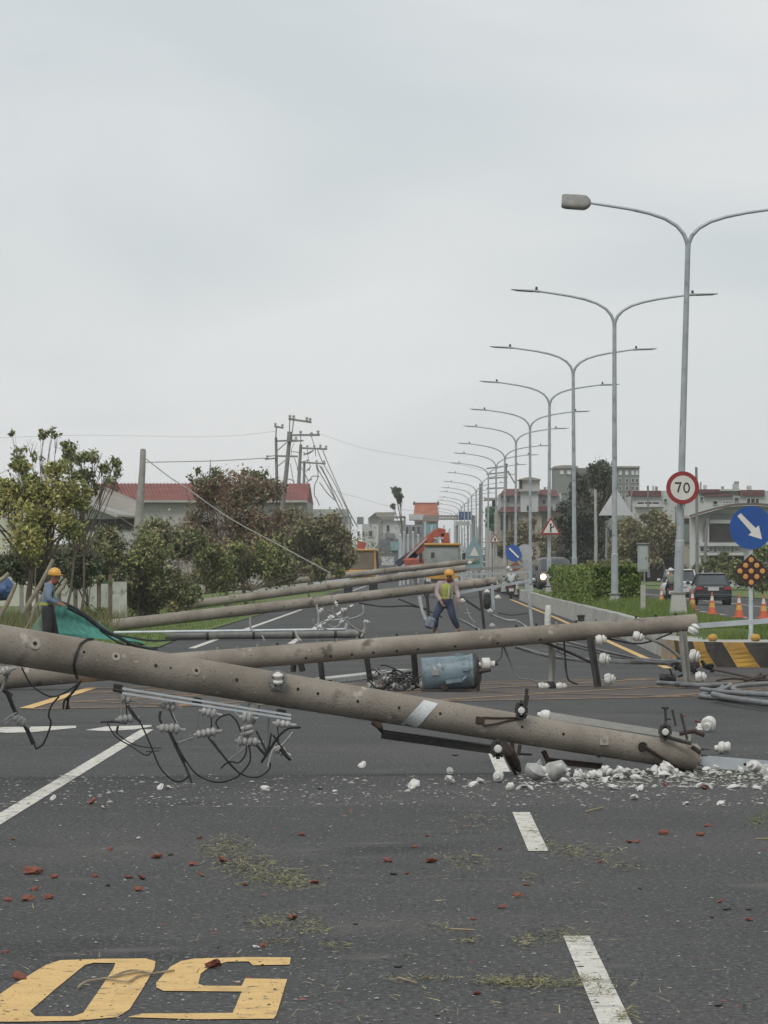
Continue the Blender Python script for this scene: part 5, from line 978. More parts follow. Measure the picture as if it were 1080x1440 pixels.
# poles on the right
for i, (pts, Y, r_, lab, m_) in enumerate((([(674, 818), (675, 760), (676, 680)], 400, .2, 'thick dark pole in the middle of the far lamp row', wood), ([(837, 830), (838, 760), (837, 688)], 250, .11, 'slim pale pole standing in front of the dark tree', concrete_light), ([(980, 820), (980, 740), (979, 657)], 240, .1, 'tall grey pole right behind the 70 sign', wood),
                                         ([(912, 812), (912, 740), (911, 683)], 300, .1, 'thin pole in front of the maroon parapets', wood), ([(950, 815), (950, 712)], 280, .07, 'thin post just left of the nearest lamp below the 70 sign', wood), ([(888, 720), (888, 684)], 380, .08, 'thin short pole above the white triangle', wood), ([(852, 812), (853, 742)], 200, .07, 'thin grey post left of the second lamp foot', galv_dull), ([(991, 790), (994, 735)], 260, .1, 'leaning pale post in front of the arched window', wood))):
    b = MB(); n_ = len(pts); b.tube([at(*p, Y) for p in pts], [r_ * (1 - .3 * j / (n_ - 1)) for j in range(n_)], 10); t = smoothen(b.build('power_pole', m_)); tag(t, lab, 'pole')
sp = thing('pole_crossarms', 'faint pole top rack and lines among the far right lamp posts', 'power lines', tuple(at(705, 660, 440)))
for a, c in (((684, 659), (714, 655)), ((684, 667), (714, 664)), ((684, 673), (714, 671)), ((712, 654), (712, 812)), ((714, 662), (724, 680)), ((684, 687), (712, 686))):
    b = MB(); b.beam(at(*a, 440), at(*c, 440), .14, .1 if a[0] != 712 else .16, up=(0, 1, 0)); b.build('crossarm', galv_dull, sp)
bbox(sp, 'pole_box', 710, 714, 652, 657, 439.5, .4, dark_steel)
# ------------------------------------------------------------------ signs
sg_red = mat('sign_red', (.28, .028, .03), (.23, .025, .025), scale=6, rough=.45); sg_white = mat('sign_white', (.66, .64, .58), (.60, .58, .53), scale=4, rough=.45)
sg_black = mat('sign_black', (.02, .02, .025), rough=.5); sg_blue = mat('sign_blue', (.012, .075, .30), (.01, .065, .26), scale=4, rough=.4); sg_back = mat('sign_back', (.40, .41, .41), (.33, .34, .34), scale=3, rough=.5, metal=.3)
sg_orange = mat('sign_orange', (.60, .31, .08), (.5, .25, .06), scale=30, rough=.35); sg_maroon = mat('sign_maroon', (.04, .01, .01), rough=.5)
def disc(b, c, r, y, th_, n=40): b.rings(Vector((c[0], y, c[1])), (0, 1, 0), [(0, r), (th_, r)], n)
def flat(pts, y, th_, M, name, m, parent):       # outline in x,z, facing the viewer
    b = MB(); b.poly([(x, y, z) for x, z in pts], (0, th_, 0)); b.xf(M); return b.build(name, m, parent)
def stroke(pts, wd):
    """outline polygon round an open polyline"""
    Lf, Rt = [], []; n = len(pts)
    for i in range(n):
        a = Vector(pts[max(i - 1, 0)]); c = Vector(pts[min(i + 1, n - 1)]); d = (c - a).normalized(); nr = Vector((-d.y, d.x)) * wd / 2; p = Vector(pts[i]); Lf.append(tuple(p + nr)); Rt.append(tuple(p - nr))
    return Lf + Rt[::-1]
def T(c, rot=0): return Matrix.Translation(c) @ Matrix.Rotation(rot, 4, 'Y')
c = at(960, 686, 95.8); t = thing('speed_limit_sign', 'round red rimmed speed limit sign reading 70 on the nearest lamp pole', 'road sign', tuple(c)); Mx = T(c)
b = MB(); disc(b, (0, 0), .365, 0, .02, 48); o = smoothen(b.xf(Mx).build('rim', sg_red, t)); b = MB(); disc(b, (0, 0), .27, -.004, .006, 48); o = smoothen(b.xf(Mx).build('face', sg_white, t))
flat(stroke([(-.155, .105), (-.045, .105), (-.06, .06), (-.085, .0), (-.105, -.1)], .038), -.008, .003, Mx, 'numeral', sg_black, t); flat([(-.175, .124), (-.026, .124), (-.026, .088), (-.175, .088)], -.0095, .003, Mx, 'numeral', sg_black, t)
b = MB(); n = 28
for i in range(n):
    a = 2 * math.pi * i / n
    for rx, rz in ((.075, .118), (.042, .083)): b.v.append((.085 + rx * math.cos(a), -.008, rz * math.sin(a)))
for i in range(n): j = (i + 1) % n; b.f.append((2 * i, 2 * j, 2 * j + 1, 2 * i + 1)); b.m.append(0)
b.xf(Mx).build('numeral', sg_black, t)
b = MB(); b.box(c + Vector((.0, .03, .12)), (.4, .03, .05)); b.box(c + Vector((0, .03, -.15)), (.4, .03, .05)); b.tube([c + Vector((.03, .05, -.45)), c + Vector((.03, .05, .42))], .03, 8); b.build('clamp_bar', galv, t); bpy.data.objects['clamp_bar']['kind'] = 'stuff'
# keep right arrow with amber reflector diamond
Ys = 75.5; pc = at(1056, 742, Ys); base = Vector((pc.x, Ys, .38)); t = thing('direction_sign', 'blue round sign with white down-right arrow above a black and amber dotted diamond', 'road sign', tuple(base)); Mx = T(pc)
b = MB(); b.tube([base + Vector((0, .06, 0)), pc + Vector((0, .06, .2))], .038, 12); smoothen(b.build('post', galv_light, t)); b = MB(); b.rings(base - Vector((0, 0, .02)), (0, 0, 1), [(0, .07), (.16, .055), (.17, .04)], 12); smoothen(b.build('post_foot', galv, t))
b = MB(); disc(b, (0, 0), .375, 0, .015, 56); dsc = smoothen(b.xf(Mx).build('blue_disc', sg_blue, t))
def rot2(p, a): return (p[0] * math.cos(a) - p[1] * math.sin(a), p[0] * math.sin(a) + p[1] * math.cos(a))
arw = [(-.30, .038), (.06, .052), (.06, .125), (.27, 0), (.06, -.125), (.06, -.052), (-.30, -.038)]; flat([rot2((x * 1.03, z), R(-47)) for x, z in arw], -.005, .004, Mx, 'arrow', sg_white, dsc)
dc = at(1056, 803, Ys) - Vector((0, .01, 0)); dm = flat([(0, .30), (.30, 0), (0, -.30), (-.30, 0)], 0, .015, T(dc), 'diamond_board', sg_maroon, t)
for i in range(-1, 2):
    for j in range(-1, 2):
        x, z = (i + j) * .0975, (i - j) * .0975; b = MB(); b.rings(dc + Vector((x, .002, z)), (0, -1, 0), [(0, .046), (.008, .044), (.011, .03), (.012, .01)], 14); smoothen(b.build('reflector', sg_orange, dm))
# triangular warning signs
def warn(px, py, Y, sz, label, kind):
    c = at(px, py, Y - .12); t = thing('warning_sign', label, 'road sign', tuple(c)); Mx = T(c); h_ = sz * .866
    tri_ = lambda s: [(0, h_ * .6 * s), (sz * .5 * s, -h_ * .4 * s), (-sz * .5 * s, -h_ * .4 * s)]
    flat(tri_(1), 0, .015, Mx, 'rim', sg_red, t); fc = flat([(x, z - .0) for x, z in tri_(.74)], -.006, .004, Mx, 'face', sg_white, t)
    if kind == 'junction':
        flat([(-.03, -.2), (.03, -.2), (.03, -.04), (.11, .02), (.11, -.03), (.13, -.0), (.13, .1), (.06, .07), (.1, .06), (.03, .02), (.03, .12), (.06, .12), (0, .2), (-.06, .12), (-.03, .12)], -.012, .004, Mx, 'symbol', sg_black, fc)
    else: flat([(-.05, -.14), (.06, -.14), (.07, 0), (.03, .1), (-.03, .1), (-.06, .02)], -.012, .004, Mx, 'symbol', sg_black, fc)
    return t
warn(774.5, 742, 185.8, .88, 'red and white triangular sign with a side road symbol on the fourth lamp pole', 'junction')
warn(696, 758, 305.8, .74, 'small far red and white triangular warning sign', 'x')
def tri_back(px, py, Y, sz, label, post=True):
    c = at(px, py, Y); t = thing('triangular_sign', label, 'road sign', tuple(c)); h_ = sz * .8; flat([(0, h_ * .62), (sz * .5, -h_ * .38), (-sz * .5, -h_ * .38)], 0, .02, T(c), 'sign_plate', mat('sign_back_white', (.56, .575, .575), (.5, .51, .51), scale=2, rough=.5) if 'sign_back_white' not in bpy.data.materials else bpy.data.materials['sign_back_white'], t)
    b = MB(); b.tube([Vector((c.x, Y + .05, 0.3)), Vector((c.x, Y + .05, c.z + .2))], .04, 8); b.build('post', galv, t); return t
tri_back(866, 710, 127.5, 1.02, 'plain pale back of a triangular sign behind the second lamp pole'); tri_back(713.5, 757, 330, .95, 'small pale back of a triangular sign beside the far red triangle')
# knocked over blue arrow sign with its diamond
Yk = 196; c = at(722, 778, Yk); t = thing('fallen_direction_sign', 'tilted blue arrow sign with an orange diamond, bent over among the far lamp posts', 'road sign', tuple(at(735, 840, Yk)))
b = MB(); b.rings(c, (.55, -1, .25), [(0, .40), (.02, .40)], 30); dsc = smoothen(b.build('blue_disc', sg_blue, t), 30); b = MB(); q = Vector((.55, -1, .25)).normalized() * .026; b.beam(c + q + Vector((-.2, -.05, .22)), c + q + Vector((.22, .03, -.2)), .09, .006, up=tuple(q)); b.build('arrow', sg_white, dsc)
b = MB(); b.rings(at(738, 777, Yk + .3), (.2, -1, .1), [(0, .38), (.02, .38)], 28); smoothen(b.build('sign_rear', sg_back, t), 30)
b = MB(); b.tube([at(740, 838, Yk + .3), at(738, 800, Yk + .3), at(731, 772, Yk + .2)], .04, 8); smoothen(b.build('post', galv, t)); flat([(0, .27), (.27, 0), (0, -.27), (-.27, 0)], 0, .02, T(at(725, 797, Yk - .1), R(12)), 'diamond_board', mat('diamond_orange', (.26, .10, .05), (.16, .05, .04), scale=9), t); flat([(0, .25), (.25, 0), (0, -.25), (-.25, 0)], 0, .02, T(at(739, 794, Yk + .25), R(-8)), 'diamond_rear', sg_back, t)
# pale teal board on the far median, utility box
c = at(667, 778, 330); t = thing('info_board', 'pale teal pointed board with a white triangle among the far lamp posts', 'road sign', tuple(c)); teal = mat('board_teal', (.24, .34, .36), (.18, .28, .30), scale=1, rough=.5)
flat([(-.62, -1.1), (.62, -1.1), (.62, .2), (.0, 1.3), (-.62, .2)], 0, .05, T(c), 'board', teal, t); flat([(-.35, -.2), (.35, -.2), (0, .5)], -.03, .02, T(c), 'triangle', sg_white, t); flat([(-.4, -.8), (.4, -.8), (.4, -.55), (-.4, -.55)], -.03, .02, T(c), 'green_bar', mat('bar_green', (.05, .2, .12)), t); b = MB(); b.tube([Vector((c.x, 330.1, 0)), c + Vector((0, .1, .2))], .05, 8); b.build('post', galv, t)
Yu = 108; c = at(904, 785, Yu); t = thing('control_box', 'pale grey metal control box on a post left of the nearest lamp', 'utility box', (c.x, Yu, .5)); bx = mat('box_grey', (.36, .39, .38), (.29, .32, .31), scale=5, rough=.5)
b = MB(); b.box(c, (.26, .2, .68), None, .012); b.build('cabinet', bx, t); b = MB(); b.box(c + Vector((0, 0, .36)), (.32, .28, .04), None, .01); b.build('hood', galv_dull, t); b = MB(); b.box(c + Vector((0, -.108, 0)), (.2, .016, .58), None, .004); d_ = b.build('door', bx, t); b = MB(); b.box(c + Vector((.07, -.12, 0)), (.02, .015, .06)); b.build('handle', dark_steel, d_)
b = MB(); b.box(Vector((c.x, Yu, .75)), (.12, .1, 1.0)); b.build('post', concrete_light, t)

# ------------------------------------------------------------------ traffic cones
cone_o = mat('cone_orange', (.62, .13, .045), (.5, .10, .04), scale=5, rough=.5); cone_w = mat('cone_white', (.62, .56, .50), rough=.4); cone_y = mat('cone_yellow', (.62, .33, .07), rough=.4)
def make_cone(loc, label):
    t = thing('traffic_cone', label, 'traffic cone', loc, 'traffic cones on the right hand road'); x, y, z = loc; V0 = Vector(loc)
    b = MB(); b.box(V0 + Vector((0, 0, .02)), (.42, .42, .04), None, .015); b.build('base', cone_o, t)
    for a, c, m_, nm in ((.04, .26, cone_o, 'body'), (.26, .42, cone_y, 'lower_band'), (.42, .50, cone_o, 'body'), (.50, .66, cone_w, 'upper_band'), (.66, .82, cone_o, 'body')):
        rr = lambda h: .15 - .14 * (h - .04) / .8; b = MB(); b.rings(V0, (0, 0, 1), [(a, rr(a)), (c, rr(c))], 16); smoothen(b.build(nm, m_, t), 30)
    return t
cpos = [(930, 852, 'smallest and farthest traffic cone, between the utility box and the nearest lamp'), (973.5, 858.5, 'traffic cone just right of the nearest lamp foot, under the white car'), (1001, 864, 'traffic cone standing under the middle of the dark sedan'), (1039, 868.5, 'traffic cone left of the blue arrow sign post'), (1073.5, 870, 'traffic cone right of the blue arrow sign post, at the picture edge')]
q = gd(*cpos[0][:2]); cone = make_cone(tuple(q), cpos[0][2])
for x_, y_, lb_ in cpos[1:]: dup(cone, gd(x_, y_), lb_, R(random.uniform(0, 60)))

# ------------------------------------------------------------------ vehicles
paint_dark = mat('paint_dark_grey', (.035, .04, .043), (.045, .05, .052), scale=1, rough=.25, metal=.3); paint_white = mat('paint_white', (.55, .56, .55), (.5, .5, .49), scale=1, rough=.3); rubber = mat('tyre_rubber', (.018, .018, .018), rough=.9); rim_m = mat('wheel_rim', (.3, .31, .32), rough=.35, metal=.7)
car_glass = mat('car_glass', (.05, .06, .065), (.08, .09, .095), scale=1, rough=.08); tail_red = mat('tail_lamp', (.30, .03, .03), (.22, .03, .03), scale=8, rough=.2); plate_m = mat('licence_plate', (.5, .5, .48), rough=.5); chrome = mat('chrome', (.5, .52, .53), rough=.2, metal=.8)
paint_yellow = mat('paint_yellow', (.50, .27, .04), (.42, .22, .04), scale=2, rough=.5); paint_crane = mat('crane_red', (.38, .085, .045), (.28, .06, .04), scale=3, rough=.5); black_pl = mat('black_plastic', (.02, .02, .02), (.035, .035, .035), scale=5, rough=.6)
def wheel(t, c, r, wd):
    b = MB(); b.rings(Vector(c) - Vector((wd / 2, 0, 0)), (1, 0, 0), [(0, r * .8), (.02, r * .97), (wd * .5, r), (wd - .02, r * .97), (wd, r * .8)], 24); w_ = smoothen(b.build('tyre', rubber, t), 30)
    b = MB(); b.rings(Vector(c) - Vector((wd / 2 + .006, 0, 0)), (1, 0, 0), [(0, r * .3), (.01, r * .62), (wd, r * .62), (wd + .012, r * .3)], 16); smoothen(b.build('rim', rim_m, w_), 30)
def car(loc, label, name, paint, L_=4.5, W=1.76, Hh=1.45, suv=False):
    """rear of the car faces the viewer (-y)"""
    t = thing(name, label, 'car', (0, 0, 0)); w_ = W / 2; hb = .95 if not suv else 1.05
    b = MB(); b.loft([(0, w_ * .86, .36, hb - .06), (.06, w_ * .95, .3, hb - .01), (.35, w_ * .99, .24, hb + .01), (.9, w_, .22, hb), (2.6, w_, .2, hb - .03), (3.6, w_ * .99, .2, hb - .12), (4.2, w_ * .95, .26, hb - .22), (4.42, w_ * .84, .32, hb - .32)], 28, 4.5); smoothen(b.build('body', paint, t), 35)
    b = MB()
    y0, y1, y2, y3 = (.55, 1.15, 2.5, 3.35) if not suv else (.12, .45, 2.7, 3.5)
    g = [(-w_ * .86, y0, hb - .04), (w_ * .86, y0, hb - .04), (w_ * .87, y3, hb - .07), (-w_ * .87, y3, hb - .07), (-w_ * .66, y1, Hh - .015), (w_ * .66, y1, Hh - .015), (w_ * .67, y2, Hh - .02), (-w_ * .67, y2, Hh - .02)]
    b.add(g, [(0, 1, 5, 4), (1, 2, 6, 5), (2, 3, 7, 6), (3, 0, 4, 7)]); b.build('window_band', car_glass, t)
    b = MB(); b.loft([(y1 - .1, w_ * .66, Hh - .035, Hh - .01), (y1 + .15, w_ * .70, Hh - .05, Hh), ((y1 + y2) / 2, w_ * .72, Hh - .05, Hh + .02), (y2, w_ * .68, Hh - .05, Hh - .005)], 16, 4); smoothen(b.build('roof', paint, t))
    for s in (-1, 1):
        for (pa, pb) in (((s * w_ * .87, y0 - .02, hb - .03), (s * w_ * .67, y1, Hh - .02)), ((s * w_ * .88, y3, hb - .06), (s * w_ * .68, y2, Hh - .02)), ((s * w_ * .885, (y1 + y2) / 2, hb), (s * w_ * .70, (y1 + y2) / 2, Hh - .02))):
            b = MB(); b.beam(pa, pb, .07, .06); b.build('pillar', paint, t)
        z_ = hb - .2 if not suv else hb - .15
        b = MB(); b.box((s * w_ * .74, -.005, z_), (.36 if not suv else .2, .08, .17 if not suv else .34), None, .03); b.build('tail_lamp', tail_red, t)
        b = MB(); b.box((s * (w_ + .09), 3.0, hb + .06), (.18, .1, .13), None, .03); b.build('mirror', paint, t)
        wheel(t, (s * (w_ - .12), .95, .31), .31, .22); wheel(t, (s * (w_ - .12), 3.55, .31), .31, .22)
    b = MB(); b.box((0, -.03, hb - .22), (.5, .03, .15), None, .008); b.build('licence_plate', plate_m, t)
    b = MB(); b.box((0, -.03, hb - .12), (.9, .03, .035), None, .008); b.build('chrome_strip', chrome, t)
    b = MB(); b.box((0, -.05, .42), (W * .93, .22, .2), None, .05); b.build('rear_bumper', paint if not suv else black_pl, t); b = MB(); b.box((0, -.02, .28), (W * .8, .2, .1), None, .02); b.build('under_valance', black_pl, t)
    t.location = loc; return t
p = gd(1003, 851); sd = car((p.x, p.y, 0), 'dark grey sedan seen from behind on the right hand road', 'sedan', paint_dark)
p = gd(966, 848); car((p.x, p.y + 4, 0), 'white hatchback in front of the dark sedan, half hidden by the nearest lamp', 'hatchback', paint_white, suv=True, Hh=1.62)
# dark van with lit headlight coming the other way, beyond the hedge
def front_van(loc, label, paint, W=1.8, Hh=1.95, lit=True, name='van'):
    t = thing(name, label, 'van', (0, 0, 0)); w_ = W / 2
    b = MB(); b.loft([(0, w_ * .9, .35, .95), (.1, w_ * .98, .28, 1.05), (.45, w_, .25, 1.2), (1.2, w_, .25, Hh * .97), (4.4, w_, .25, Hh), (4.7, w_ * .95, .3, Hh * .96)], 24, 5); smoothen(b.build('body', paint, t), 35)
    b = MB(); b.add([(-w_ * .86, .38, 1.2), (w_ * .86, .38, 1.2), (w_ * .78, 1.0, Hh * .93), (-w_ * .78, 1.0, Hh * .93)], [(0, 1, 2, 3)]); b.build('windscreen', car_glass, t)
    for s in (-1, 1):
        b = MB(); b.rings((s * w_ * .72, -.01, .82), (0, -1, 0), [(0, .16), (.06, .15), (.09, .08)], 14)
        lm = head_lit if lit else chrome; smoothen(b.build('headlight', lm, t)); wheel(t, (s * (w_ - .12), .9, .32), .32, .22); wheel(t, (s * (w_ - .12), 3.7, .32), .32, .22)
        b = MB(); b.box((s * (w_ + .1), .7, 1.3), (.16, .08, .24), None, .02); b.build('mirror', black_pl, t)
    b = MB(); b.box((0, -.05, .5), (W * .95, .2, .22), None, .05); b.build('bumper', black_pl, t); b = MB(); b.box((0, -.02, .82), (.8, .06, .16), None, .02); b.build('grille', black_pl, t); t.location = loc; return t
head_lit = mat('lit_headlight', (1, .68, .34), emit=9)
# the lamp seen shining over the median: a motorcycle-height light on an oncoming van
v = front_van((8.55, 246, 0), 'dark van with a glaring lit headlight behind the left end of the hedge', mat('paint_brown_grey', (.10, .085, .08), rough=.4), W=1.85)
v.location = (at(764, 811, 246).x + .66, 246, .38)
front_van((9.6, 320, 0), 'dark grey van farther back behind the tan house scrub', paint_dark, name='van', lit=False).location = (at(763, 800, 320).x, 320, 0)

# crane truck in the middle
Yt_ = 250; px0, px1 = 597, 648; t = thing('crane_truck', 'crane truck with a pale cab, yellow roof edge and folded red boom in mid road', 'crane truck', tuple(gd(622, 840)))
cx = at(622, 800, Yt_).x; Wt = (px1 - px0) / k(Yt_)
cab_m = mat('cab_paint', (.34, .33, .27), (.28, .27, .23), scale=2, rough=.5)
b = MB(); b.box((cx, Yt_ + 1.0, 1.95), (Wt, 2, 2.1), None, .12); b.build('cab', cab_m, t)
b = MB(); b.box((cx, Yt_ + .9, 3.06), (Wt * 1.03, 2.2, .14), None, .04); b.build('roof_edge', paint_yellow, t)
b = MB(); b.box((cx - .03, Yt_ - .03, 2.32), (Wt * .9, .06, 1.1), None, .02); b.build('windscreen', mat('truck_glass', (.20, .22, .21), (.30, .32, .30), scale=1.5, rough=.15), t)
b = MB(); b.box((cx - .55, Yt_ - .07, 2.45), (.2, .04, .3), None, .03); b.build('hanging_tag', dark_steel, t)
b = MB(); b.box((cx, Yt_ - .06, 1.25), (Wt * .9, .1, .4), None, .03); b.build('grille', paint_yellow, t); b = MB(); b.box((cx, Yt_ - .1, .7), (Wt, .3, .35), None, .05); b.build('bumper', dark_steel, t)
for s in (-1, 1):
    wheel(t, (cx + s * (Wt / 2 - .15), Yt_ + .9, .48), .48, .28); wheel(t, (cx + s * (Wt / 2 - .15), Yt_ + 5.2, .48), .48, .28)
    b = MB(); b.box((cx + s * (Wt / 2 + .2), Yt_ + .1, 2.3), (.2, .1, .55), None, .04); b.build('mirror', black_pl, t); b = MB(); b.box((cx + s * .8, Yt_ - .1, 1.0), (.28, .06, .2), None, .03); b.build('headlight', plate_m, t)
b = MB(); b.box((cx, Yt_ + 4.6, 1.2), (Wt, 5, .5)); b.build('flatbed', cab_m, t)
bm_ = lambda x, y, dy=2.6: at(x, y, Yt_ + dy)
b = MB(); 
for p_, q_, w0 in ((bm_(570, 792), bm_(598, 763), .5), (bm_(595, 766), bm_(616, 748), .58), (bm_(614, 748), bm_(626, 750), .55), (bm_(625, 749), bm_(627, 766), .55)): b.beam(p_, q_, .5, w0, up=(0, 1, 0), bev=.04)
boom = b.build('boom', paint_crane, t)
b = MB(); b.beam(bm_(572, 784, 2.3), bm_(600, 757, 2.3), .1, .14, up=(0, 1, 0)); b.beam(bm_(610, 757, 2.3), bm_(624, 757, 2.3), .1, .12, up=(0, 1, 0)); b.build('hydraulic_ram', chrome, boom)
b = MB(); b.beam(bm_(558, 794), bm_(578, 780), .4, .38, up=(0, 1, 0)); b.beam(bm_(575, 792), bm_(585, 778), .4, .5, up=(0, 1, 0)); b.build('boom_tip', mat('boom_dark', (.03, .035, .06), rough=.5), boom)
b = MB(); b.box(bm_(586, 792), (1.4, 1.2, .6), None, .1); b.build('boom_mount', paint_crane, t); b = MB(); b.tube([bm_(583, 797), Vector((bm_(583, 797).x, Yt_ + 2.6, .1))], .12, 8); b.build('outrigger', galv_dull, t)
# small pale truck and yellow excavator at the left
Ye = 272; t = thing('yellow_excavator', 'yellow excavator cab partly hidden by bushes and the farthest fallen pole', 'excavator', tuple(at(507, 836, Ye)))
cx = at(507, 800, Ye).x; sc_ = k(Ye)
b = MB(); b.box((cx, Ye + 1.2, 2.15), (1.85, 2.0, 1.2), None, .08); b.build('cab_window', mat('excavator_glass', (.13, .10, .07), (.19, .16, .12), scale=2, rough=.25), t)
for s in (-1, 1): b = MB(); b.box((cx + s * .9, Ye + .2, 2.15), (.12, .14, 1.25), None, .03); b.build('cab_post', paint_yellow, t)
b = MB(); b.box((cx, Ye + 1.2, 2.83), (2.0, 2.2, .13), None, .05); b.build('cab_roof', paint_yellow, t); b = MB(); b.box((cx, Ye + 1.2, 1.35), (1.95, 2.4, .5), None, .1); b.build('engine_cover', paint_yellow, t)
for s in (-1, 1): b = MB(); b.loft([(Ye, .25, .05, .85), (Ye + .3, .27, 0, .9), (Ye + 2.8, .27, 0, .9), (Ye + 3.1, .25, .05, .85)], 12, 6); b.xf(Matrix.Translation((cx + s * .8, 0, 0))); b.build('crawler_track', rubber, t)
b = MB(); b.beam(at(507, 772, Ye + 1), at(510, 762, Ye + 1), .5, .4, up=(0, 1, 0)); b.build('red_beacon_frame', paint_crane, t)
b = MB(); b.tube([at(531, 800, Ye - 1), at(530, 775, Ye - 1)], .08, 8); b.build('exhaust_stack', rust, t)

# motor scooter with rider
def scooter(loc, label, body_m):
    t = thing('motor_scooter', label, 'scooter', (0, 0, 0))
    b = MB(); b.loft([(0, .16, .35, .55), (.05, .2, .3, .75), (.5, .2, .28, .78), (.8, .12, .25, .4), (1.2, .14, .25, .42)], 14, 3); smoothen(b.build('body', body_m, t))
    b = MB(); b.loft([(1.15, .18, .3, .8), (1.3, .22, .3, .98), (1.4, .14, .45, .95)], 14, 3); smoothen(b.build('front_shield', body_m, t)); b = MB(); b.box((0, .35, .8), (.28, .65, .09), None, .04); b.build('seat', black_pl, t)
    b = MB(); b.tube([(-.32, 1.1, 1.0), (-.1, 1.22, 1.02), (.1, 1.22, 1.02), (.32, 1.1, 1.0)], .018, 6); b.build('handlebar', dark_steel, t)
    for y_ in (.15, 1.45): b = MB(); b.rings((-.06, y_, .24), (1, 0, 0), [(0, .17), (.02, .23), (.06, .24), (.1, .23), (.12, .17)], 20); smoothen(b.build('wheel', rubber, t), 30)
    for s in (-1, 1): b = MB(); b.tube([(s * .3, 1.12, 1.0), (s * .36, 1.14, 1.2)], .01, 5); b.rings((s * .37, 1.12, 1.24), (0, -1, .1), [(0, .06), (.02, .06)], 10); b.build('mirror', black_pl, t)
    b = MB(); b.box((0, -.03, .52), (.26, .02, .16)); b.build('licence_plate', plate_m, t); b = MB(); b.box((0, -.02, .68), (.22, .05, .08), None, .02); b.build('tail_lamp', tail_red, t); t.location = loc; return t
p = gd(719, 843); scooter((p.x, p.y, 0), 'dark motor scooter ridden away from the viewer beside the median wall', black_pl)
p2 = gd(944, 848); scooter((p2.x, p2.y, 0), 'dark motor scooter left of the nearest lamp on the right hand road', black_pl)
o = MB(); c = at(685, 846, 112); o.blob(c, (.10, .12, .20), .12, 2); o.blob(c + Vector((0, 0, .14)), (.085, .1, .10), .1, 2); tag(smoothen(o.build('black_sack', mat('sack_black', (.02, .02, .022), (.035, .035, .035), scale=9, rough=.7, bump=.5, bscale=20))), 'black plastic sack hanging beside the dark crossarm of the third fallen pole', 'sack')

# ------------------------------------------------------------------ people
skin = mat('skin', (.30, .16, .10), (.26, .13, .08), scale=20, rough=.6); hat_m = mat('hard_hat', (.68, .36, .06), (.6, .3, .05), scale=6, rough=.35)
def skinned(name, V, E_, m, parent, org, sub=2):
    me = bpy.data.meshes.new(name); me.from_pydata([tuple(Vector(v[0]) + org) for v in V], E_, []); me.materials.append(m); o = link(name, me, parent)
    if not me.skin_vertices: 
        bpy.context.view_layer.objects.active = o
    md = o.modifiers.new('skin', 'SKIN'); md.use_smooth_shade = True
    if not me.skin_vertices:
        bmm = __import__('bmesh').new(); bmm.from_mesh(me); bmm.verts.layers.skin.verify(); bmm.to_mesh(me); bmm.free()
    for i, v in enumerate(V): r = v[1]; me.skin_vertices[0].data[i].radius = (r, r) if not hasattr(r, '__len__') else r; me.skin_vertices[0].data[i].use_root = (i == 0)
    s = o.modifiers.new('sub', 'SUBSURF'); s.levels = sub; s.render_levels = sub; return o
def hand(V, E_, wi, wp, d, side=Vector((0, 1, 0))):
    d = Vector(d).normalized(); sd = (Vector(side) - d * d.dot(Vector(side))).normalized(); dn = d.cross(sd); pi = len(V); V.append((Vector(wp) + d * .05, .026)); E_.append((wi, pi)); V.append((Vector(wp) + d * .09, .028)); E_.append((pi, pi + 1)); root = pi + 1
    for i, l in enumerate((.07, .085, .078, .06)):
        a = V[root][0] + sd * (.024 * (i - 1.5)) + d * .01; k1 = len(V); V.append((a, .009)); E_.append((root, k1)); V.append((a + d * l * .6 - dn * .006, .0085)); E_.append((k1, k1 + 1)); V.append((a + d * l * .85 - dn * .03, .007)); E_.append((k1 + 1, k1 + 2))
    a = V[pi][0] + sd * .035; k1 = len(V); V.append((a, .011)); E_.append((pi, k1)); V.append((a + d * .035 + sd * .012 - dn * .01, .009)); E_.append((k1, k1 + 1))
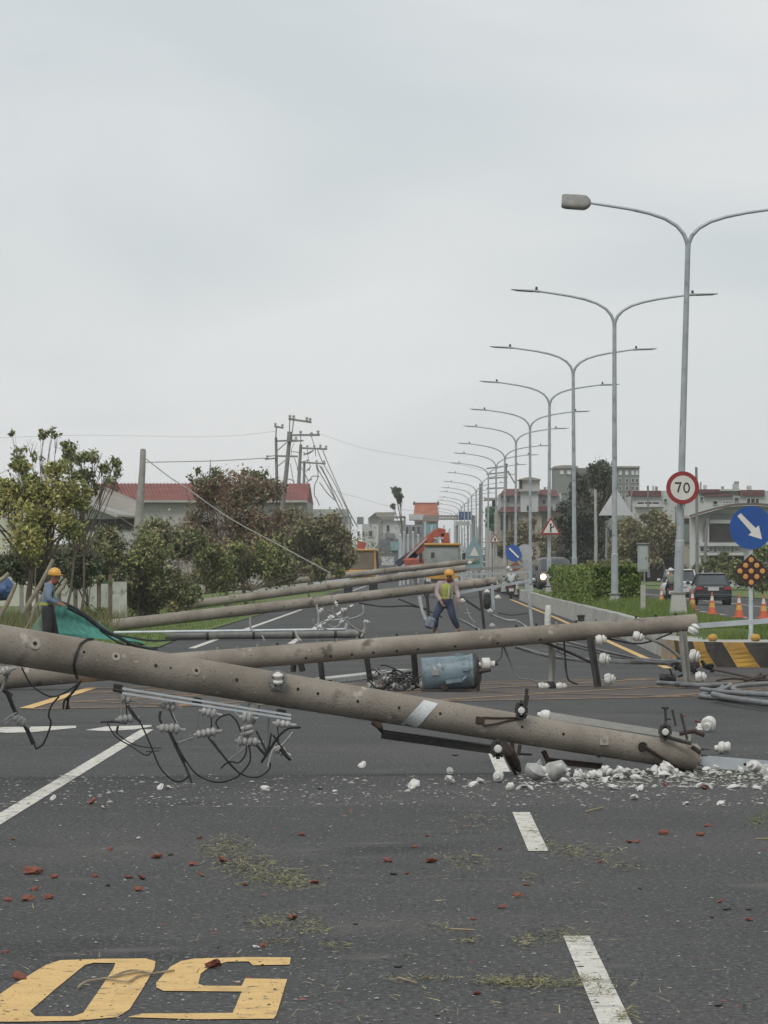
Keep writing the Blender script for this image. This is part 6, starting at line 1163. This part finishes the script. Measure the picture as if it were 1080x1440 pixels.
def person(org, label, J, face=(1, 0, 0), shirt=None, trousers=None, boots=None, helmet=None, vest=None, scarf=None, belt=None, gloves=None):
    """J: joint positions relative to the ground point; dict of pelvis, waist, chest, neck, head, and L/R shoulder elbow wrist hip knee ankle toe"""
    org = Vector(org); t = thing('person', label, 'person', tuple(org)); J = {a: Vector(b_) for a, b_ in J.items()}; f = Vector(face).normalized()
    V = [(J['pelvis'], .115), (J['waist'], .105), (J['chest'], .125), (J['neck'], .055), (J['head'] - Vector((0, 0, .09)) * 1, .06), (J['head'], .088), (J['head'] + Vector((0, 0, .08)), .07)]
    E_ = [(0, 1), (1, 2), (2, 3), (3, 4), (4, 5), (5, 6)]; ni = len(V); V.append((J['head'] + f * .105 + Vector((0, 0, -.02)), .014)); E_.append((5, ni))
    sd = f.cross(Vector((0, 0, 1)))
    for s in 'LR':
        i = len(V); V += [(J[s + 'shoulder'], .055), (J[s + 'elbow'], .042), (J[s + 'wrist'], .028)]; E_ += [(2, i), (i, i + 1), (i + 1, i + 2)]; hand(V, E_, i + 2, J[s + 'wrist'], J[s + 'wrist'] - J[s + 'elbow'], sd)
        i = len(V); V += [(J[s + 'hip'], .085), (J[s + 'knee'], .058), (J[s + 'ankle'], .038), (J[s + 'toe'], .034)]; E_ += [(0, i), (i, i + 1), (i + 1, i + 2), (i + 2, i + 3)]
    skinned('body', V, E_, skin, t, org)
    def chain(name, pts, m): return skinned(name, pts, [(i, i + 1) for i in range(len(pts) - 1)], m, t, org)
    g = .018
    V = [(J['pelvis'] - Vector((0, 0, .05)), .15), (J['waist'], .15), (J['chest'], .175), (J['neck'] - (J['neck'] - J['chest']) * .35, .09)]; E_ = [(0, 1), (1, 2), (2, 3)]
    for s in 'LR': i = len(V); V += [(J[s + 'shoulder'], .09), (J[s + 'elbow'], .07), (J[s + 'elbow'].lerp(J[s + 'wrist'], .9), .052)]; E_ += [(2, i), (i, i + 1), (i + 1, i + 2)]
    skinned('shirt', V, E_, shirt, t, org)
    V = [(J['waist'], .155), (J['pelvis'], .165)]; E_ = [(0, 1)]
    for s in 'LR': i = len(V); V += [(J[s + 'hip'], .13), (J[s + 'knee'], .098), (J[s + 'ankle'] + Vector((0, 0, .03)), .08)]; E_ += [(1, i), (i, i + 1), (i + 1, i + 2)]
    skinned('trousers', V, E_, trousers, t, org)
    for s in 'LR': chain('boot', [(J[s + 'ankle'] + Vector((0, 0, .08)), .058), (J[s + 'ankle'] - Vector((0, 0, .01)), .055), (J[s + 'ankle'].lerp(J[s + 'toe'], .6), .05), (J[s + 'toe'], .045)], boots)
    h = J['head'] + org
    b = MB(); up = Vector((0, 0, 1)) + f * -.05; b.rings(h + Vector((0, 0, .035)), up, [(0, .125), (.02, .128), (.06, .122), (.10, .10), (.13, .06), (.142, .02)], 20); hh = smoothen(b.build('hard_hat', helmet, t)); b = MB(); b.rings(h + Vector((0, 0, .032)) + f * .045, up, [(0, .13), (.012, .132), (.016, .11)], 20); smoothen(b.build('brim', helmet, hh), 30)
    for s in (-1, 1):
        b = MB(); b.blob(h + f * .086 + sd * .034 * s + Vector((0, 0, .0)), .012, 0, 1); b.build('eye', hole_dark, t); b = MB(); b.blob(h + sd * .088 * s, (.022, .022, .032), 0, 1); b.build('ear', skin, t)
    b = MB(); b.beam(h + f * .083 + sd * .025 - Vector((0, 0, .06)), h + f * .083 - sd * .025 - Vector((0, 0, .06)), .012, .01); b.build('mouth', scarf or rust, t)
    if scarf: chain('scarf', [(J['neck'] - Vector((0, 0, .02)), .075), (J['head'] - Vector((0, 0, .10)) + f * .015, .082), (J['head'] - Vector((0, 0, .04)) + f * .03, .08)], scarf)
    if vest:
        skinned('vest', [(J['pelvis'] + Vector((0, 0, .02)), .17), (J['waist'].lerp(J['chest'], .5), .18), (J['chest'] + Vector((0, 0, .03)), .20), (J['neck'] + Vector((0, 0, -.02)), .11)], [(0, 1), (1, 2), (2, 3)], vest, t, org)
        for s in (-1, 1): b = MB(); q = sd * s * .075 + f * .17; b.beam(org + J['waist'] + q, org + J['chest'] + q + Vector((0, 0, .1)), .045, .02, up=tuple(f)); b.build('reflective_strip', cone_w, t)
    if belt: (lambda b: (b.rings(org + J['waist'] - Vector((0, 0, .07)), (0, 0, 1), [(0, .14), (.004, .155), (.055, .155), (.06, .14)], 20), smoothen(b.build('belt', belt, t), 30)))(MB())
    return t
blue_sh = mat('shirt_pale_blue', (.20, .26, .34), (.14, .19, .27), scale=5, rough=.9, bump=.4, bscale=16); blk_tr = mat('trousers_black', (.018, .018, .02), (.03, .03, .03), scale=6, rough=.9, bump=.4, bscale=16)
navy = mat('jeans_navy', (.025, .035, .065), (.045, .06, .10), scale=6, rough=.9, bump=.4, bscale=14); boot_m = mat('boots_dark', (.03, .025, .02), rough=.8); boot_b = mat('boots_brown', (.16, .07, .045), rough=.8)
hiviz = mat('hi_vis', (.38, .42, .08), (.30, .35, .07), scale=9, rough=.8); pink_sh = mat('shirt_pinkish', (.42, .33, .32), (.34, .27, .27), scale=5, rough=.9); scarf_m = mat('scarf_red', (.22, .06, .05), (.15, .04, .035), scale=14, rough=.9)
g0 = gd(66, 918)
person(g0, 'worker in pale blue shirt, black trousers and yellow hard hat pulling the green net', dict(pelvis=(.02, 0, .86), waist=(.0, 0, 1.0), chest=(.02, 0, 1.24), neck=(.09, 0, 1.38), head=(.15, 0, 1.50), Lshoulder=(.05, .17, 1.31), Lelbow=(.07, .2, 1.06), Lwrist=(.24, .12, .98), Rshoulder=(.05, -.17, 1.31), Relbow=(.04, -.22, 1.05), Rwrist=(.22, -.13, .97),
        Lhip=(.02, .09, .82), Lknee=(.12, .12, .46), Lankle=(.18, .12, .09), Ltoe=(.33, .13, .045), Rhip=(.02, -.09, .82), Rknee=(.02, -.12, .45), Rankle=(-.1, -.12, .09), Rtoe=(.05, -.14, .045)), (1, -.1, -.3), blue_sh, blk_tr, boot_m, hat_m, None, scarf_m, hiviz)
g1 = gd(627, 890)
person(g1, 'worker in navy trousers, reflective vest and yellow hard hat standing behind the second pole', dict(pelvis=(0, 0, .80), waist=(-.01, -.03, .95), chest=(.02, -.08, 1.19), neck=(.05, -.13, 1.35), head=(.08, -.19, 1.47), Lshoulder=(-.17, -.08, 1.27), Lelbow=(-.24, -.14, 1.02), Lwrist=(-.12, -.28, .80), Rshoulder=(.20, -.08, 1.27), Relbow=(.30, -.10, 1.04), Rwrist=(.33, -.28, .86),
        Lhip=(-.1, 0, .76), Lknee=(-.27, -.12, .44), Lankle=(-.27, 0, .1), Ltoe=(-.30, -.15, .045), Rhip=(.1, 0, .76), Rknee=(.17, -.12, .43), Rankle=(.31, 0, .1), Rtoe=(.34, -.15, .045)), (.9, -.8, -.5), pink_sh, navy, boot_b, hat_m, hiviz, scarf_m, hiviz)
b = MB(); c = at(605, 876, 111.5); b.box(c, (.22, .3, .3), Euler((0, .3, .2)), .05); tg_ = b.build('tool_bag', mat('bag_grey', (.12, .14, .17), (.2, .22, .25), scale=8, rough=.9)); tag(tg_, 'grey tool bag hanging by the left leg of the standing worker', 'bag')
b = MB(); b.blob(at(622, 878, 111.2), (.04, .04, .06), .1, 1); b.blob(at(598, 866, 111.3), (.05, .05, .07), .1, 1); tag(b.build('white_insulator', porcelain), 'two white insulator caps hanging between the legs of the standing worker', 'insulator') if False else None
helm_w = mat('helmet_white', (.55, .55, .54), rough=.3)
def rider(loc, label, sh, hm):
    return person(loc, label, dict(pelvis=(0, .35, .92), waist=(0, .33, 1.05), chest=(0, .4, 1.27), neck=(0, .45, 1.42), head=(0, .5, 1.53), Lshoulder=(-.17, .42, 1.33), Lelbow=(-.28, .65, 1.13), Lwrist=(-.3, .95, 1.03), Rshoulder=(.17, .42, 1.33), Relbow=(.28, .65, 1.13), Rwrist=(.3, .95, 1.03),
        Lhip=(-.1, .38, .88), Lknee=(-.18, .8, .72), Lankle=(-.15, .8, .34), Ltoe=(-.16, .95, .3), Rhip=(.1, .38, .88), Rknee=(.18, .8, .72), Rankle=(.15, .8, .34), Rtoe=(.16, .95, .3)), (0, 1, 0), sh, blk_tr, boot_m, hm)
rider(gd(719, 843), 'scooter rider in a white shirt and white helmet beside the median wall', mat('shirt_white', (.45, .46, .46), rough=.9), helm_w)
rider(gd(944, 848), 'scooter rider in a greenish jacket left of the nearest lamp', mat('jacket_olive', (.16, .18, .13), rough=.9), helm_w)

# ------------------------------------------------------------------ green net pulled by the worker
net = mat('net_teal', (.012, .15, .125), (.04, .30, .23), scale=2.6, rough=.8, stretch=(1, 1, 3), alpha=.93, bump=.5, bscale=14)
nt_ = thing('green_net', 'teal green safety net stretched from the left worker\'s hands down to the road', 'net', tuple(gd(120, 905)))
b = MB(); nu, nv = 26, 22; A0 = at(77, 847, 87.0); tipR = gd(218, 899) + Vector((0, 0, .05)); lowL = at(84, 899, 87.2)
for i in range(nu + 1):
    u = i / nu
    topP = Vector((0, 0, 0)); pts_px = [(77, 846), (95, 852), (118, 863), (140, 878), (160, 891), (190, 899), (214, 905)]; s_ = u * (len(pts_px) - 1); j = min(int(s_), len(pts_px) - 2); fr_ = s_ - j
    x_ = pts_px[j][0] * (1 - fr_) + pts_px[j + 1][0] * fr_; y_ = pts_px[j][1] * (1 - fr_) + pts_px[j + 1][1] * fr_
    Yy = 87 + 9 * u; topP = at(x_, y_, Yy); bx_, by_ = (82 + (205 - 82) * u, 894 + 9 * u); botP = at(bx_, max(by_, y_ + 1), 86.4 + 6.5 * u)
    for j in range(nv + 1):
        v = j / nv; p = topP.lerp(botP, v); rip = math.sin(v * 19 + u * 5) * .035 * (1 - u * .6) + math.sin(v * 7 - u * 9) * .03; p = p + Vector((math.sin(v * 9 + u * 4) * .02 - .05 * math.sin(math.pi * v) * (1 - u), rip * 3, -.04 * math.sin(math.pi * v))); b.v.append(tuple(p))
for i in range(nu):
    for j in range(nv): a = i * (nv + 1) + j; b.f.append((a, a + 1, a + nv + 2, a + nv + 1)); b.m.append(0)
smoothen(b.build('net_sheet', net, nt_), 90)
b = MB(); nu = 10
q = [[at(58, 862, 87.3), at(46, 880, 87.2), at(42, 900, 87.1)], [at(63, 858, 87.3), at(58, 880, 87.2), at(62, 904, 87)]]
for v in range(3): b.v += [tuple(q[0][v]), tuple(q[0][v].lerp(q[1][v], .5) + Vector((0, -.08, 0))), tuple(q[1][v])]
for v in range(2):
    for c_ in range(2): a = v * 3 + c_; b.f.append((a, a + 1, a + 4, a + 3)); b.m.append(0)
smoothen(b.build('net_fold', mat('net_pale', (.08, .18, .15), (.14, .25, .21), scale=5, rough=.8, alpha=.6), nt_), 90)
for pts, r_ in (([(82, 846), (100, 853), (124, 868), (146, 886), (168, 897), (190, 908), (222, 914)], .035), ([(95, 854), (118, 866), (140, 882), (158, 893)], .045), ([(150, 890), (175, 895), (215, 901), (250, 899)], .02), ([(140, 886), (160, 900), (186, 912)], .02)): curve('edge_cord', pts, 88, r_, mat('cord_dark', (.015, .02, .025), rough=.8) if 'cord_dark' not in bpy.data.materials else bpy.data.materials['cord_dark'], nt_)

# ------------------------------------------------------------------ debris on the road
brick_m = mat('brick_red', (.29, .10, .065), (.19, .07, .05), scale=30, rough=.95, bump=.5, bscale=90, spots=[((.09, .08, .07), 25, .6, .1)])
def shard_mesh(kind, seed):
    rr = random.Random(seed); b = MB()
    if kind == 'brick': b.blob((0, 0, .22), (.5, .40, .17), .34, 1, Euler((rr.uniform(-.3, .3), rr.uniform(-.3, .3), 0)), rr)
    elif kind == 'chip': b.blob((0, 0, .16), (.5, .4, .2), .35, 1, Euler((rr.uniform(-.5, .5), rr.uniform(-.5, .5), 0)), rr)
    elif kind == 'dish':       # piece of a porcelain disc: thick curved shell
        n = 9; sp_ = rr.uniform(1.6, 4.2); 
        for i in range(n + 1):
            a = sp_ * i / n; ca, sa = math.cos(a), math.sin(a)
            for (r_, z_) in ((.2, .34), (.5, .16), (.53, .05), (.45, .05), (.2, .22)): jj = 1 + rr.uniform(-.05, .05); b.v.append((r_ * ca * jj, r_ * sa * jj, z_))
        for i in range(n):
            for j in range(5): a = i * 5 + j; c_ = i * 5 + (j + 1) % 5; b.f.append((a, c_, c_ + 5, a + 5)); b.m.append(0)
        b.f.append((4, 3, 2, 1, 0)); b.f.append(tuple(n * 5 + j for j in range(5))); b.m += [0, 0]
    elif kind == 'cap': b.rings((0, 0, .3), (rr.uniform(.4, 1), rr.uniform(-1, 1), rr.uniform(-.2, .5)), [(-.45, .22), (-.35, .34), (-.1, .3), (-.05, .4), (.2, .36), (.25, .2), (.45, .18)], 12)
    return b
def proto(name, kind, seed, m, label, cat, group):
    o = shard_mesh(kind, seed).build(name, m); o.data.transform(Matrix.Identity(4)); o['_o'] = (0, 0, 0)
    if kind in ('dish', 'cap'): smoothen(o, 35)
    return tag(o, label, cat, group)
def place(pr, used, loc, s, label=None, tilt=0):
    if pr not in used: pr_lab[pr.name] = pr['label']
    o = pr if pr not in used else pr.copy()
    o['label'] = pr_lab[pr.name]
    if pr in used: col.objects.link(o)
    used.add(pr); o.location = Vector(loc); o.scale = (s, s * random.uniform(.8, 1.1), s * random.uniform(.8, 1.2)); o.rotation_euler = (random.uniform(-tilt, tilt), random.uniform(-tilt, tilt), random.uniform(0, 6.28))
    if label: o['label'] = label
    return o
used = set(); pr_lab = {}
BG = 'red brick crumbs scattered over the road'
br = [proto('brick_fragment', 'brick', i, brick_m, 'small red brick crumb lying on the dark asphalt of the near lane', 'brick piece', BG) for i in range(4)]
named = {(46, 1229): 'largest red brick chunk at the left edge above the yellow 0', (300, 1361): 'dark red brick piece lying inside the painted yellow 5', (410, 1293): 'red brick piece resting on the small patch of grass clippings'}
for x_, y_, s_ in [(46, 1229, 30), (77, 1235, 15), (48, 1252, 14), (40, 1267, 20), (68, 1264, 18), (12, 1267, 14), (155, 1196, 12), (19, 1181, 8), (221, 1207, 19), (272, 1217, 15), (284, 1232, 12), (196, 1253, 16), (182, 1235, 12), (200, 1237, 12), (133, 1233, 12), (280, 1180, 9), (314, 1214, 18), (442, 1243, 15), (410, 1293, 19), (370, 1331, 12), (300, 1361, 24), (8, 1340, 10), (28, 1378, 20), (425, 1175, 12), (545, 1212, 14), (583, 1192, 11), (606, 1213, 18), (728, 1261, 15), (665, 1293, 10), (706, 1277, 14), (932, 1173, 16), (895, 1185, 11), (984, 1175, 14), (885, 1185, 10), (1011, 1269, 11), (1053, 1294, 14), (670, 1398, 12), (843, 1213, 9), (995, 1162, 12), (703, 1194, 8), (740, 1245, 10), (345, 1245, 9), (129, 1131, 16), (572, 1229, 9), (601, 1176, 10), (990, 1110, 12), (935, 1105, 12), (880, 1092, 14), (980, 1016, 10), (960, 1008, 9)]:
    zn = 'beyond the front pole at the right' if y_ < 1030 else 'left of the long clippings smear' if x_ < 250 else 'among the left lane clippings' if x_ < 460 else 'in mid lane left of the white dashes' if x_ < 780 else 'in the right lane beyond the white dashes'
    p = gd(x_, y_); place(random.choice(br), used, p, s_ / k(p.y), named.get((x_, y_)) or '%s red brick crumb %s' % ('bigger' if s_ > 13 else 'small', zn))
chunk_m = mat('dark_chunk', (.05, .045, .042), (.09, .08, .07), scale=20, rough=1)
dk = [proto('dark_fragment', 'brick', 10 + i, chunk_m, 'small dark lump of broken concrete lying on the asphalt', 'rubble piece', 'dark crumbs on the road') for i in range(3)]
for x_, y_, s_ in [(1022, 1279, 14), (1052, 1279, 12), (1000, 1290, 9), (553, 1230, 12), (307, 1333, 8), (842, 1065, 10), (640, 1063, 9), (152, 1246, 10), (240, 1203, 10), (815, 1360, 10), (1010, 1414, 14), (615, 1428, 8), (450, 1110, 9), (900, 1250, 8), (500, 1300, 9), (560, 1360, 14)]:
    p = gd(x_, y_); place(random.choice(dk), used, p, s_ / k(p.y), 'small dark lump of broken concrete ' + ('in the left lane' if x_ < 700 else 'in the right lane beyond the white dashes'))
PG = 'white porcelain shards round the end of the front pole'
dh = [proto('porcelain_shard', 'dish', i, porcelain, 'broken white porcelain insulator shard in the heap under the tip of the front pole', 'porcelain shard', PG) for i in range(4)]
cp = [proto('porcelain_shard', 'cap', 20 + i, porcelain, 'broken white porcelain insulator shard in the heap under the tip of the front pole', 'porcelain shard', PG) for i in range(3)]
chp = [proto('porcelain_shard', 'chip', 30 + i, porcelain, 'broken white porcelain insulator shard in the heap under the tip of the front pole', 'porcelain shard', PG) for i in range(3)]
for i in range(88):
    x_ = random.uniform(752, 960) if i % 5 else random.uniform(940, 1085); y_ = 1091 + random.gauss(0, 4.5) + (x_ - 900) * .012; p = gd(x_, y_); p.z = random.uniform(0, .05) if i % 2 else 0
    sz_ = random.choice((8, 10, 12, 15, 19, 25)); pr_ = random.choice(dh + dh + cp[:1] + chp + chp); kd = 'rim shard' if pr_ in dh else 'ribbed cap' if pr_ in cp else 'angular chip'
    zn = 'in the heap by the grey bell' if x_ < 815 else 'in the middle of the heap' if x_ < 890 else 'under the front pole tip' if x_ < 965 else 'along the steel channel at the right'
    place(pr_, used, p, sz_ / k(p.y), ('large ' if sz_ > 16 else 'small ') + 'white porcelain %s %s' % (kd, zn), .9 if i % 3 else .3)
for x_, y_, s_, kk_, lb_ in ((738, 1110, 26, dh, 'big white porcelain dome lying in front of the shard heap, by its left end'), (372, 1112, 15, chp, 'white chip on the dark asphalt left of the lane dashes'), (582, 1109, 20, chp, 'white flat porcelain chip, alone left of the shard heap'), (508, 1079, 15, chp, 'single white chip under the middle of the front pole'), (634, 1090, 13, cp, 'white knob-like shard on the road left of the second lane dash'), (632, 1103, 20, chp, None), (700, 1100, 22, cp, 'ribbed white cap left of the bent bracket foot'), (676, 1101, 13, chp, None), (665, 1106, 14, chp, None), (717, 1112, 14, cp, None),
                            (998, 1029, 27, cp, 'white ribbed insulator beyond the tip of the front pole, behind the steel channel'), (985, 1026, 16, chp, None), (1021, 1060, 26, cp, 'white ribbed insulator standing against the steel channel'), (965, 1132, 12, chp, None), (194, 1180, 8, chp, None), (893, 1125, 14, chp, None), (1012, 1133, 12, chp, None), (1065, 1110, 22, dh, None), (74, 1125, 13, chp, None), (145, 1137, 9, chp, None), (225, 1110, 13, chp, None), (238, 1110, 10, chp, None), (360, 1333, 10, chp, None), (470, 1113, 7, chp, None), (990, 1108, 24, dh, None), (1030, 1108, 20, dh, None), (820, 1108, 12, chp, None), (860, 1110, 16, chp, None), (900, 1112, 14, chp, None)):
    p = gd(x_, y_); o = place(random.choice(kk_), used, p, s_ / k(p.y) * 1.0, lb_ or 'loose white porcelain chip on the asphalt ' + ('near the white edge line' if x_ < 300 else 'in mid lane' if x_ < 600 else 'left of the shard heap' if x_ < 740 else 'in front of the shard heap'), .4)
    o['group'] = PG if lb_ else 'loose white chips on the asphalt'
for pr in br + dk + dh + cp + chp:
    if pr not in used: bpy.data.objects.remove(pr)
b = MB()
c = gd(786, 1104); b.rings(c + Vector((0, .1, .12)), (.9, -.2, .45), [(-.08, .07), (-.05, .08), (.05, .055), (.06, .02)], 14); tag(smoothen(b.build('insulator_cup', porcelain_grey)), 'greyish brown insulator cup tipped over in the shard heap', 'insulator')
b = MB(); c = gd(752, 1100); b.rings(c + Vector((0, 0.1, .08)), (.5, -.3, .8), [(-.05, .05), (-.02, .08), (.02, .085), (.04, .055), (.06, .03)], 14); tag(smoothen(b.build('insulator_cup', porcelain_grey)), 'grey round insulator bell leaning at the left end of the shard heap', 'insulator')
# second dash lies half under the heap; grit and pebbles everywhere
def grit(n, m, s0, s1, yr, name, label, cat, bias=1.0, xr=(-20, 1100)):
    Vv = []; Ff = []; o = 0; base = np.array([(-1, -1, 0), (1, -.8, 0), (.9, 1, 0), (-.8, .9, 0), (.1, 0, .45), (-.3, .3, .4)], float)
    for i in range(n):
        y_ = yr[0] + (yr[1] - yr[0]) * NR.rand() ** bias; x_ = NR.uniform(*xr); p = gd(x_, y_); s = NR.uniform(s0, s1) * .5 * (.5 + NR.rand() ** 3 * 1.4); a = NR.uniform(0, 6.28); ca, sa = math.cos(a), math.sin(a); q = base * NR.uniform(.5, 1.5, (6, 3)) * s
        q = np.stack([q[:, 0] * ca - q[:, 1] * sa + p.x, q[:, 0] * sa + q[:, 1] * ca + p.y, q[:, 2] + .0045], 1); Vv.append(q); Ff += [(o, o + 1, o + 4), (o + 1, o + 2, o + 4), (o + 2, o + 5, o + 4), (o + 2, o + 3, o + 5), (o + 3, o, o + 5), (o, o + 4, o + 5)]; o += 6
    return stuff(tag(fast_mesh(name, np.concatenate(Vv), np.array(Ff), m), label, cat))
grit(3200, mat('grit_pale', (.26, .25, .23), (.36, .35, .32), scale=9, rough=.9, island=.3), .003, .011, (1030, 1440), 'grit', 'pale grit and crumbs scattered over the near asphalt', 'grit')
grit(2200, mat('grit_dark', (.03, .03, .028), (.06, .055, .05), scale=9, rough=.95, island=.3), .003, .012, (1030, 1440), 'grit', 'dark grit scattered over the near asphalt', 'grit')
grit(1500, bpy.data.materials['grit_pale'], .006, .026, (1090, 1135), 'grit', 'porcelain grit in a band in front of the fallen front pole', 'grit', xr=(-20, 1100))
grit(900, mat('splinters', (.42, .41, .38), (.3, .29, .26), scale=12, rough=.6, island=.3), .008, .035, (1084, 1108), 'porcelain_grit', 'fine white porcelain splinters under the tip of the front pole', 'grit', xr=(730, 1100))
grit(200, brick_m, .006, .018, (1110, 1440), 'brick_grit', 'tiny red brick crumbs strewn over the road', 'grit')
# leaf and grass clippings
straw = mat('clippings', (.26, .24, .12), (.17, .17, .08), scale=7, rough=.95, island=.45); straw2 = mat('clippings_pale', (.34, .31, .18), (.25, .23, .13), scale=7, rough=.95, island=.4)
def clip_patch(spots, label, m=straw, sz=(.012, .05)):
    Vv = []
    for x_, y_, sx, sy, n in spots:
        for i in range(int(n * 1.7)):
            xx, yy = x_ + NR.normal() * sx * 1.15, y_ + NR.normal() * sy * 1.2
            if yy < 1060: continue
            p = gd(xx, yy); l = NR.uniform(*sz) * .5; a = NR.uniform(0, 6.28); e = NR.uniform(-.1, .7) ** 2; d = np.array((math.cos(a), math.sin(a), e)) * l; w_ = np.array((-math.sin(a), math.cos(a), NR.uniform(-.5, .5))) * .0016 * NR.uniform(.5, 2.2); c = np.array((p.x, p.y, abs(e) * l + NR.uniform(.006, .014)))
            Vv += [c - d - w_, c + d - w_ * .3, c + d + w_ * .3, c - d + w_]
    V = np.array(Vv); return stuff(tag(fast_mesh('clippings', V, np.arange(len(V)).reshape(-1, 4), m), label, 'clippings'))
clip_patch([(325, 1190, 16, 6, 260), (345, 1215, 22, 7, 420), (385, 1235, 26, 6, 430), (415, 1245, 14, 5, 120), (305, 1200, 14, 5, 110)], 'long smear of grass clippings in the middle of the left lane')
clip_patch([(380, 1298, 14, 4, 120), (430, 1300, 16, 6, 110), (440, 1310, 12, 3, 50), (470, 1330, 12, 2, 40), (395, 1326, 12, 2, 40)], 'thin patch of grass clippings just above the yellow 5')
clip_patch([(800, 1197, 18, 5, 170), (770, 1188, 8, 4, 50), (840, 1205, 22, 6, 110), (880, 1220, 16, 4, 60), (745, 1170, 8, 3, 40), (660, 1215, 18, 6, 90), (640, 1210, 12, 5, 60), (745, 1235, 12, 4, 50)], 'grass clippings beside the second lane dash')
clip_patch([(790, 1318, 22, 5, 150), (740, 1327, 14, 4, 70), (660, 1324, 8, 2, 50), (620, 1305, 22, 3, 30)], 'grass clippings beyond the nearest lane dash')
clip_patch([(760, 1384, 28, 4, 220), (720, 1382, 20, 3, 110), (690, 1380, 16, 3, 60), (600, 1377, 30, 2, 60), (850, 1390, 16, 7, 90), (880, 1430, 8, 4, 60), (820, 1380, 8, 3, 40)], 'grass clippings strewn across the nearest lane dash')
clip_patch([(1070, 1155, 12, 5, 170), (1040, 1090, 26, 4, 160), (1010, 1085, 16, 4, 80), (960, 1095, 30, 4, 90)], 'greenish weeds and clippings at the right edge by the steel channel', mat('clippings_green', (.13, .19, .05), (.2, .22, .08), scale=7, rough=.95, island=.4))
clip_patch([(540, 1250, 330, 80, 260), (540, 1150, 350, 30, 140), (500, 1400, 320, 30, 140)], 'stray stalks scattered thinly over the whole near road', straw2, (.015, .06))
clip_patch([(660, 1160, 20, 5, 60), (690, 1150, 30, 3, 50)], 'few dry stalks near the fallen pole shadow', straw2)
# twigs
for i, pts in enumerate(([(110, 1392), (122, 1384), (145, 1380), (175, 1374), (200, 1370)], [(150, 1380), (180, 1384), (196, 1376), (245, 1368)], [(160, 1376), (185, 1368), (214, 1372)], [(632, 1309), (668, 1311)], [(824, 1143), (848, 1137)], [(664, 1205), (680, 1207)], [(585, 1385), (560, 1378)], [(1062, 1182), (1085, 1181)])):
    q = curve('dry_twig', pts, 0, .005, mat('twig_pale', (.34, .28, .18), (.26, .2, .13), scale=9) if i == 0 else bpy.data.materials['twig_pale'], None, 5, 4, fn=lambda x, y: gd(x, y) + Vector((0, 0, .012)))
    tag(q, ['pale curved twig lying across the yellow 0', 'branched dry twig reaching from the yellow 0 to the 5', 'short side twig on the yellow 0', 'thin pale stick left of the nearest lane dash', 'short pale stalk in the shade of the front pole', 'tiny pale stalk in mid lane', 'thin stalk near the bottom centre', 'thin stalk at the right edge'][i], 'twig')
